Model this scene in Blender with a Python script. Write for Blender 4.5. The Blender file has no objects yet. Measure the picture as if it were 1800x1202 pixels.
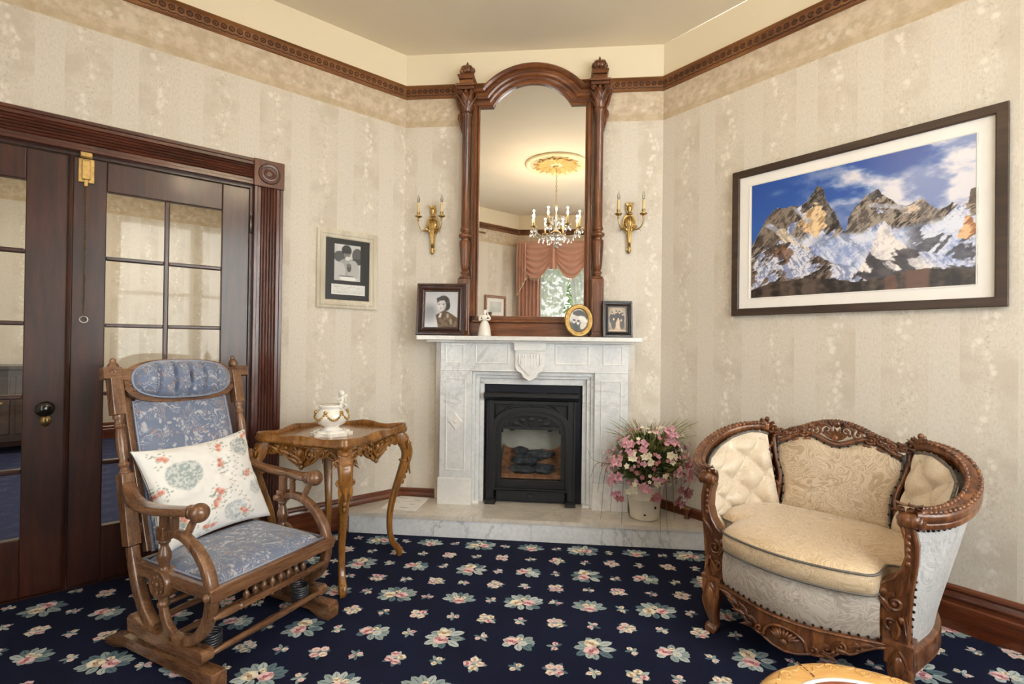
import bpy, bmesh, math, random
import numpy as np
from mathutils import Vector, Matrix, noise as mnoise

C = bpy.context.scene.collection
scene = bpy.context.scene
PI = math.pi
random.seed(7)

EXPOSURE = 0.95
DAY = 98          # watts per daylight window
HALL = 44         # fill light added in the room beyond the doors
CANDLE = 1.8        # each chandelier bulb

# ------------------------------------------------------------------ camera
cam_d = bpy.data.cameras.new('camera')
cam = bpy.data.objects.new('camera', cam_d)
C.objects.link(cam)
cam_d.sensor_fit = 'HORIZONTAL'
cam_d.sensor_width = 36.0
cam_d.lens = 36.0 * 869.18 / 1800.0
cam_d.shift_y = -(601 - 597.1) / 1800.0
cam_d.clip_start = 0.02
cam_d.clip_end = 200
_r = Vector((0.99991726, -0.0000838, 0.01286354))
_u = Vector((-0.01286382, -0.00651386, 0.99989604))
_f = Vector((0.0, 0.99997878, 0.0065144))
cam.matrix_world = Matrix(((_r.x, _u.x, -_f.x, 0.0), (_r.y, _u.y, -_f.y, 0.0), (_r.z, _u.z, -_f.z, 1.1989), (0, 0, 0, 1)))
scene.camera = cam

# ------------------------------------------------------------------ colour management, exposure
scene.view_settings.view_transform = 'Standard'
scene.view_settings.look = 'None'
scene.view_settings.gamma = 1.0
scene.view_settings.use_curve_mapping = False
scene.view_settings.exposure = EXPOSURE
scene.cycles.use_denoising = True
scene.cycles.max_bounces = 10
scene.cycles.diffuse_bounces = 5
scene.cycles.glossy_bounces = 6
scene.cycles.transmission_bounces = 6
scene.cycles.transparent_max_bounces = 12
scene.cycles.caustics_reflective = False
scene.cycles.caustics_refractive = False
scene.cycles.sample_clamp_indirect = 6.0

# ------------------------------------------------------------------ world: soft daylight sky
world = bpy.data.worlds.new('daylight')
scene.world = world
world.use_nodes = True
wn = world.node_tree
for n in list(wn.nodes):
    wn.nodes.remove(n)
_bg = wn.nodes.new('ShaderNodeBackground')
_out = wn.nodes.new('ShaderNodeOutputWorld')
_sky = wn.nodes.new('ShaderNodeTexSky')
_sky.sky_type = 'HOSEK_WILKIE'
_sky.turbidity = 6.0
_sky.sun_direction = Vector((0.3, 0.6, 0.6)).normalized()
_mixw = wn.nodes.new('ShaderNodeMix'); _mixw.data_type = 'RGBA'
_mixw.inputs[0].default_value = 0.75
wn.links.new(_sky.outputs[0], _mixw.inputs[6])
_mixw.inputs[7].default_value = (0.9, 0.97, 1.0, 1)
wn.links.new(_mixw.outputs[2], _bg.inputs[0])
_bg.inputs[1].default_value = 2.4
wn.links.new(_bg.outputs[0], _out.inputs[0])

# ------------------------------------------------------------------ room plan (metres, camera stands over 0,0)
C1 = Vector((-0.76124, 3.44806, 0)); C2 = Vector((0.98769, 3.27877, 0))
dL = Vector((0.77492, 0.63205, 0)).normalized()      # along the left wall towards the chimney corner
dR = Vector((0.62982, -0.77674, 0)).normalized()     # along the right wall away from it
KK = Vector((0.1997, 4.2317, 0))
def AB(a, b): return KK + dR * a - dL * b
A_FAR, B_FAR, CH = 4.6, 4.05, 3.2
P_R = AB(A_FAR, 0); P_RW = AB(A_FAR, 2.9); P_WL = AB(3.45, B_FAR); P_L = AB(0, B_FAR)
def frame_of(P, Q):
    x = (Q - P); x.z = 0; x.normalize()
    y = Vector((-x.y, x.x, 0))
    return Matrix(((x.x, y.x, 0, P.x), (x.y, y.y, 0, P.y), (0, 0, 1, 0), (0, 0, 0, 1)))
FL = frame_of(C1, C1 + dL)          # left wall: x = 0 at the corner, negative to the left; -y into the room
FC = frame_of(C1, C2)               # chimney wall
FR = frame_of(C2, C2 + dR)          # right wall
FRR = frame_of(P_R, P_RW)           # rear right wall with the tall windows
FW = frame_of(P_RW, P_WL)           # chamfer with the curtained window
FBL = frame_of(P_WL, P_L)           # rear left wall

# ------------------------------------------------------------------ daylight through the windows
def area_light(name, F, x, y, z, w, h, power, col):
    d = bpy.data.lights.new(name, 'AREA'); d.shape = 'RECTANGLE'; d.size = w; d.size_y = h
    d.energy = power; d.color = col
    o = bpy.data.objects.new(name, d); C.objects.link(o)
    # area lights shine along local -Z; the room lies on the -y side of every wall frame
    o.matrix_world = F @ Matrix.Translation((x, y, z)) @ Matrix.Rotation(-PI / 2, 4, 'X')
    return o
for _i, _x in enumerate((.60, 1.48, 2.36)):
    area_light('daylight_window_%s' % 'abc'[_i], FRR, _x, 0.20, 1.78, .86, 1.85, DAY * .7, (0.88, 0.94, 1.0))
area_light('daylight_window_d', FBL, 1.50, 0.20, 1.45, 1.3, 1.9, DAY * 0.34, (0.93, 0.96, 1.0))  # unseen window light, added to brighten the right wall

# ------------------------------------------------------------------ mesh builder
def L3(p): return Vector(p)
class MB:
    def __init__(s): s.v = []; s.f = []; s.m = []; s.sm = []; s.c = []; s.T = Matrix.Identity(4); s.col = (1, 1, 1)
    def add(s, vs, fs, mi=0, smooth=False, col=None):
        o = len(s.v); T = s.T
        s.v += [tuple(T @ Vector(p)) for p in vs]
        for f in fs:
            s.f.append([i + o for i in f]); s.m.append(mi); s.sm.append(smooth); s.c.append(col or s.col)
    def box(s, x0, x1, y0, y1, z0, z1, mi=0):
        vs = [(x, y, z) for z in (z0, z1) for y in (y0, y1) for x in (x0, x1)]
        s.add(vs, [(0, 2, 3, 1), (4, 5, 7, 6), (0, 1, 5, 4), (2, 6, 7, 3), (0, 4, 6, 2), (1, 3, 7, 5)], mi)
    def bar(s, a, b, w, h, mi=0, up=(0, 0, 1)):
        s.sweep([a, b], rect(w, h), up=up, mi=mi, smooth=False)
    def prism(s, poly, axis, a, b, mi=0, smooth=False):
        # poly: 2D points; axis 'y': (x,z) extruded y=a..b; 'z': (x,y); 'x': (y,z)
        def P(p, t): return {'y': (p[0], t, p[1]), 'z': (p[0], p[1], t), 'x': (t, p[0], p[1])}[axis]
        n = len(poly)
        s.add([P(p, a) for p in poly] + [P(p, b) for p in poly],
              [tuple(range(n)), tuple(range(2 * n - 1, n - 1, -1))], mi, False)
        s.add([P(p, a) for p in poly] + [P(p, b) for p in poly],
              [(i, i + n, (i + 1) % n + n, (i + 1) % n) for i in range(n)], mi, smooth)
    def lathe(s, prof, n=20, M=None, mi=0, smooth=True, flute=0, fn=0):
        # prof: (r, z)
        old = s.T
        if M is not None: s.T = s.T @ M
        vs = []; fs = []
        for (r, z) in prof:
            for i in range(n):
                a = 2 * PI * i / n
                rr = r * (1 - flute * (0.5 + 0.5 * math.cos(fn * a))) if fn else r
                vs.append((rr * math.cos(a), rr * math.sin(a), z))
        k = len(prof)
        for j in range(k - 1):
            for i in range(n):
                fs.append((j * n + i, j * n + (i + 1) % n, (j + 1) * n + (i + 1) % n, (j + 1) * n + i))
        if prof[0][0] > 1e-5: fs.append(tuple(range(n - 1, -1, -1)))
        if prof[-1][0] > 1e-5: fs.append(tuple((k - 1) * n + i for i in range(n)))
        s.add(vs, fs, mi, smooth)
        s.T = old
    def ball(s, c, r, n=10, m=7, mi=0, M=None, col=None):
        if not hasattr(r, '__len__'): r = (r, r, r)
        vs = []; fs = []
        for j in range(m + 1):
            t = PI * j / m
            for i in range(n):
                a = 2 * PI * i / n
                p = Vector((r[0] * math.sin(t) * math.cos(a), r[1] * math.sin(t) * math.sin(a), r[2] * math.cos(t)))
                if M is not None: p = M @ p
                vs.append(tuple(p + Vector(c)))
        for j in range(m):
            for i in range(n):
                fs.append((j * n + i, (j + 1) * n + i, (j + 1) * n + (i + 1) % n, j * n + (i + 1) % n))
        s.add(vs, fs, mi, True, col)
    def sweep(s, path, sec, scales=None, up=(0, 0, 1), closed=False, cap=True, mi=0, smooth=True, col=None):
        # section coordinates: (side, up)
        P = [Vector(p) for p in path]; n = len(P); k = len(sec)
        vs = []; fs = []
        upv = Vector(up)
        for i in range(n):
            if closed: t = P[(i + 1) % n] - P[(i - 1) % n]
            else: t = P[min(i + 1, n - 1)] - P[max(i - 1, 0)]
            t.normalize()
            sd = t.cross(upv)
            if sd.length < 1e-4: sd = t.cross(Vector((1, 0, 0.01)))
            sd.normalize(); uu = sd.cross(t).normalized()
            sc = scales[i] if scales else 1
            if not hasattr(sc, '__len__'): sc = (sc, sc)
            for (a, b) in sec: vs.append(tuple(P[i] + sd * a * sc[0] + uu * b * sc[1]))
        for i in range(n if closed else n - 1):
            for j in range(k):
                a, b = i * k + j, i * k + (j + 1) % k
                c, d = ((i + 1) % n) * k + (j + 1) % k, ((i + 1) % n) * k + j
                fs.append((a, d, c, b))
        s.add(vs, fs, mi, smooth, col)
        if cap and not closed:
            s.add(vs[:k], [tuple(range(k))], mi, False, col); s.add(vs[-k:], [tuple(range(k - 1, -1, -1))], mi, False, col)
    def tube(s, path, r, n=8, closed=False, mi=0, cap=True, col=None):
        if hasattr(r, '__len__'): s.tube_t(path, r, n, closed, mi, cap, col)
        else: s.tube_t(path, [r] * len(path), n, closed, mi, cap, col)
    def tube_t(s, path, rs, n, closed, mi, cap, col=None):
        P = [Vector(p) for p in path]; m = len(P)
        t0 = (P[1] - P[0]).normalized()
        nrm = t0.orthogonal().normalized()
        vs = []; fs = []; pt = t0
        for i in range(m):
            t = (P[(i + 1) % m] - P[(i - 1) % m]) if closed else (P[min(i + 1, m - 1)] - P[max(i - 1, 0)])
            if t.length < 1e-9: t = pt.copy()
            t.normalize()
            nrm = (pt.rotation_difference(t)) @ nrm; pt = t
            b = t.cross(nrm)
            for j in range(n):
                a = 2 * PI * j / n
                vs.append(tuple(P[i] + (nrm * math.cos(a) + b * math.sin(a)) * rs[i]))
        for i in range(m if closed else m - 1):
            for j in range(n):
                fs.append((i * n + j, i * n + (j + 1) % n, ((i + 1) % m) * n + (j + 1) % n, ((i + 1) % m) * n + j))
        if cap and not closed:
            fs.append(tuple(range(n - 1, -1, -1))); fs.append(tuple((m - 1) * n + j for j in range(n)))
        s.add(vs, fs, mi, True, col)
    def surf(s, fn, nu, nv, mi=0, smooth=True, cu=False, flip=False, colf=None):
        vs = [tuple(fn(i / nu, j / nv)) for j in range(nv + 1) for i in range(nu + (0 if cu else 1))]
        w = nu if cu else nu + 1
        o = len(s.v); T = s.T
        s.v += [tuple(T @ Vector(p)) for p in vs]
        for j in range(nv):
            for i in range(nu):
                q = (j * w + i, j * w + (i + 1) % w, (j + 1) * w + (i + 1) % w, (j + 1) * w + i)
                if flip: q = q[::-1]
                s.f.append([o + t for t in q]); s.m.append(mi); s.sm.append(smooth)
                s.c.append(colf((i + .5) / nu, (j + .5) / nv) if colf else s.col)
    def build(s, name, mats, parent=None, bevel=0, colors=False, solid=0, subsurf=0, bseg=2):
        me = bpy.data.meshes.new(name)
        me.from_pydata(s.v, [], s.f)
        if not isinstance(mats, (list, tuple)): mats = [mats]
        for m in mats: me.materials.append(m)
        me.polygons.foreach_set('material_index', s.m)
        me.polygons.foreach_set('use_smooth', s.sm)
        if colors:
            at = me.color_attributes.new('Col', 'FLOAT_COLOR', 'CORNER')
            ls = [p.loop_total for p in me.polygons]
            arr = np.ones((sum(ls), 4), dtype=np.float32)
            arr[:, :3] = np.repeat(np.array(s.c, dtype=np.float32), ls, axis=0)
            at.data.foreach_set('color', arr.ravel())
        me.update()
        o = bpy.data.objects.new(name, me); C.objects.link(o)
        if parent is not None: o.parent = parent
        if solid:
            md = o.modifiers.new('solid', 'SOLIDIFY'); md.thickness = solid; md.offset = 0
        if bevel:
            md = o.modifiers.new('bevel', 'BEVEL'); md.width = bevel; md.segments = bseg; md.limit_method = 'ANGLE'
            md.angle_limit = math.radians(40); md.use_clamp_overlap = True
            wn_ = o.modifiers.new('wn', 'WEIGHTED_NORMAL'); wn_.keep_sharp = True
            for p in me.polygons: pass
        if subsurf:
            md = o.modifiers.new('sub', 'SUBSURF'); md.levels = subsurf; md.render_levels = subsurf
        return o

def rect(w, h): return [(-w / 2, -h / 2), (w / 2, -h / 2), (w / 2, h / 2), (-w / 2, h / 2)]
def rrect(w, h, r=None, n=3):
    r = min(w, h) * .3 if r is None else r
    out = []
    for (cx, cy, a0) in ((w / 2 - r, h / 2 - r, 0), (-w / 2 + r, h / 2 - r, 90), (-w / 2 + r, -h / 2 + r, 180), (w / 2 - r, -h / 2 + r, 270)):
        for i in range(n + 1):
            a = math.radians(a0 + 90 * i / n); out.append((cx + r * math.cos(a), cy + r * math.sin(a)))
    return out
def circ(r, n=10, sy=1): return [(r * math.cos(2 * PI * i / n), sy * r * math.sin(2 * PI * i / n)) for i in range(n)]
def cr(pts, k=6, closed=False):
    # Catmull-Rom through tuples of any length
    P = [np.array(p, float) for p in pts]; n = len(P); out = []
    rng = range(n) if closed else range(n - 1)
    for i in rng:
        if closed: a, b, c, d = P[(i - 1) % n], P[i], P[(i + 1) % n], P[(i + 2) % n]
        else:
            b, c = P[i], P[i + 1]; a = P[i - 1] if i > 0 else 2 * b - c; d = P[i + 2] if i + 2 < n else 2 * c - b
        for j in range(k):
            t = j / k
            out.append(tuple(.5 * ((2 * b) + (-a + c) * t + (2 * a - 5 * b + 4 * c - d) * t * t + (-a + 3 * b - 3 * c + d) * t ** 3)))
    if not closed: out.append(tuple(P[-1]))
    return out
def lerp(a, b, t): return a + (b - a) * t
def interp(pts, t):
    # pts sorted list of (t, value...)
    for i in range(len(pts) - 1):
        if t <= pts[i + 1][0]:
            u = (t - pts[i][0]) / (pts[i + 1][0] - pts[i][0])
            return [lerp(a, b, u) for a, b in zip(pts[i][1:], pts[i + 1][1:])]
    return list(pts[-1][1:])
def spiral(c, r0, turns, a0, ux, uy, k=22, sgn=1, shrink=.15):
    c = Vector(c); ux = Vector(ux); uy = Vector(uy); out = []
    for i in range(k + 1):
        t = i / k; r = r0 * lerp(1, shrink, t); a = a0 + sgn * turns * 2 * PI * t
        out.append(tuple(c + ux * r * math.cos(a) + uy * r * math.sin(a)))
    return out
def carve_scroll(mb, c, r0, turns, a0, ux, uy, th, sgn=1, k=18, n=6):
    p = spiral(c, r0, turns, a0, ux, uy, k, sgn)
    mb.tube(p, [th * lerp(1, .6, i / k) for i in range(k + 1)], n)
    mb.ball(p[-1], th * 1.3, 6, 5)
def leaf3(mb, p, d, nrm, L, W, T=None, mi=0, curl=.25, col=None):
    # carved or living leaf: pointed, ridged, curling tip
    p = Vector(p); d = Vector(d).normalized(); nrm = Vector(nrm).normalized(); sd = d.cross(nrm).normalized(); nrm = sd.cross(d).normalized()
    T = W * .35 if T is None else T
    rows = 7; vs = []; fs = []
    for i in range(rows):
        t = i / (rows - 1); w = W * .5 * math.sin(PI * min(1, t * .85 + .12)) ** .8 * (1 - t ** 3) + .0004
        c = p + d * L * t + nrm * (curl * L * (t * t) * (1 if T >= 0 else 1))
        vs += [tuple(c - sd * w), tuple(c - sd * w * .45 + nrm * T * .8), tuple(c + nrm * T * .55), tuple(c + sd * w * .45 + nrm * T * .8), tuple(c + sd * w)]
    for i in range(rows - 1):
        for j in range(4): fs.append((i * 5 + j, i * 5 + j + 1, (i + 1) * 5 + j + 1, (i + 1) * 5 + j))
    mb.add(vs, fs, mi, True, col)

def empty(name, M, label, cat, group=None):
    o = bpy.data.objects.new(name, None); C.objects.link(o)
    o.matrix_world = M; o.empty_display_size = .1
    o['label'] = label; o['category'] = cat
    if group: o['group'] = group
    return o
def tag(o, label, cat, group=None, kind=None):
    o['label'] = label; o['category'] = cat
    if group: o['group'] = group
    if kind: o['kind'] = kind
    return o
def struct(o, F=None, label=None):
    o['kind'] = 'structure'
    if label: o['label'] = label
    if F is not None: o.matrix_world = F
    return o
def copy_tree(o, parent=None):
    c = o.copy(); C.objects.link(c)
    if parent is not None: c.parent = parent
    for ch in list(o.children): copy_tree(ch, c)
    return c
def TR(x, y, z, rz=0): return Matrix.Translation((x, y, z)) @ Matrix.Rotation(rz, 4, 'Z')
def ROT(deg, ax): return Matrix.Rotation(math.radians(deg), 4, ax)

# ------------------------------------------------------------------ materials
def srgb(c):
    return tuple((x / 255 / 12.92) if x / 255 <= .04045 else ((x / 255 + .055) / 1.055) ** 2.4 for x in c)
class NT:
    def __init__(s, name):
        s.m = bpy.data.materials.new(name); s.m.use_nodes = True; s.t = s.m.node_tree
        s.b = s.t.nodes['Principled BSDF']; s.out = s.t.nodes['Material Output']
    def n(s, typ, **kw):
        nd = s.t.nodes.new(typ)
        for k, v in kw.items(): setattr(nd, k, v)
        return nd
    def l(s, a, b): s.t.links.new(a, b)
    def set(s, sock, v):
        if hasattr(v, 'is_output') or isinstance(v, bpy.types.NodeSocket): s.l(v, sock)
        elif isinstance(v, (tuple, list)) and len(v) == 3 and sock.type == 'RGBA': sock.default_value = (*v, 1)
        else: sock.default_value = v
    def math(s, op, a, b=0, c=None, clamp=False):
        nd = s.n('ShaderNodeMath', operation=op); nd.use_clamp = clamp
        s.set(nd.inputs[0], a); s.set(nd.inputs[1], b)
        if c is not None: s.set(nd.inputs[2], c)
        return nd.outputs[0]
    def mix(s, f, a, b, bt='MIX'):
        nd = s.n('ShaderNodeMix', data_type='RGBA', blend_type=bt)
        s.set(nd.inputs[0], f); s.set(nd.inputs[6], a); s.set(nd.inputs[7], b)
        return nd.outputs[2]
    def ramp(s, f, stops, interp_='LINEAR'):
        nd = s.n('ShaderNodeValToRGB'); nd.color_ramp.interpolation = interp_
        e = nd.color_ramp.elements
        while len(e) < len(stops): e.new(.5)
        for i, (p, c) in enumerate(stops):
            e[i].position = p; e[i].color = (*c, 1) if len(c) == 3 else c
        s.set(nd.inputs[0], f); return nd.outputs[0]
    def maprange(s, v, a, b, c=0, d=1, smooth=True):
        nd = s.n('ShaderNodeMapRange'); nd.interpolation_type = 'SMOOTHSTEP' if smooth else 'LINEAR'
        s.set(nd.inputs[0], v)
        for i, x in enumerate((a, b, c, d)): s.set(nd.inputs[i + 1], x)
        return nd.outputs[0]
    def obj(s, scale=(1, 1, 1), rot=(0, 0, 0), loc=(0, 0, 0)):
        tc = s.n('ShaderNodeTexCoord'); mp = s.n('ShaderNodeMapping')
        mp.inputs[1].default_value = loc; mp.inputs[2].default_value = rot; mp.inputs[3].default_value = scale
        s.l(tc.outputs['Object'], mp.inputs[0]); return mp.outputs[0]
    def noise(s, vec, sc, det=3, rough=.5, dist=0):
        nd = s.n('ShaderNodeTexNoise'); s.set(nd.inputs['Vector'], vec); nd.inputs['Scale'].default_value = sc
        nd.inputs['Detail'].default_value = det; nd.inputs['Roughness'].default_value = rough; nd.inputs['Distortion'].default_value = dist
        return nd.outputs[0]
    def voro(s, vec, sc, feature='F1', out=0, rnd=1.0):
        nd = s.n('ShaderNodeTexVoronoi', feature=feature); s.set(nd.inputs['Vector'], vec); nd.inputs['Scale'].default_value = sc
        nd.inputs['Randomness'].default_value = rnd
        return nd.outputs[out]
    def bump(s, h, strength=.3, dist=.002):
        nd = s.n('ShaderNodeBump'); nd.inputs['Strength'].default_value = strength; nd.inputs['Distance'].default_value = dist
        s.set(nd.inputs['Height'], h); s.l(nd.outputs[0], s.b.inputs['Normal']); return nd
    def fin(s, color=None, rough=.5, metal=0, spec=None, coat=0, coat_r=.1, sheen=0):
        if color is not None: s.set(s.b.inputs['Base Color'], color)
        s.set(s.b.inputs['Roughness'], rough); s.set(s.b.inputs['Metallic'], metal)
        if spec is not None: s.b.inputs['Specular IOR Level'].default_value = spec
        if coat: s.b.inputs['Coat Weight'].default_value = coat; s.b.inputs['Coat Roughness'].default_value = coat_r
        if sheen: s.b.inputs['Sheen Weight'].default_value = sheen
        return s.m

def wood(name, dark, mid, light, axis='z', sc=1.0, rough=.35, coat=.3, bump=.15, spec=.5):
    t = NT(name)
    s = {'z': (14, 14, 1.2), 'x': (1.2, 14, 14), 'y': (14, 1.2, 14)}[axis]
    v = t.obj(tuple(k * sc for k in s))
    n1 = t.noise(v, 2.2, 5, .6, .6)
    v2 = t.obj(tuple(k * sc * 5 for k in s))
    n2 = t.noise(v2, 4, 3, .6)
    n3 = t.noise(t.obj(), 3, 3)
    f = t.math('ADD', t.math('MULTIPLY', n1, .78), t.math('MULTIPLY', n2, .22))
    c = t.ramp(f, [(.30, srgb(dark)), (.5, srgb(mid)), (.72, srgb(light))])
    c = t.mix(t.maprange(n3, .4, .7, 0, .35), c, t.mix(1, c, srgb(mid), 'MULTIPLY'))
    t.bump(n2, bump, .001)
    return t.fin(c, t.maprange(n2, .2, .8, rough * .85, rough * 1.25), spec=spec, coat=coat, coat_r=.15)

M = {}
M['door'] = wood('dark_mahogany_door', (38, 17, 11), (62, 28, 18), (84, 40, 26), 'z', rough=.34, coat=.35)
M['casing'] = wood('mahogany_casing', (44, 18, 10), (80, 36, 22), (112, 58, 38), 'z', rough=.3, coat=.5)
M['casing_x'] = wood('mahogany_casing_horizontal', (44, 18, 10), (80, 36, 22), (112, 58, 38), 'x', rough=.3, coat=.5)
M['rosette'] = wood('rosette_oak', (60, 28, 14), (96, 50, 28), (120, 70, 42), 'z', rough=.35)
M['cornice'] = wood('cornice_oak', (100, 60, 30), (140, 92, 52), (166, 116, 70), 'x', rough=.45, coat=.1)
M['cornice_dark'] = wood('cornice_recess', (58, 30, 16), (84, 48, 28), (104, 64, 38), 'x', rough=.5, coat=0)
M['skirting'] = wood('skirting_mahogany', (52, 20, 8), (96, 44, 18), (128, 66, 32), 'x', rough=.3, coat=.4)
M['mirror_wood'] = wood('mirror_walnut', (62, 32, 17), (112, 64, 34), (158, 102, 58), 'z', rough=.3, coat=.4)
M['mirror_wood_x'] = wood('mirror_walnut_horizontal', (62, 32, 17), (112, 64, 34), (158, 102, 58), 'x', rough=.3, coat=.4)
M['rocker'] = wood('rocker_walnut', (70, 45, 27), (124, 86, 58), (172, 130, 92), 'z', rough=.28, coat=.6)
M['rocker_x'] = wood('rocker_walnut_long', (70, 45, 27), (124, 86, 58), (172, 130, 92), 'x', rough=.28, coat=.6)
M['rocker_y'] = wood('rocker_walnut_cross', (70, 45, 27), (124, 86, 58), (172, 130, 92), 'y', rough=.28, coat=.6)
M['table'] = wood('table_fruitwood', (84, 50, 16), (140, 92, 38), (180, 128, 62), 'z', rough=.28, coat=.5)
M['table_top'] = wood('table_top_veneer', (104, 64, 26), (150, 102, 50), (176, 126, 70), 'x', rough=.25, coat=.6)
M['armwood'] = wood('armchair_walnut', (48, 22, 12), (104, 60, 32), (166, 110, 64), 'z', rough=.3, coat=.45)
M['frame_dark'] = wood('photo_frame_dark', (34, 16, 10), (60, 32, 22), (84, 50, 36), 'z', rough=.3, coat=.4)
M['pic_frame'] = wood('picture_frame_espresso', (48, 34, 24), (64, 46, 34), (80, 58, 42), 'x', rough=.45, coat=.05)
M['frame_black'] = wood('photo_frame_black', (20, 12, 10), (34, 22, 18), (48, 34, 28), 'z', rough=.3, coat=.3)
M['frame_white'] = wood('limed_frame', (190, 180, 160), (214, 206, 188), (230, 224, 210), 'z', rough=.6, coat=0)
M['sideboard'] = wood('sideboard_wood', (40, 24, 16), (62, 40, 28), (84, 56, 40), 'x', rough=.4)
M['coffee'] = wood('coffee_carved_beech', (186, 134, 70), (216, 168, 98), (232, 192, 128), 'x', rough=.35, coat=.3)
M['coffee_in'] = wood('coffee_veneer', (110, 50, 20), (150, 76, 34), (178, 104, 54), 'x', rough=.2, coat=.6)

def plain(name, col, rough=.5, metal=0, coat=0, spec=None, nz=0, nsc=20, bump=0, sheen=0):
    t = NT(name); c = srgb(col)
    if nz:
        n = t.noise(t.obj(), nsc, 4)
        c = t.mix(t.maprange(n, .3, .7), tuple(x * (1 - nz) for x in c), tuple(min(1, x * (1 + nz)) for x in c))
        if bump: t.bump(n, bump, .002)
    return t.fin(c, rough, metal, spec, coat, sheen=sheen)
M['brass'] = plain('aged_brass', (190, 160, 104), .33, 1, nz=.15, nsc=60)
M['brass_dark'] = plain('dark_brass_chain', (120, 104, 74), .4, 1, nz=.2)
M['gilt'] = plain('gilt', (196, 162, 100), .4, .8, nz=.2, nsc=50)
M['knob_black'] = plain('black_porcelain', (16, 12, 10), .12, 0, coat=.6, nz=.1)
M['porcelain'] = plain('white_porcelain', (238, 234, 226), .2, 0, coat=.5, nz=.03)
M['iron'] = plain('cast_iron', (34, 35, 38), .48, .2, nz=.15, nsc=80, bump=.2)
M['iron_back'] = plain('black_steel_surround', (18, 22, 34), .4, .3, nz=.1)
M['soot'] = plain('firebox_lining', (214, 214, 200), .8, nz=.12, nsc=6)
M['coal'] = plain('ceramic_coal', (74, 78, 84), .85, nz=.5, nsc=30, bump=.6)
M['ember'] = plain('clay_ember_bed', (176, 122, 82), .85, nz=.35, nsc=26, bump=.6)
M['candle'] = plain('candle_sleeve', (226, 202, 152), .5, nz=.05)
M['ceiling'] = plain('ceiling_paint', (232, 220, 198), .8, nz=.02, nsc=2)
M['mat_white'] = plain('passepartout', (246, 242, 238), .7, nz=.01)
M['mat_black'] = plain('black_passepartout', (30, 29, 28), .5, nz=.1)
M['paper'] = plain('white_paper', (236, 234, 230), .6, nz=.02)
M['ink'] = plain('pale_ink', (150, 146, 142), .6, nz=.2)
M['stud'] = plain('dark_nail_head', (52, 36, 26), .3, .8, nz=.2)
M['spring'] = plain('grey_coil_spring', (96, 98, 104), .4, .8, nz=.2)
M['silver'] = plain('antique_silver_ribbon', (208, 206, 200), .3, .7, nz=.1)
M['cord'] = plain('black_cord', (26, 24, 22), .5, nz=.1)
M['cord_grey'] = plain('grey_cord', (70, 72, 70), .5, nz=.1)
M['pot'] = plain('cream_glazed_pot', (222, 214, 198), .3, coat=.4, nz=.03)
M['stem'] = plain('green_stem', (92, 100, 52), .6, nz=.3)
M['leafg'] = plain('leaf_green', (70, 84, 44), .5, nz=.45, nsc=14)
M['leafl'] = plain('leaf_light', (134, 134, 76), .5, nz=.35, nsc=14)
M['pink'] = plain('blossom_pink', (212, 156, 168), .6, nz=.25, nsc=25)
M['rose'] = plain('blossom_dusty_rose', (180, 116, 120), .6, nz=.25, nsc=25)
M['cream'] = plain('blossom_cream', (234, 224, 198), .6, nz=.1, nsc=25)
M['curtain'] = plain('dusty_pink_curtain', (202, 154, 136), .6, nz=.06, nsc=8, sheen=.4)
M['plaster'] = plain('cream_plaster', (240, 226, 186), .6, nz=.04)
M['plaster_gold'] = plain('gilded_plaster', (200, 166, 100), .6, .0, nz=.2)
M['hinge'] = plain('steel_hinge', (150, 144, 136), .35, .9, nz=.1)
M['white_trim'] = plain('painted_window_frame', (226, 222, 214), .5, nz=.02)
M['foliage'] = plain('garden_foliage', (166, 186, 140), .7, nz=.25, nsc=3)
M['lawn'] = plain('garden_lawn', (110, 134, 80), .9, nz=.3, nsc=3)
M['carpet_hall'] = plain('hall_blue_carpet', (30, 40, 78), .95, nz=.3, nsc=60)

def emission(name, col, st):
    t = NT(name); e = t.n('ShaderNodeEmission'); e.inputs[0].default_value = (*col, 1); e.inputs[1].default_value = st
    t.l(e.outputs[0], t.out.inputs[0]); return t.m
M['bulb_lit'] = emission('lit_bulb', (1, .84, .62), 14)
def glass(name, tint=(1, 1, 1), ior=1.45, rough=0.0, refl=1.0):
    t = NT(name); tr = t.n('ShaderNodeBsdfTransparent'); tr.inputs[0].default_value = (*tint, 1)
    gl = t.n('ShaderNodeBsdfGlossy'); gl.inputs['Roughness'].default_value = rough
    fr = t.n('ShaderNodeFresnel'); fr.inputs[0].default_value = ior
    mx = t.n('ShaderNodeMixShader'); t.l(t.math('MULTIPLY', fr.outputs[0], refl), mx.inputs[0])
    t.l(tr.outputs[0], mx.inputs[1]); t.l(gl.outputs[0], mx.inputs[2]); t.l(mx.outputs[0], t.out.inputs[0]); return t.m
M['pane'] = glass('window_glass', (.84, .82, .78), 1.5, 0, .55)
M['bulb'] = glass('clear_bulb_glass', (.93, .92, .9), 1.5, .02, 1.5)
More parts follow.
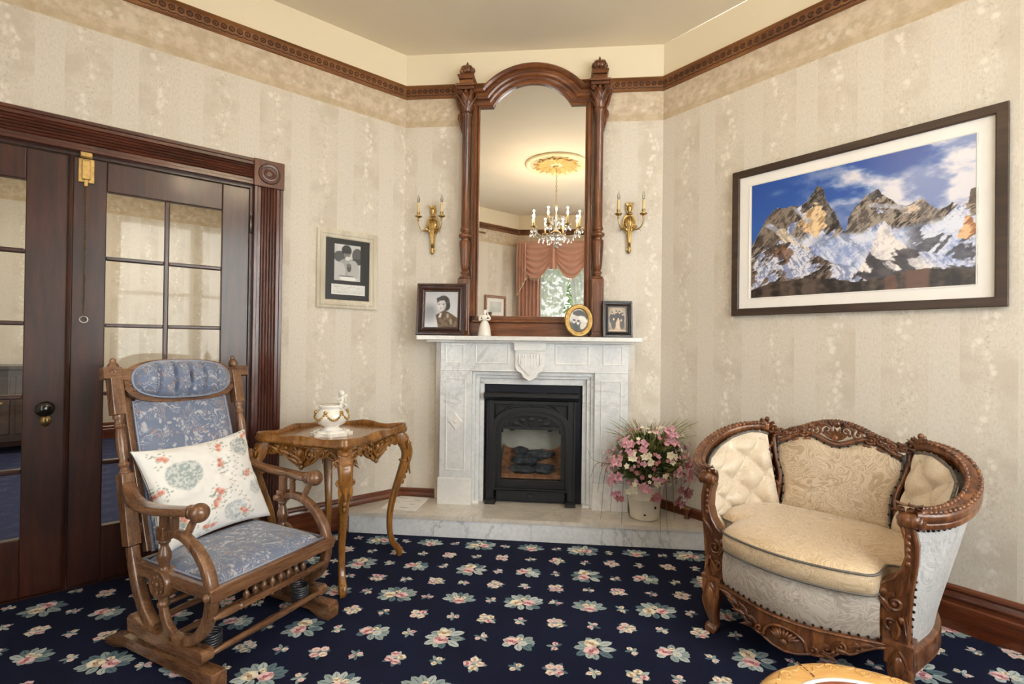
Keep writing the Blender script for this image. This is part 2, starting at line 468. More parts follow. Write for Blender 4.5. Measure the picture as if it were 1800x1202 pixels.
def crystal():
    t = NT('crystal'); tr = t.n('ShaderNodeBsdfTransparent'); df = t.n('ShaderNodeBsdfTranslucent'); df.inputs[0].default_value = (.9, .9, .92, 1)
    d2 = t.n('ShaderNodeBsdfDiffuse'); d2.inputs[0].default_value = (.9, .9, .92, 1); gl = t.n('ShaderNodeBsdfGlossy'); gl.inputs['Roughness'].default_value = .05
    a = t.n('ShaderNodeMixShader'); a.inputs[0].default_value = .5; t.l(df.outputs[0], a.inputs[1]); t.l(d2.outputs[0], a.inputs[2])
    b = t.n('ShaderNodeMixShader'); b.inputs[0].default_value = .5; t.l(tr.outputs[0], b.inputs[1]); t.l(a.outputs[0], b.inputs[2])
    c = t.n('ShaderNodeMixShader'); fr = t.n('ShaderNodeFresnel'); fr.inputs[0].default_value = 1.9; t.l(fr.outputs[0], c.inputs[0])
    t.l(b.outputs[0], c.inputs[1]); t.l(gl.outputs[0], c.inputs[2]); t.l(c.outputs[0], t.out.inputs[0]); return t.m
M['crystal'] = crystal()
M['fireglass'] = glass('stove_glass', (.95, .95, .95), 1.5, .0, 1.0)
t = NT('mirror_glass'); M['mirror'] = t.fin((.86, .86, .85), .0, 1.0)
t = NT('sheer_net')
tr = t.n('ShaderNodeBsdfTransparent'); tl = t.n('ShaderNodeBsdfTranslucent'); tl.inputs[0].default_value = (.9, .92, .95, 1)
df = t.n('ShaderNodeBsdfDiffuse'); df.inputs[0].default_value = (.88, .89, .9, 1)
m1 = t.n('ShaderNodeMixShader'); m1.inputs[0].default_value = .5; t.l(tl.outputs[0], m1.inputs[1]); t.l(df.outputs[0], m1.inputs[2])
m2 = t.n('ShaderNodeMixShader'); m2.inputs[0].default_value = .72; t.l(tr.outputs[0], m2.inputs[1]); t.l(m1.outputs[0], m2.inputs[2])
t.l(m2.outputs[0], t.out.inputs[0]); M['sheer'] = t.m

def wallpaper(name, phase):
    t = NT(name)
    tc = t.n('ShaderNodeTexCoord'); sp = t.n('ShaderNodeSeparateXYZ'); t.l(tc.outputs['Object'], sp.inputs[0])
    x, z = sp.outputs[0], sp.outputs[2]
    vec = tc.outputs['Object']
    warp = t.noise(vec, 9, 3)
    fx = t.math('FRACT', t.math('ADD', t.math('DIVIDE', t.math('ADD', x, phase), .28), .5))
    d = t.math('MULTIPLY', t.math('ABSOLUTE', t.math('SUBTRACT', fx, .5)), .28)       # 0 on a flower column, .14 on a plain band
    plainb = t.maprange(d, .087, .091)
    fine = t.noise(t.obj((1, 1, .35)), 160, 2)
    grain = t.noise(vec, 75, 3, .7)
    base = t.mix(plainb, srgb((214, 205, 191)), srgb((217, 209, 197)))
    base = t.mix(t.maprange(fine, .35, .65, 0, .55), base, srgb((230, 222, 210)))
    mott = t.noise(vec, 5, 4, .6)
    base = t.mix(t.math('MULTIPLY', t.maprange(mott, .45, .65), t.math('SUBTRACT', 1, plainb)), base, srgb((208, 198, 183)))
    base = t.mix(t.maprange(grain, .52, .72, 0, .5), base, srgb((192, 180, 160)))
    line = t.math('SUBTRACT', 1, t.maprange(t.math('ABSOLUTE', t.math('SUBTRACT', d, .0895)), .0008, .0022))
    base = t.mix(t.math('MULTIPLY', line, .45), base, srgb((226, 214, 194)))
    # trailing flowers
    wob = t.math('MULTIPLY', t.math('SINE', t.math('MULTIPLY', z, 17)), .018)
    fx2 = t.math('FRACT', t.math('ADD', t.math('DIVIDE', t.math('ADD', t.math('ADD', x, phase), wob), .28), .5))
    dd = t.math('MULTIPLY', t.math('ABSOLUTE', t.math('SUBTRACT', fx2, .5)), .28)
    col = t.math('SUBTRACT', 1, t.maprange(t.math('ADD', dd, t.math('MULTIPLY', t.math('SUBTRACT', warp, .5), .06)), .018, .036))
    vo = t.voro(vec, 30)
    blobs = t.maprange(t.math('ADD', vo, t.math('MULTIPLY', t.math('SUBTRACT', t.noise(vec, 90, 2), .5), .5)), .62, .22)
    rhythm = t.maprange(t.noise(t.obj((3, 3, 1)), 7, 2), .42, .56)
    flo = t.math('MULTIPLY', t.math('MULTIPLY', col, blobs), t.math('ADD', t.math('MULTIPLY', rhythm, .75), .25))
    c = t.mix(t.math('MULTIPLY', flo, .75), base, srgb((242, 235, 224)))
    vo2 = t.voro(vec, 70)
    lf = t.math('MULTIPLY', t.math('MULTIPLY', t.maprange(vo2, .45, .2), col), t.math('SUBTRACT', 1, rhythm))
    c = t.mix(t.math('MULTIPLY', lf, .45), c, srgb((186, 174, 154)))
    # border under the picture rail
    bn = t.noise(vec, 16, 5, .65)
    bc = t.mix(t.maprange(bn, .38, .62), srgb((194, 176, 150)), srgb((216, 200, 178)))
    bw = t.math('ADD', z, t.math('MULTIPLY', t.math('SINE', t.math('MULTIPLY', x, 9)), .022))
    bd = t.math('ABSOLUTE', t.math('SUBTRACT', bw, 2.79))
    bf = t.math('MULTIPLY', t.math('MULTIPLY', t.maprange(bd, .055, .02), t.maprange(t.voro(vec, 24), .5, .2)), t.maprange(t.noise(t.obj((1, 1, .2)), 9, 1), .42, .55))
    bc = t.mix(t.math('MULTIPLY', bf, .6), bc, srgb((232, 225, 210)))
    bl = t.maprange(t.math('ABSOLUTE', t.math('SUBTRACT', z, 2.715)), .022, .018)
    bc = t.mix(t.math('MULTIPLY', bl, .35), bc, srgb((190, 168, 128)))
    c = t.mix(t.math('GREATER_THAN', z, 2.692), c, bc)
    c = t.mix(t.math('GREATER_THAN', z, 2.93), c, srgb((238, 226, 200)))
    h = t.math('ADD', t.math('MULTIPLY', grain, .6), t.math('MULTIPLY', flo, 1.2))
    t.bump(h, .25, .0015)
    return t.fin(c, .62, spec=.35)
M['paper_L'] = wallpaper('floral_stripe_wallpaper_left', .0)
M['paper_C'] = wallpaper('floral_stripe_wallpaper_chimney', .0)
M['paper_R'] = wallpaper('floral_stripe_wallpaper_right', -.175)
M['paper_B'] = wallpaper('floral_stripe_wallpaper_rear', .05)

def marble(name, base, vein, tone, sc=1.0, rough=.25, coat=.3, veinw=.5):
    t = NT(name)
    v = t.obj((sc, sc, sc))
    n = t.noise(v, 2.5, 6, .6, 1.2)
    n2 = t.noise(v, 40, 3, .6)
    cloud = t.noise(v, 5, 5, .6)
    ridge = t.math('ABSOLUTE', t.math('SUBTRACT', n, .5))
    vn = t.maprange(ridge, .0, .03, 1, 0)
    msk = t.maprange(t.noise(v, 1.7, 2), .45, .6)
    c = t.mix(t.maprange(cloud, .35, .7), srgb(base), srgb(tone))
    c = t.mix(t.math('MULTIPLY', t.math('MULTIPLY', vn, msk), veinw), c, srgb(vein))
    c = t.mix(t.maprange(n2, .35, .75, 0, .18), c, srgb(vein))
    t.bump(n2, .05, .001)
    return t.fin(c, rough, coat=coat)
M['marble'] = marble('carrara_marble', (230, 231, 232), (174, 178, 183), (212, 215, 218))
M['marble_top'] = marble('marble_shelf', (238, 237, 234), (200, 200, 202), (228, 228, 228), rough=.2)
M['marble_hearth'] = marble('hearth_marble', (236, 238, 240), (160, 164, 172), (222, 225, 230), 1.1, .2, veinw=.6)
M['marble_slab'] = marble('hearth_slab_marble', (222, 214, 202), (180, 172, 164), (206, 198, 186), 1.4, .15)
M['grout'] = plain('grout', (172, 170, 166), .7, nz=.05)

def carpet_nodes():
    t = NT('navy_carpet')
    n = t.noise(t.obj(), 420, 2, .7); n2 = t.noise(t.obj(), 3.5, 3)
    c = t.mix(t.maprange(n, .3, .7), srgb((13, 16, 35)), srgb((37, 43, 73)))
    c = t.mix(t.maprange(n2, .35, .7, 0, .35), c, srgb((22, 25, 40)))
    t.bump(n, .5, .004)
    m1_ = t.fin(c, .95, spec=.15)
    t = NT('woven_flowers')
    a = t.n('ShaderNodeAttribute'); a.attribute_name = 'Col'
    n = t.noise(t.obj(), 300, 2, .7)
    c = t.mix(t.maprange(n, .5, .8, 0, .4), a.outputs['Color'], srgb((40, 46, 70)))
    t.bump(n, .5, .004)
    return m1_, t.fin(c, .95, spec=.15)
M['carpet'], M['carpet_flower'] = carpet_nodes()

def fabric(name, base, pat, accent, sc, rough=.55, sheen=.3, accent_amt=.3, spec=.4, patw=.5, fill=.0):
    t = NT(name)
    v = t.obj()
    wv = t.n('ShaderNodeTexNoise'); t.l(v, wv.inputs['Vector']); wv.inputs['Scale'].default_value = sc * .45; wv.inputs['Detail'].default_value = 1
    vm = t.n('ShaderNodeVectorMath', operation='MULTIPLY_ADD')
    t.l(wv.outputs[1], vm.inputs[0]); vm.inputs[1].default_value = (.16 * 20 / sc,) * 3; t.l(v, vm.inputs[2])
    vv = vm.outputs[0]
    n = t.noise(vv, sc, 1, .4, 1.6)
    fr = t.math('ABSOLUTE', t.math('SUBTRACT', t.math('FRACT', t.math('MULTIPLY', n, 7)), .5))
    lines = t.maprange(fr, .15, .07)
    m1_ = t.maprange(t.noise(v, sc * 1.3, 1), .42, .52)
    lf = t.maprange(t.voro(vv, sc * 2.2), .42, .30)
    m2_ = t.maprange(t.noise(v, sc * .8, 1), .5, .56)
    pf = t.math('MAXIMUM', t.math('MULTIPLY', lines, m1_), t.math('MULTIPLY', lf, m2_))
    blot = t.maprange(fr, .22, .27)
    edge = t.maprange(t.math('ABSOLUTE', t.math('SUBTRACT', fr, .225)), .03, .012)
    thread = t.noise(t.obj(), 600, 1)
    c = t.mix(t.math('MULTIPLY', blot, fill), srgb(base), srgb(pat))
    c = t.mix(t.math('MULTIPLY', pf, patw), c, srgb(pat))
    c = t.mix(t.math('MULTIPLY', edge, fill), c, tuple(x * .72 for x in srgb(base)))
    am = t.math('MULTIPLY', t.maprange(t.noise(v, sc * 1.7, 0), .56, .62), t.maprange(t.voro(vv, sc * 3), .4, .25))
    c = t.mix(t.math('MULTIPLY', am, accent_amt), c, srgb(accent))
    c = t.mix(t.maprange(thread, .3, .7, 0, .12), c, srgb(base))
    t.bump(t.math('ADD', t.math('MULTIPLY', pf, .6), t.math('MULTIPLY', thread, .4)), .25, .001)
    return t.fin(c, t.math('SUBTRACT', rough, t.math('MULTIPLY', pf, .15)), spec=spec, sheen=sheen)
M['blue_fab'] = fabric('slate_blue_scroll_fabric', (112, 124, 150), (196, 196, 202), (176, 140, 126), 18, .55, .3, .9, patw=.85)
M['blue_pipe'] = plain('pale_blue_piping', (150, 160, 182), .6, nz=.1, nsc=90)
M['gold_fab'] = fabric('gold_brocade', (178, 156, 128), (220, 204, 180), (160, 136, 108), 11, .42, .35, .4, spec=.5, patw=.6, fill=.6)
M['cushion_fab'] = fabric('gold_brocade_cushion', (196, 170, 134), (226, 206, 176), (170, 142, 112), 13, .42, .35, .4, spec=.5, patw=.6, fill=.55)
M['tuft_fab'] = fabric('gold_brocade_tufted', (212, 196, 172), (230, 218, 200), (196, 176, 146), 12, .4, .35, .3, spec=.5, patw=.4, fill=.4)
M['silver_fab'] = fabric('silver_brocade', (176, 176, 178), (218, 218, 216), (150, 152, 158), 13, .45, .35, .4, spec=.5, patw=.6, fill=.6)
M['deck_fab'] = fabric('silver_gold_brocade', (168, 156, 144), (214, 206, 194), (150, 140, 128), 12, .42, .35, .4, spec=.5, patw=.5, fill=.5)
M['piping'] = plain('grey_piping', (104, 98, 92), .5, nz=.1)

def attr_mat(name, rough=.3, coat=0, bumpn=0):
    t = NT(name); a = t.n('ShaderNodeAttribute'); a.attribute_name = 'Col'
    if bumpn: t.bump(t.noise(t.obj(), 500, 2), bumpn, .001)
    return t.fin(a.outputs['Color'], rough, coat=coat, coat_r=.02)
M['print'] = attr_mat('photographic_print', .3, .0)
M['print_matte'] = attr_mat('small_print', .45, .2)
M['pillow_print'] = attr_mat('printed_cotton', .8, 0, .3)

def paint_plane(name, w, h, nx, ny, fn, mat, parent, y=0.0, ellipse=False):
    # flat print: vertices on a grid in local x,z, colours from fn(U, V) -> (ny+1, nx+1, 3) display colours 0..255
    U, V = np.meshgrid(np.linspace(0, 1, nx + 1), np.linspace(0, 1, ny + 1))
    col = np.clip(fn(U, V), 0, 255) / 255
    lin = np.where(col <= .04045, col / 12.92, ((col + .055) / 1.055) ** 2.4).astype(np.float32)
    if ellipse:
        a, b = U * 2 - 1, V * 2 - 1
        X = a * np.sqrt(1 - b * b / 2) * w / 2; Z = b * np.sqrt(1 - a * a / 2) * h / 2
    else: X = (U - .5) * w; Z = (V - .5) * h
    vs = np.stack([X, np.full_like(X, y), Z], -1).reshape(-1, 3)
    idx = np.arange((nx + 1) * (ny + 1)).reshape(ny + 1, nx + 1)
    fs = np.stack([idx[:-1, :-1], idx[:-1, 1:], idx[1:, 1:], idx[1:, :-1]], -1).reshape(-1, 4)
    me = bpy.data.meshes.new(name); me.from_pydata(vs.tolist(), [], fs.tolist()); me.materials.append(mat)
    at = me.color_attributes.new('Col', 'FLOAT_COLOR', 'POINT')
    rgba = np.ones((len(vs), 4), np.float32); rgba[:, :3] = lin.reshape(-1, 3)
    at.data.foreach_set('color', rgba.ravel())
    o = bpy.data.objects.new(name, me); C.objects.link(o)
    if parent is not None: o.parent = parent
    return o
def vnoise(U, V, sc, octs=4, seed=0, ax=1.0, rough=.55):
    out = np.zeros_like(U); amp = 1; tot = 0
    for o in range(octs):
        r = np.random.RandomState(seed + o * 17); g = r.rand(80, 80)
        x = (U * sc * ax) % 78; y = (V * sc) % 78
        i, j = x.astype(int), y.astype(int); fx, fy = x - i, y - j
        fx = fx * fx * (3 - 2 * fx); fy = fy * fy * (3 - 2 * fy)
        out += amp * ((g[j, i] * (1 - fx) + g[j, i + 1] * fx) * (1 - fy) + (g[j + 1, i] * (1 - fx) + g[j + 1, i + 1] * fx) * fy)
        tot += amp; amp *= rough; sc *= 2
    return out / tot
def sst(x, a, b): t_ = np.clip((x - a) / (b - a), 0, 1); return t_ * t_ * (3 - 2 * t_)

# ================================================================== THE ROOM
LEN_L = (P_L - C1).length; LEN_R = (P_R - C2).length; LEN_C = (C2 - C1).length
LEN_RR = (P_RW - P_R).length; LEN_W = (P_WL - P_RW).length; LEN_BL = (P_L - P_WL).length
WT = .12
def wall_with_holes(name, F, x0, x1, holes, mat, z1=CH, t=WT, lo=.0):
    mb = MB(); xs = x0
    for (a, b, za, zb) in sorted(holes):
        mb.box(xs, a, 0, t, 0, z1)
        if za > 0: mb.box(a, b, 0, t, 0, za)
        if zb < z1: mb.box(a, b, 0, t, zb, z1)
        xs = b
    mb.box(xs, x1, 0, t, 0, z1)
    o = mb.build(name, mat); return struct(o, F)
DO = (-2.50, -.955, 0, 2.085)          # double door opening
wall_with_holes('wall_left', FL, -LEN_L - .05, .0, [DO], M['paper_L'])
FB = (.665, 1.145, .20, .72)           # firebox opening
wall_with_holes('wall_chimney', FC, -.0, LEN_C + .0, [FB], M['paper_C'])
wall_with_holes('wall_right', FR, .0, LEN_R + .05, [], M['paper_R'])
WRR = [(.18, 1.02, .85, 2.70), (1.06, 1.90, .85, 2.70), (1.94, 2.78, .85, 2.70)]
wall_with_holes('wall_rear_right', FRR, 0, LEN_RR, WRR, M['paper_B'])
WW = [(LEN_W / 2 - .50, LEN_W / 2 + .50, .5, 2.45)]
wall_with_holes('wall_rear', FW, 0, LEN_W, WW, M['paper_B'])
WBL = [(.95, 2.05, .5, 2.45)]  # unseen window opening, added for the light it gives
wall_with_holes('wall_rear_left', FBL, 0, LEN_BL, WBL, M['paper_B'])

plan = [C1, C2, P_R, P_RW, P_WL, P_L]
mb = MB(); mb.prism([(p.x, p.y) for p in plan], 'z', CH, CH + .1)
struct(mb.build('ceiling', M['ceiling']))

# ---- windows of the rear walls (one seen in the looking glass; the rear left one added for its light)
def window(name, F, a, b, za, zb, cols=1):
    mb = MB(); w = .05
    k = .018 if F is FRR else .08
    mb.box(a - k, b + k, -.02, 0, za - .1, za); mb.box(a - k, b + k, -.02, 0, zb, zb + .1)
    mb.box(a - k, a, -.02, 0, za, zb); mb.box(b, b + k, -.02, 0, za, zb)
    fr = mb.build(name, M['casing']); struct(fr, F)
    mb = MB()
    mb.box(a, a + w, .03, .08, za, zb); mb.box(b - w, b, .03, .08, za, zb); mb.box(a + w, b - w, .03, .08, za, za + w); mb.box(a + w, b - w, .03, .08, zb - w, zb)
    mb.box(a + w, b - w, .03, .08, (za + zb) / 2 - .02, (za + zb) / 2 + .02)
    mb.build('sash', M['white_trim'], fr)
    mb = MB(); mb.box(a + w, b - w, .052, .058, za + w, zb - w); mb.build('glass', M['pane'], fr)
for i, (F, h) in enumerate([(FW, WW[0]), (FRR, WRR[0]), (FRR, WRR[1]), (FRR, WRR[2]), (FBL, WBL[0])]):
    window('window_%d' % (i + 1), F, h[0], h[1], h[2], h[3])

for (F, a_, b_, lab) in ((FRR, .10, 2.86, 'wide white net curtain across the row of three side windows'), (FBL, .80, 2.20, 'white net curtain over the added, unseen rear window')):
    mb = MB(); mb.surf(lambda u, v: (lerp(a_, b_, u), -.05 + .012 * math.sin(u * 30 * 2 * PI * (b_ - a_) / 2), lerp(2.80, .06, v)), 200, 2)
    o = mb.build('net_curtain', M['sheer']); tag(o, lab, 'curtain'); o.matrix_world = F
    mb = MB(); mb.tube([(a_ - .1, -.06, 2.81), (b_ + .1, -.06, 2.81)], .012, 10); mb.build('curtain_rod', M['brass'], o)

# ---- picture rail: moulding with rows of turned bosses
def picture_rail(name, F, x0, x1, ph=0):
    mb = MB(); z0 = 2.888; z1 = 2.971
    prof = [(0, z0), (-.010, z0), (-.016, z0 + .006), (-.016, z0 + .012), (-.010, z0 + .016), (-.012, z0 + .028), (-.012, z1 - .016), (-.020, z1 - .010), (-.030, z1 - .004), (-.030, z1), (0, z1)]
    mb.prism(prof, 'x', x0, x1)
    o = mb.build(name, M['cornice']); struct(o, F)
    mb = MB(); n = int((x1 - x0) / .0398); r = .0125
    for i in range(n):
        cx = x0 + .02 + i * .0398; cz = z0 + .048
        mb.tube([(cx + r * math.cos(a), -.0135, cz + r * math.sin(a)) for a in [k * PI / 6 for k in range(12)]], .0042, 5, closed=True, cap=False)
        mb.ball((cx, -.012, cz), (.005, .005, .005), 6, 4)
        mb.tube([(cx - .018 + .004 * k, -.0145, z0 + .0235 - .006 * math.sin(PI * k / 9)) for k in range(10)], .0024, 4)
    mb.build('bosses', M['cornice_dark'], o)
picture_rail('trim_1', FL, -LEN_L, 0)
picture_rail('trim_2', FC, 0, LEN_C)
picture_rail('trim_3', FR, 0, LEN_R)
picture_rail('trim_4', FBL, 0, LEN_BL)
picture_rail('trim_5', FW, 0, LEN_W)
picture_rail('trim_6', FRR, 0, LEN_RR)

# ---- skirting boards
def skirting(name, F, x0, x1):
    mb = MB()
    prof = [(0, 0), (-.030, 0), (-.030, .108), (-.027, .112), (-.024, .114), (-.024, .130), (-.028, .134), (-.028, .140), (-.022, .148), (-.018, .160), (-.018, .166), (-.022, .170), (-.020, .180), (-.010, .187), (0, .187)]
    mb.prism(prof, 'x', x0, x1)
    return struct(mb.build(name, M['skirting']), F)
skirting('baseboard_left', FL, -.795, -.0)
skirting('baseboard_left_rear', FL, -LEN_L, -2.66)
skirting('baseboard_chimney_left', FC, .0, .246)
skirting('baseboard_chimney_right', FC, 1.582, LEN_C)
skirting('baseboard_right', FR, .0, LEN_R)
skirting('baseboard_rear_left', FBL, 0, LEN_BL)
skirting('baseboard_rear', FW, 0, LEN_W)
skirting('baseboard_rear_right', FRR, 0, LEN_RR)

# ---- door casing with reeded boards and corner rosette
def reeded(w):
    # profile across the board: (offset 0..w, depth)
    p = [(0, 0), (0, .030), (.004, .036), (.018, .036), (.021, .030), (.036, .030)]
    k = 5; a = .040; st = (w - .08) / k
    for i in range(k):
        p += [(a + i * st, .024), (a + i * st + st * .15, .029), (a + i * st + st * .5, .032), (a + i * st + st * .85, .029)]
    p += [(w - .040, .024), (w - .036, .030), (w - .021, .030), (w - .018, .036), (w - .004, .036), (w, .030), (w, 0)]
    return p
CW = .158
mb = MB(); mb.prism([(-.958 + a, -b) for a, b in reeded(CW)], 'z', 0, 2.083)
struct(mb.build('trim_7', M['casing']), FL)
mb = MB(); mb.prism([(-2.655 + a, -b) for a, b in reeded(CW)], 'z', 0, 2.083)
struct(mb.build('trim_8', M['casing']), FL)
mb = MB(); mb.prism([(-b, 2.083 + a) for a, b in reeded(CW - .005)], 'x', -2.497, -.958)
struct(mb.build('trim_9', M['casing_x']), FL)
for k, x in enumerate((-.880, -2.575)):
    mb = MB(); z = 2.158; mb.box(x - .081, x + .081, -.044, 0, z - .078, z + .078)
    o = mb.build('trim_%d' % (10 + k), M['rosette'], bevel=.003); struct(o, FL)
    mb = MB()
    mb.lathe([(.001, .004), (.012, .008), (.020, .004), (.024, .0), (.028, .006), (.036, .008), (.044, .002), (.050, .008), (.056, .008), (.060, 0)], 28, TR(x, -.044, z) @ ROT(90, 'X'))
    mb.build('rosette_rings', M['casing'], o)
# jamb lining
mb = MB(); mb.box(-.971, -.955, 0, WT, 0, 2.085); mb.box(-2.50, -2.488, 0, WT, 0, 2.085); mb.box(-2.488, -.971, 0, WT, 2.070, 2.085)
struct(mb.build('trim_12', M['door']), FL)

mb = MB(); mb.box(-2.488, -.971, -.002, WT, -.01, .005); struct(mb.build('trim_13', M['door']), FL)

# ---- the pair of glazed doors
ROWS = [(1.603, 1.920), (1.271, 1.582), (.934, 1.251), (.594, .913), (.275, .572)]
def door(name, xl, xr, cols):
    # xl..xr leaf, cols: the two columns of panes
    y0, y1 = .006, .046
    mb = MB()
    ax, bx = cols[0][0], cols[1][1]
    mb.box(xl, ax, y0, y1, .008, 2.066); mb.box(bx, xr, y0, y1, .008, 2.066)
    mb.box(ax, bx, y0, y1, 1.920, 2.066); mb.box(ax, bx, y0, y1, .008, .275)
    o = mb.build(name, M['door'], bevel=.004); struct(o, FL)
    mb = MB()
    m0, m1 = cols[0][1], cols[1][0]
    mb.box(m0, m1, y0 + .004, y1 - .004, .275, 1.920)
    for i in range(4):
        zt = ROWS[i][0]; zb = ROWS[i + 1][1]
        mb.box(ax, m0, y0 + .004, y1 - .004, zb, zt); mb.box(m1, bx, y0 + .004, y1 - .004, zb, zt)
    mb.build('glazing_bars', M['door'], o, bevel=.005)
    mb = MB()
    for (a, b) in cols:
        for (za, zb) in ROWS: mb.box(a, b, .022, .026, za, zb)
    mb.build('glass', M['pane'], o)
    return o
d1 = door('door_1', -1.732, -.973, [(-1.606, -1.370), (-1.348, -1.108)])
d2 = door('door_2', -2.486, -1.738, [(-2.365, -2.130), (-2.108, -1.892)])
# astragal strip and hinges
mb = MB(); mb.prism([(-1.750, .005), (-1.750, -.004), (-1.742, -.010), (-1.732, -.004), (-1.732, .005)], 'z', .008, 2.066)
mb.build('astragal', M['door'], d2)
for z in (1.86, .35):
    mb = MB(); mb.tube([(-.966, -.004, z - .05), (-.966, -.004, z + .05)], .006, 8); mb.ball((-.966, -.004, z + .055), .006, 8, 5)
    mb.build('hinge', M['hinge'], d1)
# brass surface bolt with its pull chain
mb = MB(); x = -1.684
mb.box(x - .030, x + .030, -.004, .006, 1.945, 2.062); mb.box(x - .016, x + .016, -.022, -.004, 1.958, 2.050)
mb.box(x - .022, x + .022, -.034, -.004, 2.062, 2.085); mb.box(x - .008, x + .008, -.018, -.004, 1.925, 1.958)
bo = mb.build('surface_bolt', M['brass'], d1, bevel=.003)
mb = MB()
z = 1.925
while z > 1.30:
    for k in (0, 1):
        zz = z - .0085 * k; ux = Vector((1, 0, 0)) if k == 0 else Vector((0, 1, 0))
        mb.tube([tuple(Vector((x, -.012, zz)) + ux * .0035 * math.cos(t_) + Vector((0, 0, .0068 * math.sin(t_)))) for t_ in [j * PI / 4 for j in range(8)]], .0011, 4, closed=True, cap=False)
    z -= .017
mb.build('pull_chain', M['brass_dark'], bo)
mb = MB(); mb.tube([(x + .015 * math.cos(a), -.012, 1.285 + .015 * math.sin(a)) for a in [k * PI / 8 for k in range(16)]], .0028, 6, closed=True, cap=False)
mb.build('chain_ring', M['silver'], bo)
# knob and keyhole plate on the left leaf
mb = MB(); x = -1.812
mb.lathe([(.030, 0), (.031, .003), (.020, .006), (.012, .010), (.011, .030), (.024, .036), (.033, .046), (.034, .056), (.026, .066), (.001, .070)], 24, TR(x, .006, .868) @ ROT(90, 'X'))
mb.build('door_knob', M['knob_black'], d2)
mb = MB(); mb.lathe([(.020, 0), (.020, .002), (.001, .003)], 20, TR(x, .006, .808) @ ROT(90, 'X') @ Matrix.Diagonal((1, 1.35, 1, 1)))
k_ = mb.build('keyhole_plate', M['brass'], d2)
mb = MB(); mb.ball((x, .0028, .813), (.0045, .0012, .0045), 8, 5); mb.box(x - .0022, x + .0022, .0016, .004, .799, .812)
mb.build('keyhole', M['knob_black'], k_)

# ---- carpet: navy ground with a woven lattice of rose bouquets and sprigs
def in_poly(p, poly):
    c = False; n = len(poly)
    for i in range(n):
        a, b = poly[i], poly[(i + 1) % n]
        if (a.y > p.y) != (b.y > p.y) and p.x < (b.x - a.x) * (p.y - a.y) / (b.y - a.y) + a.x: c = not c
    return c
GREY1, GREY2, GREY3 = srgb((158, 176, 178)), srgb((104, 128, 138)), srgb((196, 208, 208))
CREAM, CREAM2, PK, PK2, RED = srgb((232, 224, 204)), srgb((208, 190, 162)), srgb((230, 200, 200)), srgb((204, 146, 152)), srgb((166, 84, 96))
def flat_leaf(mb, c, a, L, W, z, col):
    L *= .84; W *= 1.3
    ca, sa = math.cos(a), math.sin(a)
    pts = [(0, .06), (.2, .34), (.5, .5), (.82, .36), (1, .06), (.84, -.30), (.5, -.5), (.2, -.34)]
    mb.add([(c[0] + ca * L * u - sa * W * v, c[1] + sa * L * u + ca * W * v, z) for u, v in pts], [tuple(range(8))[::-1]], 1, False, col)
    mb.add([(c[0] + ca * L * u - sa * W * v, c[1] + sa * L * u + ca * W * v, z + .00012) for u, v in [(.1, .0), (.5, .06), (.95, 0), (.5, -.10)]], [(3, 2, 1, 0)], 1, False, tuple(x * .5 for x in col))
def flat_rose(mb, c, r, z, cols, rng):
    r *= 1.14
    n = 11; a0 = rng.random() * 6
    mb.add([(c[0] + r * (1 + .13 * math.sin(5 * i * 2 * PI / n + a0)) * math.cos(2 * PI * i / n), c[1] + r * .88 * (1 + .13 * math.sin(5 * i * 2 * PI / n + a0)) * math.sin(2 * PI * i / n), z) for i in range(n)], [tuple(range(n))], 1, False, cols[0])
    for k in range(5):
        a = a0 + k * 2 * PI / 5
        cc = (c[0] + .55 * r * math.cos(a), c[1] + .5 * r * math.sin(a))
        mb.add([(cc[0] + .42 * r * math.cos(2 * PI * i / 7 + a), cc[1] + .34 * r * math.sin(2 * PI * i / 7 + a), z + .0001 + .00002 * k) for i in range(7)], [tuple(range(7))], 1, False, cols[1] if k % 2 else tuple(min(1, x * 1.18) for x in cols[0]))
    mb.add([(c[0] + .32 * r * math.cos(2 * PI * i / 7), c[1] - .05 * r + .26 * r * math.sin(2 * PI * i / 7), z + .0003) for i in range(7)], [tuple(range(7))], 1, False, cols[2])
    mb.add([(c[0] + .02 * r + .14 * r * math.cos(2 * PI * i / 6), c[1] + .14 * r * math.sin(2 * PI * i / 6), z + .0004) for i in range(6)], [tuple(range(6))], 1, False, cols[1])
PINKS = (PK, PK2, RED); CREAMS = (CREAM, CREAM2, srgb((170, 120, 100)))
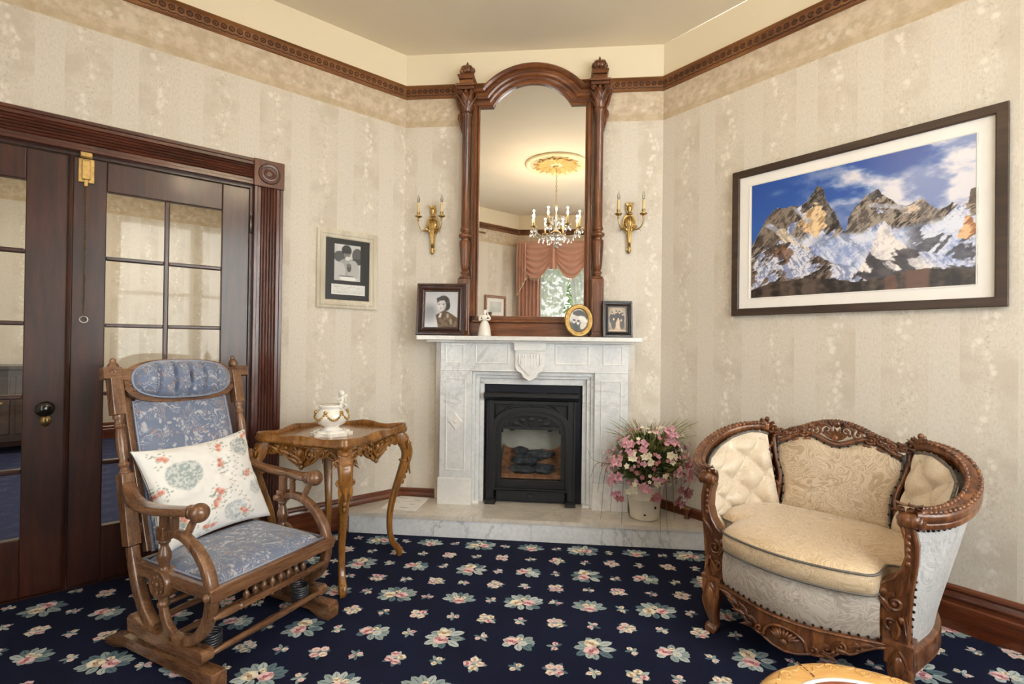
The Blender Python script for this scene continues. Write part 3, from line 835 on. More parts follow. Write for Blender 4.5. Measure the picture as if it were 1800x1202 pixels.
def bouquet(mb, kind, cx, cy, rng):
    z = .0012
    if kind == 0:      # two roses side by side, sprays left and right
        for (dx, dy, a, L) in [(-.02, 0, 180, .085), (-.03, .01, 160, .072), (-.03, -.015, 205, .070), (0, .02, 115, .070), (.01, .02, 75, .068), (.03, .02, 45, .06), (.03, 0, 8, .078), (.03, -.02, -22, .066), (.02, -.02, -60, .055), (-.005, -.02, -95, .052), (-.03, -.02, 230, .05), (.04, .01, 28, .07), (-.01, .02, 140, .075)]:
            flat_leaf(mb, (cx + dx, cy + dy), math.radians(a), L, .026, z + rng.random() * .0003, rng.choice((GREY1, GREY1, GREY2, GREY3)))
        flat_rose(mb, (cx - .030, cy - .004), .027, z + .0006, CREAMS, rng); flat_rose(mb, (cx + .026, cy + .0), .026, z + .0007, PINKS, rng)
        flat_rose(mb, (cx - .0, cy + .028), .012, z + .0012, CREAMS, rng)
    elif kind == 1:    # single pink rose with a crest of leaves
        for (dx, dy, a, L) in [(0, 0, 90, .07), (-.01, 0, 115, .072), (.01, 0, 65, .070), (-.02, 0, 145, .070), (.02, 0, 35, .068), (-.02, -.01, 175, .070), (.02, -.01, 5, .075), (0, -.01, 205, .055), (.0, -.01, -30, .055), (0, -.02, -80, .035)]:
            flat_leaf(mb, (cx + dx, cy + dy), math.radians(a), L, .024, z + rng.random() * .0003, rng.choice((GREY1, GREY1, GREY2, GREY3)))
        flat_rose(mb, (cx + .004, cy - .018), .024, z + .0006, PINKS, rng); flat_rose(mb, (cx - .014, cy + .010), .014, z + .0012, CREAMS, rng); flat_rose(mb, (cx + .020, cy + .008), .012, z + .0012, CREAMS, rng)
    elif kind == 2:    # two roses one above the other
        for (dx, dy, a, L) in [(-.01, .02, 170, .06), (.0, .03, 120, .05), (.01, .03, 60, .05), (.02, .02, 20, .075), (.02, 0, -5, .085), (.02, -.02, -35, .075), (0, -.03, -80, .055), (-.02, -.02, 215, .07), (-.02, 0, 185, .068), (.02, .01, 40, .07), (-.01, -.03, 250, .05), (.03, -.01, 8, .06)]:
            flat_leaf(mb, (cx + dx, cy + dy), math.radians(a), L, .026, z + rng.random() * .0003, rng.choice((GREY1, GREY1, GREY2, GREY3)))
        flat_rose(mb, (cx - .004, cy + .028), .027, z + .0006, PINKS if (int(cx * 10) % 2) else CREAMS, rng); flat_rose(mb, (cx - .008, cy - .020), .028, z + .0008, CREAMS if (int(cx * 10) % 2) else PINKS, rng)
    else:              # pink rose left, spray right
        for (dx, dy, a, L) in [(0, 0, 10, .085), (0, 0, -15, .085), (.02, .01, 35, .06), (.02, -.01, -45, .065), (-.01, 0, 120, .055), (-.01, 0, 165, .062), (-.02, -.01, 200, .05), (0, .01, 70, .06), (.03, 0, -2, .05), (0, -.01, -75, .055)]:
            flat_leaf(mb, (cx + dx, cy + dy), math.radians(a), L, .025, z + rng.random() * .0003, rng.choice((GREY1, GREY1, GREY2, GREY3)))
        flat_rose(mb, (cx - .024, cy + .006), .025, z + .0006, PINKS, rng); flat_rose(mb, (cx + .022, cy - .006), .017, z + .0009, (GREY3, CREAM, GREY1), rng)
        flat_rose(mb, (cx + .008, cy + .022), .012, z + .0012, CREAMS, rng)
def sprig(mb, cx, cy, rng, s=1.0, n=3):
    z = .0012; a0 = rng.random() * 2 * PI
    for k in range(n + 3):
        a = a0 + k * 2 * PI / (n + 3) + rng.uniform(-.3, .3)
        flat_leaf(mb, (cx, cy), a, .038 * s * rng.uniform(.8, 1.2), .011 * s, z + .0001 * k, rng.choice((GREY1, GREY2, GREY3)))
    for k in range(n):
        a = a0 + .5 + k * 2 * PI / n
        flat_rose(mb, (cx + .016 * s * math.cos(a), cy + .016 * s * math.sin(a)), .0105 * s, z + .0008 + .0004 * k, rng.choice((CREAMS, PINKS, (PK, CREAM, PK2), (CREAM, PK, PK2))), rng)
HE = [(-.216, -.37), (1.97, -.37)]
mb = MB()
flo_poly = [(p.x, p.y) for p in plan]
mb.prism(flo_poly, 'z', -.05, 0, 0)
rng = random.Random(3)
motifs = MB()
def carpet_ok(ex, ny, m=.0):
    p = FC @ Vector((ex, ny, 0))
    if p.y < -1.2: return False
    if ny > -.37 - m and -.3 < ex < 2.1: return False
    return in_poly(p, plan)
for i in range(-14, 16):
    for j in range(-1, 16):
        ex = .035 + .3 * i; ny = -(.462 + .305 * j)
        if carpet_ok(ex, ny, .07):
            if j % 2 == 0: kind = 0 if i % 2 == 0 else 1
            else: kind = 2 if i % 2 == 0 else 3
            if j % 4 >= 2 and kind in (0, 1): ex_k = 1 - kind
            else: ex_k = kind
            bouquet(motifs, ex_k, ex, ny, rng)
        if carpet_ok(ex + .15, ny - .152, .05): sprig(motifs, ex + .15, ny - .152, rng, 1.45, 4)
        if carpet_ok(ex, ny - .152, .03): sprig(motifs, ex + rng.uniform(-.01, .01), ny - .152, rng, 1.0, 2)
        if carpet_ok(ex + .15, ny, .03): sprig(motifs, ex + .15, ny + rng.uniform(-.02, .02), rng, 1.0, 2)
mb.T = FC; mb.v += [tuple(FC @ Vector(p)) for p in motifs.v]
off = len(mb.v) - len(motifs.v)
mb.f += [[i + off for i in f] for f in motifs.f]; mb.m += [1] * len(motifs.f); mb.sm += motifs.sm; mb.c += motifs.c
# keep every motif face looking up
fl_ = mb.build('floor', [M['carpet'], M['carpet_flower']], colors=True); struct(fl_)

# ---- the room beyond the glazed doors
HL = FL @ Matrix.Translation((-1.72, 0, 0))
mb = MB(); mb.box(-3.4, 2.4, .12, 4.6, -.05, -.001); struct(mb.build('floor_beyond_doors', M['carpet_hall']), HL)
mb = MB(); mb.box(-3.4, 2.4, .12, 4.6, CH, CH + .08); struct(mb.build('ceiling_beyond_doors', M['ceiling']), HL)
mb = MB(); mb.box(-3.4, 2.4, 4.5, 4.6, 0, CH); struct(mb.build('wall_beyond_doors', M['paper_B']), HL)
mb = MB(); mb.box(-3.5, -3.4, .12, 4.6, 0, CH); struct(mb.build('wall_beyond_doors_left', M['paper_B']), HL)
mb = MB(); mb.box(2.4, 2.5, .12, 4.6, 0, CH); struct(mb.build('wall_beyond_doors_right', M['paper_B']), HL)
skirting('baseboard_beyond', HL @ Matrix.Translation((0, 4.5, 0)), -3.4, 2.4)
area_light('hall_added_fill_light', HL, 0, 2.3, 3.0, 1.0, 1.0, HALL, (1, .9, .76)).matrix_world = HL @ Matrix.Translation((0.2, 2.6, 3.15))  # added fill panel that brightens the hall; no lamp hangs there
sb = empty('sideboard', HL @ TR(-.9, 4.2, 0), 'dark wooden sideboard seen dimly through the glazed doors', 'sideboard')
mb = MB(); mb.box(-.9, .9, -.22, .25, .12, .86); mb.build('body', M['sideboard'], sb, bevel=.01)
mb = MB(); mb.box(-.95, .95, -.26, .27, .86, .90); mb.build('top', M['sideboard'], sb, bevel=.008)
for k in range(3):
    mb = MB(); mb.box(-.86 + k * .58, -.32 + k * .58, -.235, -.22, .2, .8); dd_ = mb.build('cupboard_door', M['sideboard'], sb, bevel=.008)
    mb = MB(); mb.ball((-.38 + k * .58, -.25, .52), .014); mb.build('knob', M['brass'], dd_)
for sx in (-.82, .82):
    for sy in (-.16, .18):
        mb = MB(); mb.box(sx - .03, sx + .03, sy - .03, sy + .03, 0, .12); mb.build('leg', M['sideboard'], sb)

# ---- garden beyond the windows
mb = MB(); mb.box(-12, 12, -16, -2.6, -.9, -.85); struct(mb.build('ground', M['lawn']))
rg = random.Random(11)
for (x, y, s_, lab) in ((-.3, -6.6, 1.9, 'pale green leafy garden tree outside the sheer curtained window, seen in the mirror'),):
    t_ = empty('garden_tree', TR(x, y, -.85), lab, 'tree')
    mb = MB(); mb.tube([(0, 0, 0), (.05, 0, 1.2), (0, .05, 2.4 * s_)], [.12, .10, .05], 8); mb.build('trunk', M['sideboard'], t_)
    mb = MB()
    for k in range(1500):
        a = rg.random() * 2 * PI; zz = rg.uniform(-1, 1); rr = s_ * 1.1 * (rg.random() ** .4)
        p = Vector((rr * math.cos(a) * math.sqrt(1 - zz * zz), rr * math.sin(a) * math.sqrt(1 - zz * zz), 2.4 * s_ + rr * zz * 1.1))
        d_ = Vector((rg.uniform(-1, 1), rg.uniform(-1, 1), rg.uniform(-.6, .6)))
        leaf3(mb, p, d_, (rg.uniform(-.5, .5), rg.uniform(-.5, .5), 1), .24, .12)
    mb.build('crown', M['foliage'], t_)

# ================================================================== FIREPLACE
# ---- hearth: raised marble step across the chimney corner
he = empty('marble_hearth', FC, 'low veined white marble hearth step across the chimney corner', 'hearth')
nL = FC.inverted().to_3x3() @ Vector((-dL.y, dL.x, 0)); nR = FC.inverted().to_3x3() @ (-Vector((-dR.y, dR.x, 0))) * -1
def hearth_poly(front, inset=0):
    a = Vector((-.216 + inset, -front, 0)); b = Vector((1.97 - inset, -front, 0))
    # run square to the side walls, stopping just clear of the skirting boards
    dLl = FC.inverted().to_3x3() @ dL; dRl = FC.inverted().to_3x3() @ dR
    def clip(p, org, wn, keep=.033):
        dist = (p - org).dot(wn)      # signed distance inside the room
        return p + wn * (keep - dist)
    wnL = Vector((dLl.y, -dLl.x, 0)); oL = Vector((0, 0, 0))
    wnR = Vector((dRl.y, -dRl.x, 0)); oR = Vector((LEN_C, 0, 0))
    a2 = clip(a, oL, wnL); b2 = clip(b, oR, wnR)
    cL = Vector((.034 * .42, -.0, 0)); 
    return [a, b, b2, Vector((LEN_C - .014, -.002, 0)), Vector((.014, -.002, 0)), a2]
mb = MB(); P_ = [(p.x, p.y) for p in hearth_poly(.362, .004)]
mb.prism(P_, 'z', 0, .106); mb.build('riser', M['marble_hearth'], he)
mb = MB(); P_ = [(p.x, p.y) for p in hearth_poly(.37)]
mb.prism(P_, 'z', .106, .130); mb.build('slab', M['marble_slab'], he, bevel=.004)
for x in (.62, 1.20):
    mb = MB(); mb.box(x - .0012, x + .0012, -.37, -.01, .1300, .1304); mb.build('slab_joint', M['grout'], he)
for x in (.33, .93, 1.53):
    mb = MB(); mb.box(x - .0012, x + .0012, -.3625, -.362, .002, .105); mb.build('riser_joint', M['grout'], he)

# ---- chimneypiece
mp = empty('mantelpiece', FC @ TR(.915, -.1, .13), 'white marble mantelpiece with plain panelled jambs and central keystone', 'mantelpiece')
MI = TR(-.915, .1, -.13)      # everything below is written in chimney wall coordinates
def mpart(name, mb, mat, parent=None, **k):
    mb.v = [tuple(MI @ Vector(p)) for p in mb.v] ; return mb.build(name, mat, parent or mp, **k)
mb = MB(); mb.box(.158, 1.602, -.215, -.002, 1.214, 1.242); mpart('shelf', mb, M['marble_top'], bevel=.004)
mb = MB(); mb.box(.215, 1.56, -.17, -.002, 1.200, 1.214); mpart('bed_moulding', mb, M['marble_top'], bevel=.003)
for xa, xb in ((.246, .302), (1.528, 1.582)):
    mb = MB(); mb.box(xa, xb, -.030, -.002, .130, 1.200); mpart('backing_slab', mb, M['marble_slab'], bevel=.002)
mb = MB(); mb.box(.302, 1.528, -.130, -.002, 1.010, 1.200)
mpart('frieze', mb, M['marble'], bevel=.002)
for x0, x1 in ((.302, .514), (1.317, 1.528)):
    mb = MB(); mb.box(x0, x1, -.130, -.002, .306, 1.010); mpart('jamb', mb, M['marble'], bevel=.002)
    mb = MB(); mb.box(x0 - .008, x1 + .006, -.148, -.002, .130, .306); mpart('plinth', mb, M['marble_top'], bevel=.003)
# stepped reveal
mb = MB()
for (xa, xb, yy, zt) in ((.514, .535, -.105, .985), (.535, .560, -.085, .965), (.560, .588, -.06, .942)):
    mb.box(xa, xb, yy, -.002, .13, zt); xa2, xb2 = 1.831 - xb, 1.831 - xa; mb.box(xa2, xb2, yy, -.002, .13, zt)
mb.box(.514, 1.317, -.105, -.002, .985, 1.010); mb.box(.535, 1.296, -.085, -.002, .965, .985); mb.box(.560, 1.271, -.06, -.002, .922, .965)
mpart('reveal', mb, M['marble'], bevel=.002)
for x0 in (.535, 1.262):
    mb = MB(); mb.box(x0 - .015, x0 + .030, -.112, -.06, .13, .150); mpart('reveal_foot', mb, M['marble_top'], bevel=.003)
def raised_frame(mb, x0, x1, z0, z1, y, w=.008, d=.006):
    for (a, b, c, e) in ((x0, x1, z1 - w, z1), (x0, x1, z0, z0 + w), (x0, x0 + w, z0 + w, z1 - w), (x1 - w, x1, z0 + w, z1 - w)):
        mb.box(a, b, y - d, y, c, e)
mb = MB()
for x0, x1 in ((.335, .461), (.536, .760), (1.060, 1.280), (1.368, 1.494)): raised_frame(mb, x0, x1, 1.062, 1.188, -.130)
for x0, x1 in ((.342, .474), (1.357, 1.489)): raised_frame(mb, x0, x1, .352, .965, -.130)
mb.box(.302, 1.528, -.134, -.130, 1.012, 1.018)
mpart('panel_moulding', mb, M['marble_top'], bevel=.0015)
for cx in (.408,):
    mb = MB(); c = Vector((cx, -.130, .675)); r = .052
    mb.add([(cx - r, -.130, .675), (cx, -.130, .675 - r * 1.15), (cx + r, -.130, .675), (cx, -.130, .675 + r * 1.15), (cx - r * .8, -.138, .675), (cx, -.138, .675 - r * .95), (cx + r * .8, -.138, .675), (cx, -.138, .675 + r * .95)],
           [(0, 1, 5, 4), (1, 2, 6, 5), (2, 3, 7, 6), (3, 0, 4, 7), (4, 5, 6, 7)])
    mb.lathe([(.012, 0), (.010, .004), (.004, .006), (.001, .006)], 12, TR(cx, -.138, .675) @ ROT(90, 'X'))
    mpart('lozenge', mb, M['marble_top'])
mb = MB(); kx = .898
mb.box(kx - .103, kx + .103, -.168, -.130, 1.150, 1.200); mb.box(kx - .092, kx + .092, -.160, -.130, 1.135, 1.150)
out_ = [(kx - .094, 1.135), (kx + .094, 1.135), (kx + .094, 1.045), (kx + .080, 1.020), (kx + .050, 1.005), (kx + .040, .980), (kx, .955), (kx - .040, .980), (kx - .050, 1.005), (kx - .080, 1.020), (kx - .094, 1.045)]
mb.prism(out_[::-1], 'y', -.152, -.105)
mb.tube([(x, -.152, z) for x, z in out_[2:]], .006, 6)
mb.prism([(kx + (x - kx) * .62, 1.045 + (z - 1.045) * .62) for x, z in out_][::-1], 'y', -.162, -.150)
for k in range(4):
    xx = kx - .057 + k * .038
    mb.tube([(xx - .012, -.1575, 1.128), (xx - .012, -.158, 1.062 - .012 * (k in (1, 2))), (xx, -.158, 1.050 - .014 * (k in (1, 2))), (xx + .012, -.158, 1.062 - .012 * (k in (1, 2))), (xx + .012, -.156, 1.128)], .0065, 5)
mpart('keystone', mb, M['marble_top'], bevel=.002)

# ---- cast iron gas stove set into the opening
st = empty('gas_stove_insert', FC @ TR(.905, -.03, .13), 'black cast iron arched gas stove set in the mantelpiece opening', 'stove')
SI = TR(-.905, .03, -.13)
def spart(name, mb, mat, parent=None, **k):
    mb.v = [tuple(SI @ Vector(p)) for p in mb.v]; return mb.build(name, mat, parent or st, **k)
mb = MB()
for (a, b, c, e) in ((.590, 1.241, .80, .920), (.590, .670, .131, .80), (1.140, 1.241, .131, .80), (.67, 1.14, .131, .205)): mb.box(a, b, -.030, -.004, c, e)
spart('surround_plate', mb, M['iron_back'], bevel=.002)
# front casting with arched opening
def arch_pts(cx, w, z0, zs, h, n=18):
    # from bottom right up over to bottom left
    pts = [(cx + w, z0)]
    for i in range(n + 1):
        a = PI * i / n; pts.append((cx + w * math.copysign(abs(math.cos(a)) ** .75, math.cos(a)), zs + h * math.sin(a) ** .8))
    pts.append((cx - w, z0)); return pts
cx = .905
def arch_ring(mb, w0, h0, w1, h1, z0, zs, y0, y1):
    A = arch_pts(cx, w0, z0, zs, h0); B = arch_pts(cx, w1, z0, zs, h1); n = len(A)
    vs = [(x, y0, z) for x, z in A] + [(x, y0, z) for x, z in B] + [(x, y1, z) for x, z in A] + [(x, y1, z) for x, z in B]
    fs = []
    for i in range(n - 1):
        fs += [(i, i + 1, n + i + 1, n + i), (2 * n + i, 3 * n + i, 3 * n + i + 1, 2 * n + i + 1), (i, 2 * n + i, 2 * n + i + 1, i + 1), (n + i, n + i + 1, 3 * n + i + 1, 3 * n + i)]
    mb.add(vs, [f[::-1] for f in fs], 0, False)
mb = MB()
mb.box(.618, .660, -.075, -.03, .135, .815); mb.box(1.150, 1.192, -.075, -.03, .135, .815)
mb.box(.612, .622, -.085, -.03, .135, .815); mb.box(1.188, 1.198, -.085, -.03, .135, .815)
mb.box(.660, 1.150, -.066, -.03, .790, .812)
arch_ring(mb, .268, .190, .232, .160, .235, .585, -.078, -.03)
arch_ring(mb, .236, .164, .222, .150, .235, .585, -.070, -.03)
arch_ring(mb, .222, .150, .200, .128, .235, .585, -.062, -.03)
# spandrels
for sgn in (1, -1):
    pts = [(cx + sgn * .245, .790), (cx + sgn * .245, .64)] 
    A = arch_pts(0, .262, .235, .585, .186)
    arc = [(cx + sgn * x, z) for x, z in A if x > 0 and z > .62]
    poly = [(cx + sgn * .246, .792)] + arc + [(cx + sgn * .01, .792)]
    mb.prism(poly if sgn < 0 else poly[::-1], 'y', -.045, -.03)
    mb.tube([(cx + sgn * .236, -.052, .782), (cx + sgn * .236, -.052, .70), (cx + sgn * .215, -.052, .725), (cx + sgn * .165, -.052, .765), (cx + sgn * .12, -.052, .782), (cx + sgn * .236, -.052, .782)], .004, 5)
mb.box(.66, 1.15, -.070, -.03, .235, .285); mb.box(.68, 1.13, -.078, -.03, .262, .272)
mb.box(.70, 1.11, -.074, -.03, .240, .246)
spart('front_casting', mb, M['iron'], bevel=.003)
mb = MB()
sec = [(-.03, .82), (-.085, .82), (-.100, .832), (-.112, .840), (-.112, .858), (-.104, .868), (-.03, .868)]
mb.prism(sec, 'x', .592, 1.218); spart('canopy', mb, M['iron'], bevel=.003)
mb = MB(); mb.box(cx - .202, cx + .202, -.060, -.030, .622, .642)
for k in range(7):
    a = PI * (k + .5) / 7
    mb.bar((cx + .03 * math.cos(a), -.05, .635), (cx + .19 * math.cos(a), -.05, .60 + .125 * math.sin(a)), .012, .008, up=(0, 1, 0))
    mb.ball((cx + .13 * math.cos(a), -.052, .605 + .085 * math.sin(a)), (.022, .006, .014), 8, 5)
arch_ring(mb, .20, .128, .188, .116, .625, .600, -.058, -.03)
mb.prism([(cx - .19, .63)] + [(cx - .19 * math.cos(PI * i / 12), .60 + .118 * math.sin(PI * i / 12)) for i in range(1, 12)] + [(cx + .19, .63)], 'y', -.038, -.030)
spart('fan_grille', mb, M['iron'], bevel=.001)
mb = MB()
mb.prism([(.668, .236), (.66, .236), (.66, .215)] + [(.66 + .49 * i / 10, .222 + .008 * math.sin(PI * i / 10)) for i in range(0, 11)][::-1][::-1] + [(1.15, .236)], 'y', -.092, -.03)
mb.box(.675, 1.135, -.060, -.03, .145, .215)
dr_ = spart('lower_drawer', mb, M['iron'], bevel=.003)
mb = MB(); mb.box(.885, .925, -.070, -.058, .172, .190); spart('drawer_pull', mb, M['iron'], dr_, bevel=.004)
for x in (.640, 1.170):
    mb = MB(); mb.prism([(-.030, .1305), (-.112, .1305), (-.112, .145), (-.095, .158), (-.03, .165)], 'x', x - .034, x + .034); spart('foot', mb, M['iron'], bevel=.003)
mb = MB(); mb.box(.703, 1.107, -.040, -.036, .300, .625); spart('glass', mb, M['fireglass'])
mb = MB()
x0, x1, yb = .69, 1.12, .19
mb.box(x0 - .02, x1 + .02, yb, yb + .01, .21, .71); mb.box(x0 - .02, x0 - .01, -.03, yb, .21, .71); mb.box(x1 + .01, x1 + .02, -.03, yb, .21, .71)
mb.box(x0 - .01, x1 + .01, -.03, yb, .21, .22); mb.box(x0 - .01, x1 + .01, -.03, yb, .70, .71)
spart('firebox', mb, M['soot'])
mb = MB()
def bed(u, v):
    x = lerp(.700, 1.110, u); y = lerp(-.028, .175, v); z = .305 + .13 * v ** 1.3 + .040 * (abs(u - .5) * 2) ** 2 * v + .010 * math.sin(u * 17 + 3 * v) * v
    return (x, y, z)
mb.surf(bed, 24, 14); mb.box(.700, 1.110, -.03, -.020, .29, .318)
spart('ember_bed', mb, M['ember'])
rc = random.Random(5)
def lump(c, r):
    mb = MB()
    sx, sy, sz = r
    def fn(u, v):
        a = 2 * PI * u; t_ = PI * v; p = Vector((math.sin(t_) * math.cos(a), math.sin(t_) * math.sin(a), math.cos(t_)))
        k = 1 + .28 * mnoise.noise(p * 1.7 + Vector(c) * 9)
        return (c[0] + sx * p.x * k, c[1] + sy * p.y * k, c[2] + sz * p.z * k)
    mb.surf(fn, 18, 12, cu=True, flip=True); spart('coal', mb, M['coal'])
for c, r in [((.86, .04, .395), (.085, .035, .040)), ((.95, .07, .43), (.10, .035, .034)), ((.81, .00, .345), (.06, .03, .026)), ((.985, .005, .350), (.080, .034, .036)), ((.88, -.005, .340), (.06, .028, .026)), ((.83, .09, .445), (.055, .03, .030))]: lump(c, r)

# ---- small things on the hearth
pp = empty('paper_booklet', FC @ TR(.09, -.165, .131, math.radians(-4)), 'thin white printed booklet lying on the left of the marble hearth', 'booklet')
mb = MB(); mb.box(-.115, .115, -.135, .135, 0, .0035); mb.build('pages', M['paper'], pp)
mb = MB(); 
for (x, y, w) in ((-.05, .09, .05), (.06, .06, .04), (.05, -.02, .035), (.02, -.09, .05), (-.06, .0, .03)): mb.box(x - w / 2, x + w / 2, y - .004, y + .004, .0035, .0038)
mb.box(-.10, .10, .03, .032, .0035, .0038)
mb.build('print', M['ink'], pp)
gv = empty('gas_valve', FR @ TR(.235, -.055, .13), 'small brown gas valve knob by the skirting behind the armchair', 'valve')
mb = MB(); mb.lathe([(.018, 0), (.018, .006), (.007, .010), (.007, .030), (.014, .034), (.016, .042), (.012, .052), (.001, .055)], 14); mb.build('stem', M['rosette'], gv)
mb = MB(); mb.bar((-.022, 0, .060), (.022, 0, .060), .008, .012); mb.bar((0, 0, .05), (0, 0, .064), .008, .008); mb.build('handle', M['brass'], gv)
mb = MB(); mb.tube(cr([(1.205, 3.22, .138), (1.225, 3.10, .14), (1.222, 3.00, .136), (1.210, 2.955, .134), (1.196, 2.932, .10), (1.175, 2.905, .03), (1.13, 2.86, .006), (1.08, 2.84, .006)], 6), .0028, 6)
tag(mb.build('cable', M['cord_grey']), 'thin grey cable trailing over the right end of the marble hearth', 'cable')

# ================================================================== OVERMANTEL MIRROR
mr = empty('overmantel_mirror', FC @ TR(.888, -.05, 1.242), 'tall walnut framed pier mirror with arched top and crown finials on the mantelpiece', 'mirror')
MM = TR(-.888, .05, -1.242)
def rpart(name, mb, mat, parent=None, **k):
    mb.v = [tuple(MM @ Vector(p)) for p in mb.v]; return mb.build(name, mat, parent or mr, **k)
cx = .888
GL, GR, GB, GS = .532, 1.244, 1.377, 2.790
AR = .262         # half width of the arch
ZA = 2.945
def arch_line(hw, zs, zt, n=22, ex=None):
    # shallow segmental arch from +hw to -hw
    h = zt - zs; R = (hw * hw + h * h) / (2 * h); a0 = math.asin(hw / R); zc = zt - R
    return [(cx + R * math.sin(a0 * (1 - 2 * i / n)), zc + R * math.cos(a0 * (1 - 2 * i / n))) for i in range(n + 1)]
def outline(off):
    # glass outline grown by off, going up the right side, over the arch, down the left
    k = off * .55
    ar = arch_line(AR + off * .62, GS + off, ZA + off)
    return [(GR + off, GB - off), (GR + off, GS + off)] + ar + [(GL - off, GS + off), (GL - off, GB - off)]
mb = MB(); o0 = outline(.004); mb.prism(o0, 'y', -.036, -.032); rpart('mirror_glass', mb, M['mirror'])
mb = MB(); o0 = outline(.03); mb.prism(o0, 'y', -.030, -.012); rpart('backboard', mb, M['mirror_wood'])
def ring_between(mb, o_in, o_out, yi, yo, mi=0):
    n = len(o_in)
    vs = [(x, yi, z) for x, z in o_in] + [(x, yo, z) for x, z in o_out]
    mb.add(vs, [(i, i + 1, n + i + 1, n + i) for i in range(n - 1)], mi, False)
mb = MB()
prof = [(0, -.034), (0, -.048), (.010, -.054), (.018, -.050), (.022, -.044), (.036, -.044), (.046, -.050), (.056, -.066), (.066, -.072), (.074, -.070), (.080, -.060), (.096, -.060), (.104, -.074), (.116, -.084), (.126, -.080), (.132, -.070), (.132, -.010)]
side_prof = [(0, -.034), (0, -.048), (.008, -.054), (.014, -.050), (.018, -.044), (.034, -.044), (.040, -.052), (.046, -.052), (.048, -.03), (.048, -.010)]
# sides
for i in range(len(side_prof) - 1):
    a, b = side_prof[i], side_prof[i + 1]
    mb.add([(GR + a[0], a[1], GB - .0), (GR + a[0], a[1], GS + a[0]), (GR + b[0], b[1], GB), (GR + b[0], b[1], GS + b[0])], [(0, 2, 3, 1)])
    mb.add([(GL - a[0], a[1], GB - .0), (GL - a[0], a[1], GS + a[0]), (GL - b[0], b[1], GB), (GL - b[0], b[1], GS + b[0])], [(0, 1, 3, 2)])
rpart('side_moulding', mb, M['mirror_wood'])
mb = MB()
for i in range(len(prof) - 1):
    A, B = prof[i], prof[i + 1]
    def top_line(o):
        sh = AR + o * .62
        return [(GR + min(o, .03), GS + o)] + arch_line(sh, GS + o, ZA + o) + [(GL - min(o, .03), GS + o)]
    a, b = top_line(A[0]), top_line(B[0]); n = len(a)
    mb.add([(x, A[1], z) for x, z in a] + [(x, B[1], z) for x, z in b], [(k, n + k, n + k + 1, k + 1) for k in range(n - 1)])
rpart('arched_head', mb, M['mirror_wood_x'])
mb = MB()
mb.box(.445, 1.331, -.060, -.005, 1.243, 1.335); mb.box(.50, 1.28, -.078, -.005, 1.335, 1.352); mb.box(.52, 1.256, -.066, -.030, 1.352, 1.377)
mb.box(.46, 1.316, -.072, -.005, 1.243, 1.262)
rpart('base_rail', mb, M['mirror_wood_x'], bevel=.004)
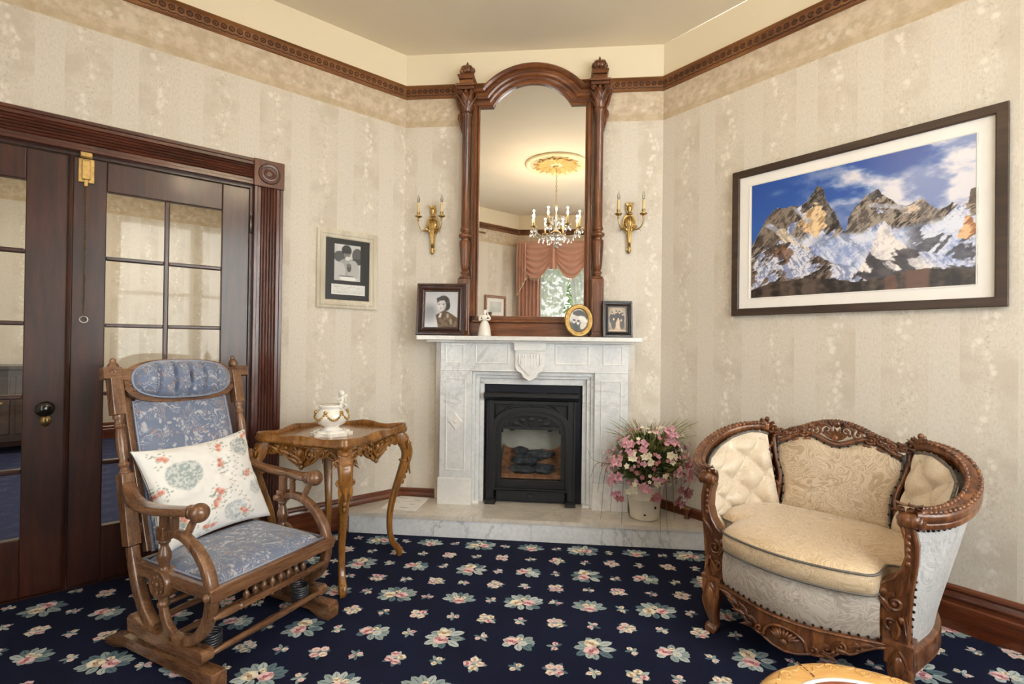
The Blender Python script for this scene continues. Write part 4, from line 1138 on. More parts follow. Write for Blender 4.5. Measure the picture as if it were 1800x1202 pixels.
for s_ in (-1, 1):
    x = cx + s_ * .442
    mb = MB(); mb.box(x - .040, x + .040, -.115, -.005, 1.243, 1.625); mb.box(x - .028, x + .028, -.120, -.110, 1.275, 1.595)
    mb.box(x - .046, x + .046, -.121, -.005, 1.243, 1.262)
    rpart('pedestal', mb, M['mirror_wood'], bevel=.004)
    mb = MB(); T_ = TR(x, -.075, 0)
    mb.lathe([(.036, 1.625), (.040, 1.632), (.036, 1.640), (.024, 1.645), (.020, 1.652), (.028, 1.660), (.030, 1.668), (.022, 1.676), (.021, 1.682)], 20, T_)
    mb.lathe([(.020, 1.682), (.026, 1.690), (.031, 1.72), (.036, 1.80), (.040, 1.865), (.038, 1.880)], 24, T_, flute=.16, fn=8)
    mb.lathe([(.034, 1.880), (.026, 1.890), (.030, 1.897), (.042, 1.905), (.045, 1.915), (.042, 1.925), (.028, 1.932), (.026, 1.94), (.032, 1.947), (.036, 1.955), (.032, 1.965), (.029, 1.98), (.0285, 2.72), (.036, 2.726), (.036, 2.740), (.028, 2.748)], 22, T_)
    rpart('column', mb, M['mirror_wood'])
    mb = MB(); mb.box(x - .022, x + .022, -.05, -.005, 1.625, 2.86)
    rpart('pilaster_strip', mb, M['mirror_wood'], bevel=.003)
    # capital: bell with leaves and volutes
    mb = MB()
    mb.lathe([(.026, 2.745), (.030, 2.78), (.040, 2.83), (.048, 2.872)], 20, T_)
    for k in range(8):
        a = k * PI / 4 + .2; d_ = Vector((math.cos(a), math.sin(a), 0))
        leaf3(mb, Vector((x, -.075, 2.75)) + d_ * .027, Vector((d_.x * .15, d_.y * .15, 1)), d_, .065, .034, .006, curl=.35)
        a += PI / 8; d_ = Vector((math.cos(a), math.sin(a), 0))
        leaf3(mb, Vector((x, -.075, 2.79)) + d_ * .032, Vector((d_.x * .2, d_.y * .2, 1)), d_, .070, .034, .006, curl=.4)
    for dx in (-.040, .040):
        carve_scroll(mb, (x + dx, -.118, 2.868), .017, 1.5, 0, (1, 0, 0), (0, 0, 1), .005)
        mb.ball((x + dx, -.122, 2.868), .008, 8, 6)
    mb.ball((x, -.118, 2.875), (.012, .010, .014), 8, 6)
    cp = rpart('capital', mb, M['mirror_wood'])
    mb = MB(); mb.box(x - .058, x + .058, -.132, -.005, 2.885, 2.905); mb.box(x - .068, x + .068, -.142, -.005, 2.905, 2.918)
    mb.box(x - .045, x + .045, -.120, -.005, 2.918, 2.955)
    mb.prism([(x - .045, 2.955), (x + .045, 2.955), (x + .056, 2.975), (x + .056, 2.984), (x - .056, 2.984), (x - .056, 2.975)], 'y', -.132, -.005)
    rpart('entablature_block', mb, M['mirror_wood_x'], bevel=.003)
    # carved crown finial
    mb = MB(); T2 = TR(x, -.072, 0)
    mb.lathe([(.030, 2.984), (.018, 2.990), (.015, 2.996), (.024, 3.000), (.040, 3.010), (.050, 3.028), (.046, 3.046), (.030, 3.056), (.014, 3.062), (.010, 3.068), (.009, 3.080), (.001, 3.096)], 24, T2, flute=.12, fn=8)
    for k in range(8):
        a = k * PI / 4; mb.tube([(x + r_ * math.cos(a), -.072 + r_ * math.sin(a), z_) for r_, z_ in ((.024, 3.0), (.042, 3.012), (.050, 3.030), (.044, 3.048), (.022, 3.062))], .005, 5)
    rpart('finial', mb, M['mirror_wood'])
    # carved ear bracket on the outer side
    mb = MB(); e = s_
    pts = [(.030, 2.925), (.092, 2.925), (.096, 2.905), (.084, 2.893), (.086, 2.86), (.076, 2.83), (.070, 2.80), (.052, 2.775), (.046, 2.755), (.060, 2.735), (.064, 2.71), (.052, 2.685), (.046, 2.65), (.036, 2.62), (.028, 2.62)]
    poly = [(x + e * a, b) for a, b in pts]
    mb.prism(poly if e < 0 else poly[::-1], 'y', -.072, -.015)
    carve_scroll(mb, (x + e * .068, -.074, 2.868), .022, 1.4, PI / 2, (e, 0, 0), (0, 0, 1), .005)
    carve_scroll(mb, (x + e * .050, -.074, 2.715), .015, 1.4, PI / 2, (e, 0, 0), (0, 0, 1), .004)
    mb.tube([(x + e * .072, -.075, 2.85), (x + e * .060, -.076, 2.80), (x + e * .044, -.076, 2.76), (x + e * .050, -.075, 2.70), (x + e * .036, -.074, 2.64)], [.006, .008, .005, .007, .003], 6)
    rpart('ear_bracket', mb, M['mirror_wood'])

# ================================================================== SCONCES
def sconce(x, zc, label):
    s = empty('wall_sconce', FC @ TR(x, -.004, zc), label, 'wall light', 'brass wall sconces beside the mirror')
    mb = MB()
    sh = [(.0, -.178), (.012, -.172), (.016, -.155), (.012, -.140), (.014, -.10), (.017, -.05), (.030, -.035), (.040, -.01), (.044, .02), (.040, .05), (.028, .07), (.018, .080), (.014, .095), (.018, .10), (.024, .12), (.020, .14), (.010, .155), (.0, .160)]
    poly = sh + [(-a, b) for a, b in sh[-2:0:-1]]
    mb.prism(poly, 'y', -.010, 0)
    # swelling body
    mb.ball((0, -.012, .022), (.036, .018, .045), 16, 10); mb.ball((0, -.012, -.05), (.014, .012, .07), 12, 8)
    for k in (-1, 0, 1): mb.tube([(k * .014, -.030 + .004 * abs(k), .060), (k * .015, -.034 + .005 * abs(k), .02), (k * .009, -.028, -.03), (k * .005, -.025, -.10), (k * .003, -.022, -.135)], .0045, 6)
    mb.lathe([(.006, -.182), (.012, -.172), (.014, -.162), (.008, -.152), (.012, -.146), (.014, -.140), (.008, -.134)], 14, TR(0, -.012, 0))
    mb.lathe([(.010, .072), (.020, .078), (.022, .084), (.012, .090), (.010, .098), (.018, .112), (.020, .126), (.014, .138), (.006, .142)], 14, TR(0, -.012, 0))
    for k in range(5):
        a = math.radians(-60 + 30 * k); leaf3(mb, (math.sin(a) * .010, -.014, .125), (math.sin(a) * .6, -.1, 1), (0, -1, 0), .038, .014, .004)
    for e in (-1, 1):
        carve_scroll(mb, (e * .036, -.022, -.005), .020, 1.3, PI / 2, (e, 0, 0), (0, 0, 1), .005)
        leaf3(mb, (e * .012, -.024, -.03), (e * .7, -.2, .5), (0, -1, 0), .05, .02, .005)
    mb.build('backplate', M['brass'], s)
    for e in (-1, 1):
        mb = MB()
        mb.tube(cr([(e * .018, -.028, -.01), (e * .040, -.050, -.030), (e * .066, -.072, -.018), (e * .080, -.085, .020), (e * .080, -.085, .052)], 6), .0042, 8)
        leaf3(mb, (e * .052, -.062, -.028), (e * .5, -.3, -.3), (0, 0, -1), .025, .014, .003)
        ar = mb.build('arm', M['brass'], s)
        mb = MB(); T_ = TR(e * .080, -.085, 0)
        mb.lathe([(.002, .030), (.006, .034), (.007, .044), (.004, .050), (.012, .054), (.022, .060), (.025, .066), (.023, .068), (.010, .064), (.007, .070), (.008, .078), (.012, .084), (.012, .090), (.009, .094)], 16, T_)
        mb.build('drip_pan', M['brass'], ar)
        mb = MB(); mb.lathe([(.0095, .086), (.0098, .090), (.0090, .150), (.0085, .156), (.004, .158)], 14, T_); mb.build('candle', M['candle'], ar)
        mb = MB(); mb.lathe([(.005, .157), (.008, .166), (.0092, .176), (.0080, .188), (.0045, .202), (.001, .212)], 14, T_); bl = mb.build('bulb', M['bulb'], ar)
        mb = MB(); mb.tube([(e * .080 - .002, -.085, .158), (e * .080 - .002, -.085, .180), (e * .080 + .002, -.085, .186), (e * .080 + .002, -.085, .158)], .0008, 4); mb.build('filament', M['brass_dark'], bl)
    return s
sconce(.205, 1.985, 'two-candle gilt brass wall sconce on the wallpaper left of the mirror')
sconce(1.540, 1.985, 'two-candle gilt brass wall sconce on the wallpaper right of the mirror')

# ================================================================== FRAMED PHOTOGRAPHS AND FIGURE ON THE SHELF
def frame_moulding(mb, w, h, prof):
    # prof: (inward distance from the outer edge, y)
    for i in range(len(prof) - 1):
        (a, ya), (b, yb) = prof[i], prof[i + 1]
        A = [(-w / 2 + a, -h / 2 + a), (w / 2 - a, -h / 2 + a), (w / 2 - a, h / 2 - a), (-w / 2 + a, h / 2 - a)]
        B = [(-w / 2 + b, -h / 2 + b), (w / 2 - b, -h / 2 + b), (w / 2 - b, h / 2 - b), (-w / 2 + b, h / 2 - b)]
        vs = [(x, ya, z) for x, z in A] + [(x, yb, z) for x, z in B]
        mb.add(vs, [(k, (k + 1) % 4, 4 + (k + 1) % 4, 4 + k) for k in range(4)])
def portrait(U, V):
    n = vnoise(U, V, 4, 4, 4); n3 = vnoise(U, V, 22, 3, 9)
    g = 214 - 20 * V + 14 * (n - .5); g = g - 62 * sst(.34 - np.hypot(U - .14, (V - .40) * .9), 0, .25) * (.6 + .5 * n)
    img = np.stack([g - 3, g - 1, g + 5], -1)
    def put(mask, col):
        nonlocal img
        m = np.clip(mask, 0, 1)[..., None]; img = img * (1 - m) + np.array(col, float) * m
    el = lambda cx, cy, rx, ry, s_=.22: sst(1.0 - np.hypot((U - cx) / rx, (V - cy) / ry), 0, s_)
    put(el(.56, .70, .215, .215), (52, 50, 54)); put(el(.66, .61, .12, .16), (46, 44, 48))          # waved hair
    put(el(.50, .42, .105, .16), (196, 194, 194))                                                    # neck
    put(el(.505, .625, .155, .185), (206, 204, 205)); put(el(.46, .56, .10, .11, .6), (218, 216, 216))   # face
    put(el(.61, .60, .05, .14) * .35, (150, 146, 148))
    put(el(.48, .80, .15, .055), (60, 58, 62)); put(el(.40, .76, .05, .06) * .8, (66, 64, 68)); put(sst(n3, .55, .7) * el(.60, .76, .17, .13) * .5, (112, 108, 112))
    for ex in (.43, .555): put(el(ex, .640, .032, .014), (84, 82, 86)); put(el(ex + .004, .672, .044, .009, .4) * .8, (110, 106, 108))
    put(el(.468, .585, .014, .03, .6) * .6, (182, 178, 178)); put(el(.482, .536, .042, .013, .4), (122, 104, 108)); put(el(.49, .505, .035, .008, .6) * .4, (170, 166, 166))
    coat = sst(.50 - .62 * np.abs(U - .60) ** 1.1 - V + .04 * (n - .5), 0, .03) * sst(U - (.34 + .25 * (.3 - V)), -.02, .03)
    put(coat, (88, 70, 54)); put(coat * sst(n, .50, .62) * .7, (134, 112, 88)); put(coat * sst(n3, .56, .66) * .6, (58, 46, 38))
    put(el(.70, .33, .045, .09, .5) * .8, (196, 182, 164)); put(el(.80, .16, .05, .12, .5) * .6, (190, 178, 162))
    put(sst(.05 - np.abs(U - .50 + .35 * (.42 - V)), 0, .03) * sst(V, .24, .30) * sst(.42 - V, 0, .04), (216, 214, 212))
    return img
def family_group(U, V):
    g = 150 + 30 * vnoise(U, V, 5, 4, 9) - 50 * sst(np.hypot(U - .5, V - .5), .35, .7)
    img = np.stack([g + 14, g - 6, g - 30], -1)
    def put(mask, col):
        nonlocal img
        m = mask[..., None]; img = img * (1 - m) + np.array(col, float) * m
    el = lambda cx, cy, rx, ry: sst(1.0 - np.hypot((U - cx) / rx, (V - cy) / ry), 0, .12)
    for (x, y) in ((.22, .52), (.50, .56), (.74, .54)): put(el(x, y, .17, .24), (38, 26, 20))
    for (x, y) in ((.22, .74), (.45, .79), (.62, .78), (.80, .70)): put(el(x, y, .055, .055), (200, 172, 140)); put(el(x, y + .045, .06, .03), (40, 26, 20))
    for (x, y, c) in ((.28, .30, (60, 42, 32)), (.55, .28, (202, 178, 146)), (.76, .30, (48, 34, 26))): put(el(x, y, .14, .22), c)
    for (x, y) in ((.30, .50), (.55, .50), (.72, .46)): put(el(x, y, .048, .05), (214, 186, 152))
    put(sst(.07 - V, 0, .02), (206, 172, 136))
    return img
def oval_group(U, V):
    n = vnoise(U, V, 4, 4, 21); g = 70 + 150 * sst(n, .35, .62) * sst(V, .2, .5) + 40 * (n - .5)
    img = np.stack([g + 4, g, g - 4], -1)
    def put(mask, col):
        nonlocal img
        m = mask[..., None]; img = img * (1 - m) + np.array(col, float) * m
    el = lambda cx, cy, rx, ry: sst(1.0 - np.hypot((U - cx) / rx, (V - cy) / ry), 0, .1)
    put(el(.5, .82, .42, .14), (84, 84, 82)); put(el(.40, .55, .38, .14), (206, 202, 196)); put(el(.68, .62, .24, .11), (228, 224, 218))
    put(el(.36, .16, .20, .22), (46, 44, 46)); put(el(.26, .42, .085, .10), (214, 208, 200)); put(el(.48, .40, .08, .10), (220, 214, 206))
    put(el(.78, .30, .18, .20), (208, 202, 192)); put(el(.26, .48, .09, .05), (60, 58, 58)); put(el(.49, .47, .09, .05), (76, 72, 70))
    return img
def baseball(U, V):
    n = vnoise(U, V, 4, 4, 31); g = 196 + 40 * (n - .5)
    img = np.stack([g, g, g], -1)
    def put(mask, col):
        nonlocal img
        m = mask[..., None]; img = img * (1 - m) + np.array(col, float) * m
    el = lambda cx, cy, rx, ry: sst(1.0 - np.hypot((U - cx) / rx, (V - cy) / ry), 0, .12)
    put(el(.20, .66, .24, .16), (74, 74, 74)); put(el(.88, .72, .22, .22), (84, 84, 84)); put(el(.85, .55, .22, .10), (60, 60, 60))
    put(el(.50, .30, .46, .34), (158, 158, 156)); put(el(.22, .24, .22, .28), (188, 188, 186)); put(el(.72, .30, .24, .30), (176, 176, 174))
    put(el(.46, .84, .20, .16), (40, 38, 38)); put(el(.47, .72, .13, .10), (120, 116, 112)); put(el(.46, .80, .15, .05), (24, 24, 24)); put(el(.50, .62, .10, .06), (210, 208, 204))
    put(el(.56, .36, .09, .12), (72, 70, 70)); put(el(.52, .06, .34, .06), (232, 232, 230)); put(el(.45, .13, .30, .015), (60, 60, 60)); put(el(.55, .44, .10, .05), (110, 108, 106))
    return img
DARKP = [(0, 0), (0, -.014), (.004, -.020), (.016, -.020), (.020, -.014), (.026, -.013), (.030, -.018), (.036, -.020), (.042, -.014), (.046, -.012), (.052, -.012), (.054, -.006), (.055, -.003)]
def shelf_photo(x, y, w, h, rz, lean, label, paint, mat, prof, inner, strut=True, group=None):
    p = empty('framed_photograph', FC @ TR(x, y, 1.2425, math.radians(rz)) @ ROT(-lean, 'X') @ TR(0, 0, h / 2), label, 'framed photograph', group)
    mb = MB(); frame_moulding(mb, w, h, prof); mb.box(-w / 2, w / 2, 0, .004, -h / 2, h / 2); mb.build('frame', mat, p)
    paint_plane('photograph', w - 2 * inner, h - 2 * inner, 90, 110, paint, M['print_matte'], p, -.0035)
    if strut:
        mb = MB(); mb.sweep([(0, .004, h * .2), (0, .004 + math.tan(math.radians(lean)) * h * .0 + .055, -h / 2 + .004)], rect(.04, .003)); mb.build('strut', M['iron'], p)
    return p
shelf_photo(.308, -.166, .326, .345, 3, 6, 'large dark wood frame with a black and white portrait of a woman', portrait, M['frame_dark'], DARKP, .054)
SP = [(a * .72, b * .8) for a, b in DARKP]
shelf_photo(1.454, -.162, .190, .234, 5, 6, 'small black frame with a sepia family group, right end of the shelf', family_group, M['frame_black'], SP, .038)
# oval gilt frame
ov = empty('oval_photograph', FC @ TR(1.212, -.168, 1.2425, math.radians(16)) @ ROT(-9, 'X') @ TR(0, 0, .1075) @ ROT(9, 'Y'), 'small oval gilt frame with a black and white snapshot, leaning by the mirror base', 'framed photograph')
mb = MB(); pf = [(0, 0), (0, -.010), (.004, -.016), (.012, -.017), (.016, -.012), (.019, -.012), (.022, -.016), (.026, -.016), (.030, -.009), (.034, -.004)]
RX, RZ = .094, .107; N_ = 48
vs = []
for (a, yy) in pf:
    for k in range(N_): t_ = 2 * PI * k / N_; vs.append(((RX - a) * math.cos(t_), yy, (RZ - a) * math.sin(t_)))
mb.add(vs, [(j * N_ + i, j * N_ + (i + 1) % N_, (j + 1) * N_ + (i + 1) % N_, (j + 1) * N_ + i) for j in range(len(pf) - 1) for i in range(N_)], 0, True)
mb.add([(RX * math.cos(2 * PI * k / N_), .004, RZ * math.sin(2 * PI * k / N_)) for k in range(N_)] + [(RX * math.cos(2 * PI * k / N_), 0, RZ * math.sin(2 * PI * k / N_)) for k in range(N_)],
       [tuple(range(N_ - 1, -1, -1))] + [(k, (k + 1) % N_, N_ + (k + 1) % N_, N_ + k) for k in range(N_)])
mb.build('frame', M['gilt'], ov)
paint_plane('photograph', (RX - .031) * 2, (RZ - .031) * 2, 60, 70, oval_group, M['print_matte'], ov, -.005, ellipse=True)
mb = MB(); mb.sweep([(.0, .004, .02), (.02, .060, -RZ + .006)], rect(.04, .003)); mb.build('strut', M['iron'], ov)
# white figurine of a bride with a bouquet
fg = empty('bride_figurine', FC @ TR(.600, -.165, 1.2422), 'white porcelain figurine of a lady in a long gown holding flowers, on the mantel shelf', 'figurine')
mb = MB()
mb.lathe([(.044, 0), (.046, .004), (.043, .020), (.040, .045), (.034, .070), (.026, .088), (.016, .100), (.013, .106), (.016, .116), (.020, .126), (.018, .134), (.008, .140), (.006, .146)], 22, flute=.06, fn=11)
mb.ball((0, -.001, .156), (.011, .012, .014), 12, 8)
mb.ball((0, .004, .161), (.013, .012, .012), 10, 7)
for e in (-1, 1):
    mb.tube(cr([(e * .018, 0, .132), (e * .034, -.004, .118), (e * .030, -.018, .106), (e * .010, -.026, .108)], 5), [.007] * 11 + [.005] * 5, 8)
    mb.ball((e * .024, 0, .130), (.010, .009, .009), 8, 6)
mb.build('body', M['porcelain'], fg)
mb = MB(); rf = random.Random(2)
for k in range(16):
    a = rf.random() * 6.28; r_ = rf.random() ** .5 * .018
    mb.ball((-.020 + r_ * math.cos(a), -.028 + rf.uniform(-.006, .006), .112 + r_ * math.sin(a)), .0062, 6, 5)
mb.build('bouquet', M['porcelain'], fg); mb = MB()
for k in range(8): mb.ball((.012 * math.cos(k * .8), .004 + .010 * math.sin(k * .8), .168), .005, 6, 5)
mb.build('hair_flowers', M['porcelain'], fg)

# ================================================================== PICTURES ON THE WALLS
# ---- limed frame on the left wall
bp = empty('framed_photograph', FL @ TR(-.398, -.002, 1.656), 'cream limed frame with a black and white photograph and caption on the left wall', 'framed photograph')
mb = MB(); w, h = .396, .500
frame_moulding(mb, w, h, [(0, 0), (0, -.012), (.008, -.016), (.018, -.014), (.022, -.020), (.030, -.020), (.034, -.014), (.050, -.012), (.056, -.006)])
mb.box(-w / 2, w / 2, 0, .001, -h / 2, h / 2); mb.build('frame', M['frame_white'], bp)
mb = MB(); mb.box(-w / 2 + .054, w / 2 - .054, -.007, -.0055, -h / 2 + .054, h / 2 - .054); mt_ = mb.build('mount', M['mat_black'], bp)
o = paint_plane('photograph', .170, .232, 80, 110, baseball, M['print_matte'], bp, -.0075); o.location = (-.004, 0, .045)
def caption(U, V):
    g = np.full_like(U, 222) - 60 * (np.sin(V * 44) > .55) * (vnoise(U, V, 30, 2, 5, 1.6) > .5) * (U > .06) * (U < .94) * (V > .12) * (V < .92)
    return np.stack([g, g, g - 4], -1)
o = paint_plane('caption_card', .220, .066, 90, 30, caption, M['print_matte'], bp, -.0075); o.location = (.004, 0, -.128)

# ---- large mountain panorama on the right wall
def curve_y(pts, U): return np.interp(U, [p[0] for p in pts], [p[1] for p in pts])
def blob(U, V, pts, wob=.02, seed=0):
    U2 = U + wob * .6 * (vnoise(U, V, 12, 4, seed) - .5) * 2; V2 = V + wob * 1.4 * (vnoise(U, V, 12, 4, seed + 5) - .5) * 2
    U2 = U2 + .012 * (vnoise(U, V, 50, 3, seed + 9) - .5) * 2; V2 = V2 + .03 * (vnoise(U, V, 50, 3, seed + 11) - .5) * 2
    ins = np.zeros(U.shape, bool); n = len(pts)
    for i in range(n):
        (x1, y1), (x2, y2) = pts[i], pts[(i + 1) % n]
        ins ^= ((y1 > V2) != (y2 > V2)) & (U2 < (x2 - x1) * (V2 - y1) / (y2 - y1 + 1e-12) + x1)
    return ins.astype(float)
def mountains(U, V):
    ridge = [(0.0, 0.455), (0.054, 0.597), (0.088, 0.693), (0.12, .735), (0.149, 0.763), (.19, .745), (0.234, 0.757), (0.266, 0.735), (0.306, 0.775), (0.33, .83), (0.341, 0.845), (0.354, 0.882), (0.366, .868), (0.384, 0.852), (0.394, 0.769), (0.422, 0.679), (0.436, .655), (0.451, 0.593), (0.479, 0.485), (0.493, 0.475), (0.502, 0.579), (0.532, 0.654), (.55, .68), (0.575, 0.717), (0.608, 0.744), (0.63, 0.762), (0.65, 0.714), (0.691, 0.657), (0.711, 0.615), (0.746, 0.594), (0.78, 0.617), (0.806, 0.635), (0.835, 0.575), (0.865, 0.535), (0.892, 0.544), (0.913, 0.572), (0.941, 0.54), (0.968, 0.552), (0.975, 0.632), (1.0, 0.653)]
    fore = [(0.50, 0.06), (.56, .19), (0.60, 0.30), (0.622, 0.40), (0.636, 0.475), (0.659, 0.505), (0.684, 0.458), (0.705, 0.369), (0.762, 0.287), (0.866, 0.225), (1.001, 0.133)]
    left = [(0.0, 0.35), (0.084, 0.42), (0.15, .45), (0.204, 0.459), (0.26, .43), (0.319, 0.355), (0.425, 0.245), (0.5, .17), (0.60, 0.07)]
    bottom = [(0.0, 0.077), (0.108, 0.125), (0.289, 0.143), (0.425, 0.12), (0.552, 0.075), (0.685, 0.10), (0.747, 0.137), (0.866, 0.132), (1.001, 0.09)]
    n1 = vnoise(U, V, 5, 5, 1); n2 = vnoise(U, V, 12, 5, 7); n3 = vnoise(U, V, 34, 4, 13)
    def rid(sc, seed, ax=1.0, sh=0.0, oc=5):
        r = np.zeros_like(U); a = 1; t = 0
        for o in range(oc):
            q = vnoise(U + sh * V, V, sc, 1, seed + o, ax); r += a * (1 - np.abs(2 * q - 1)) ; t += a; a *= .55; sc *= 2
        return r / t
    hA = rid(6, 3, 1.5, .5); hB = rid(7, 33, 1.5, -.5)
    def shade(h, k=1.0):
        gx = np.gradient(h, axis=1) * U.shape[1]; gy = np.gradient(h, axis=0) * U.shape[0]
        return np.clip(.5 + k * (.030 * gx - .020 * gy), 0, 1)
    sA, sB = shade(hA), shade(hB)
    sky = np.array([40, 82, 168.]) + np.array([26, 34, 26.]) * (1 - V[..., None])
    c0 = vnoise(U * .8 + .25 * V, V * 1.3, 3.0, 6, 41, 1.3, .6)
    cl = sst(c0 + .42 * (U - .48) + .10 * np.exp(-((V - .60) / .16) ** 2), .42, .66)[..., None] * sst(U, .12, .36)[..., None]
    cw = sst(vnoise(U, V * 1.4, 5, 5, 47, 1.2) + .28 * (U - .6) - .5 * np.clip(V - .80, 0, 1), .44, .66)[..., None]
    cloud = np.array([128, 146, 196.]) * (1 - cw) + np.array([226, 224, 234.]) * cw
    img = sky * (1 - cl) + cloud * cl
    wisp = (np.exp(-((U - .145) / .04) ** 2 - ((V - .89) / .02) ** 2) * .5 * n3)[..., None]; img = img * (1 - wisp) + 225 * wisp
    pl = (np.exp(-((U - .612) / .030) ** 2 - ((V - .80) / .045) ** 2) * sst(n3, .2, .7) * 1.4).clip(0, 1)[..., None]
    img = img * (1 - pl) + np.array([222, 224, 238.]) * pl
    def put(m, col):
        nonlocal img
        m = np.clip(m, 0, 1)[..., None]; col = np.asarray(col, float); img = img * (1 - m) + (col if col.ndim > 1 else col[None, None]) * m
    def L(a, b, s): s = s[..., None]; return np.array(a, float) * (1 - s) + np.array(b, float) * s
    ry = curve_y(ridge, U) + .018 * (n3 - .5); far = sst(ry - V, 0, .006); dep = ry - V
    snowA = L((112, 130, 182), (226, 228, 242), sst(sA * .7 + n2 * .3, .30, .62))
    rockA = L((48, 44, 46), (162, 146, 132), sst(sB * .6 + n3 * .4, .30, .68))
    put(far, snowA)
    rk_ = sst(hB + .35 * (.20 - dep) + .15 * (n3 - .5), .50, .60)
    put(far * rk_ * sst(.34 - dep, 0, .12), rockA)
    strk = vnoise(U + .10 * V, V * .30, 34, 4, 91, 1.3)
    def face(pts, dark, lit, seed, wob=.018, al=1.0, k=1.0):
        s = sst(strk * .65 + n3 * .35 + .25 * (sB - .5), .34, .62) * k
        put(blob(U, V, pts, wob, seed) * far * al, L(dark, lit, s))
    face([(0.035, 0.47), (0.075, 0.66), (0.12, .75), (0.2, 0.765), (0.262, 0.74), (0.225, .62), (0.175, 0.50), (0.13, 0.42)], (74, 66, 62), (140, 126, 114), 51)
    face([(0.255, 0.70), (0.30, .78), (0.345, 0.9), (0.39, 0.88), (0.40, .76), (0.44, 0.66), (0.485, 0.48), (0.43, 0.50), (0.395, 0.56), (0.36, 0.70), (.30, .69)], (48, 44, 46), (128, 118, 110), 52)
    face([(0.262, 0.60), (0.285, 0.66), (0.31, .70), (0.345, 0.72), (0.38, .69), (0.397, 0.64), (0.395, 0.56), (.375, .49), (0.352, 0.445), (0.325, 0.47), (.29, .55)], (170, 136, 100), (240, 212, 170), 53, .03)
    face([(0.492, 0.44), (0.505, 0.607), (0.545, 0.67), (0.59, 0.665), (0.612, 0.60), (0.66, .575), (.72, .57), (0.70, 0.52), (.64, .49), (0.60, 0.47), (0.55, 0.44)], (84, 76, 72), (164, 152, 140), 54)
    face([(0.596, 0.70), (0.61, .75), (0.63, 0.78), (0.655, 0.72), (0.64, 0.68)], (50, 48, 54), (110, 104, 104), 55, .012)
    face([(0.712, 0.60), (0.746, 0.60), (0.785, 0.62), (.80, .57), (0.77, 0.54), (0.72, 0.55)], (150, 130, 118), (220, 200, 180), 57)
    face([(0.785, 0.60), (0.81, 0.64), (0.84, 0.58), (0.885, 0.48), (0.88, 0.40), (.85, .36), (0.825, 0.45), (.80, .52)], (88, 80, 80), (158, 146, 136), 56)
    face([(0.968, .53), (0.972, 0.64), (1.01, 0.67), (1.01, .55)], (60, 54, 54), (104, 92, 86), 62, .006)
    # shoulder snow bands on the two towers
    def band(x0, y0, x1, y1, w, al, col=(222, 224, 240)):
        t = np.clip(((U - x0) * (x1 - x0) + (V - y0) * (y1 - y0)) / ((x1 - x0) ** 2 + (y1 - y0) ** 2), 0, 1)
        dd = np.hypot(U - x0 - t * (x1 - x0), V - y0 - t * (y1 - y0)) + .020 * (n3 - .5) + .014 * (n2 - .5)
        put(sst(w - dd, 0, .012) * al * far, L(tuple(c * .74 for c in col), col, sst(sA, .3, .65)))
    band(.61, .64, .73, .590, .022, .7); band(.10, .62, .25, .44, .024, .9, (206, 210, 234)); band(.24, .73, .31, .60, .018, .8); band(.40, .66, .42, .60, .010, .7)
    band(.17, .55, .22, .44, .030, .9, (240, 222, 196)); band(.22, .44, .30, .36, .030, .9, (240, 226, 206))
    # bowl of snow between
    bowl = sst(.475 + .05 * (n2 - .5) + .03 * (n3 - .5) - V, 0, .05) * sst(U, .30, .40)
    put(bowl * far, L((146, 164, 212), (224, 228, 244), sst(sA * .35 + n2 * .65 + .10 * (U - .6), .28, .62)))
    put(bowl * sst(hB + .12 * (n3 - .5), .60, .68) * sst(U, .72, .80), L((60, 62, 78), (120, 118, 128), n3))
    put(bowl * sst(hA + .2 * (n3 - .5), .66, .74) * sst(.62 - U, 0, .1) * .6, (104, 118, 158))
    face([(0.935, 0.34), (0.948, .42), (0.962, 0.465), (0.985, 0.45), (1.01, 0.36), (0.975, 0.31)], (160, 104, 70), (232, 190, 146), 58)
    # foreground horn
    fy = curve_y(fore, U) + .016 * (n3 - .5); fm = sst(fy - V, 0, .006) * (U > .50)
    li = sst(.665 + .55 * (.5 - V) * (V < .5) - U, -.03, .05)
    put(fm, L((126, 142, 192), (214, 218, 238), sst(sA * .6 + n2 * .4, .3, .6)) * (1 - li[..., None]) + L((196, 190, 196), (244, 238, 236), sst(sA * .5 + n2 * .5, .3, .6)) * li[..., None])
    put(fm * sst(hA + .45 * (.30 - V) + .12 * (n3 - .5), .62, .70) * sst(.34 - V, 0, .08), L((44, 42, 50), (110, 104, 108), n3))
    if 0: face([(.628, .33), (.636, .44), (.656, .47), (.664, .40), (.655, .33), (.64, .30)], (150, 120, 98), (226, 200, 176), 63, .014)
    # left foreground shoulder
    ly = curve_y(left, U) + .018 * (n3 - .5); lm = sst(ly - V, 0, .006) * (U < .60)
    put(lm, L((40, 34, 34), (128, 112, 100), sst(n3 * .6 + sB * .4, .3, .65)))
    put(lm * sst(hB + .10 * (n3 - .5) + .25 * (V - .22) - .25 * (.30 - U), .53, .62), L((140, 152, 192), (228, 228, 238), sst(sA, .35, .62)))
    face([(0.120, 0.33), (0.145, 0.42), (0.20, 0.44), (0.245, 0.36), (0.20, 0.27)], (66, 44, 34), (150, 108, 78), 59, .03, .75)
    # dark near slope
    by = curve_y(bottom, U) + .03 * (n3 - .5) + .02 * (n2 - .5); st_ = vnoise(U, V * .06, 22, 3, 71)
    bm = sst(by - V, 0, .01); put(bm, L((34, 28, 26), (98, 84, 74), sst(st_ * .6 + n3 * .4, .3, .7)))
    put(bm * sst(U, .64, .68) * sst(.85 - U, 0, .03) * sst(st_, .52, .60) * .7, (116, 78, 64))
    return img
pc = empty('mountain_panorama', FR @ TR(1.063, -.002, 1.789), 'large framed panorama of snowy granite mountains under a blue sky, on the right wall', 'picture')
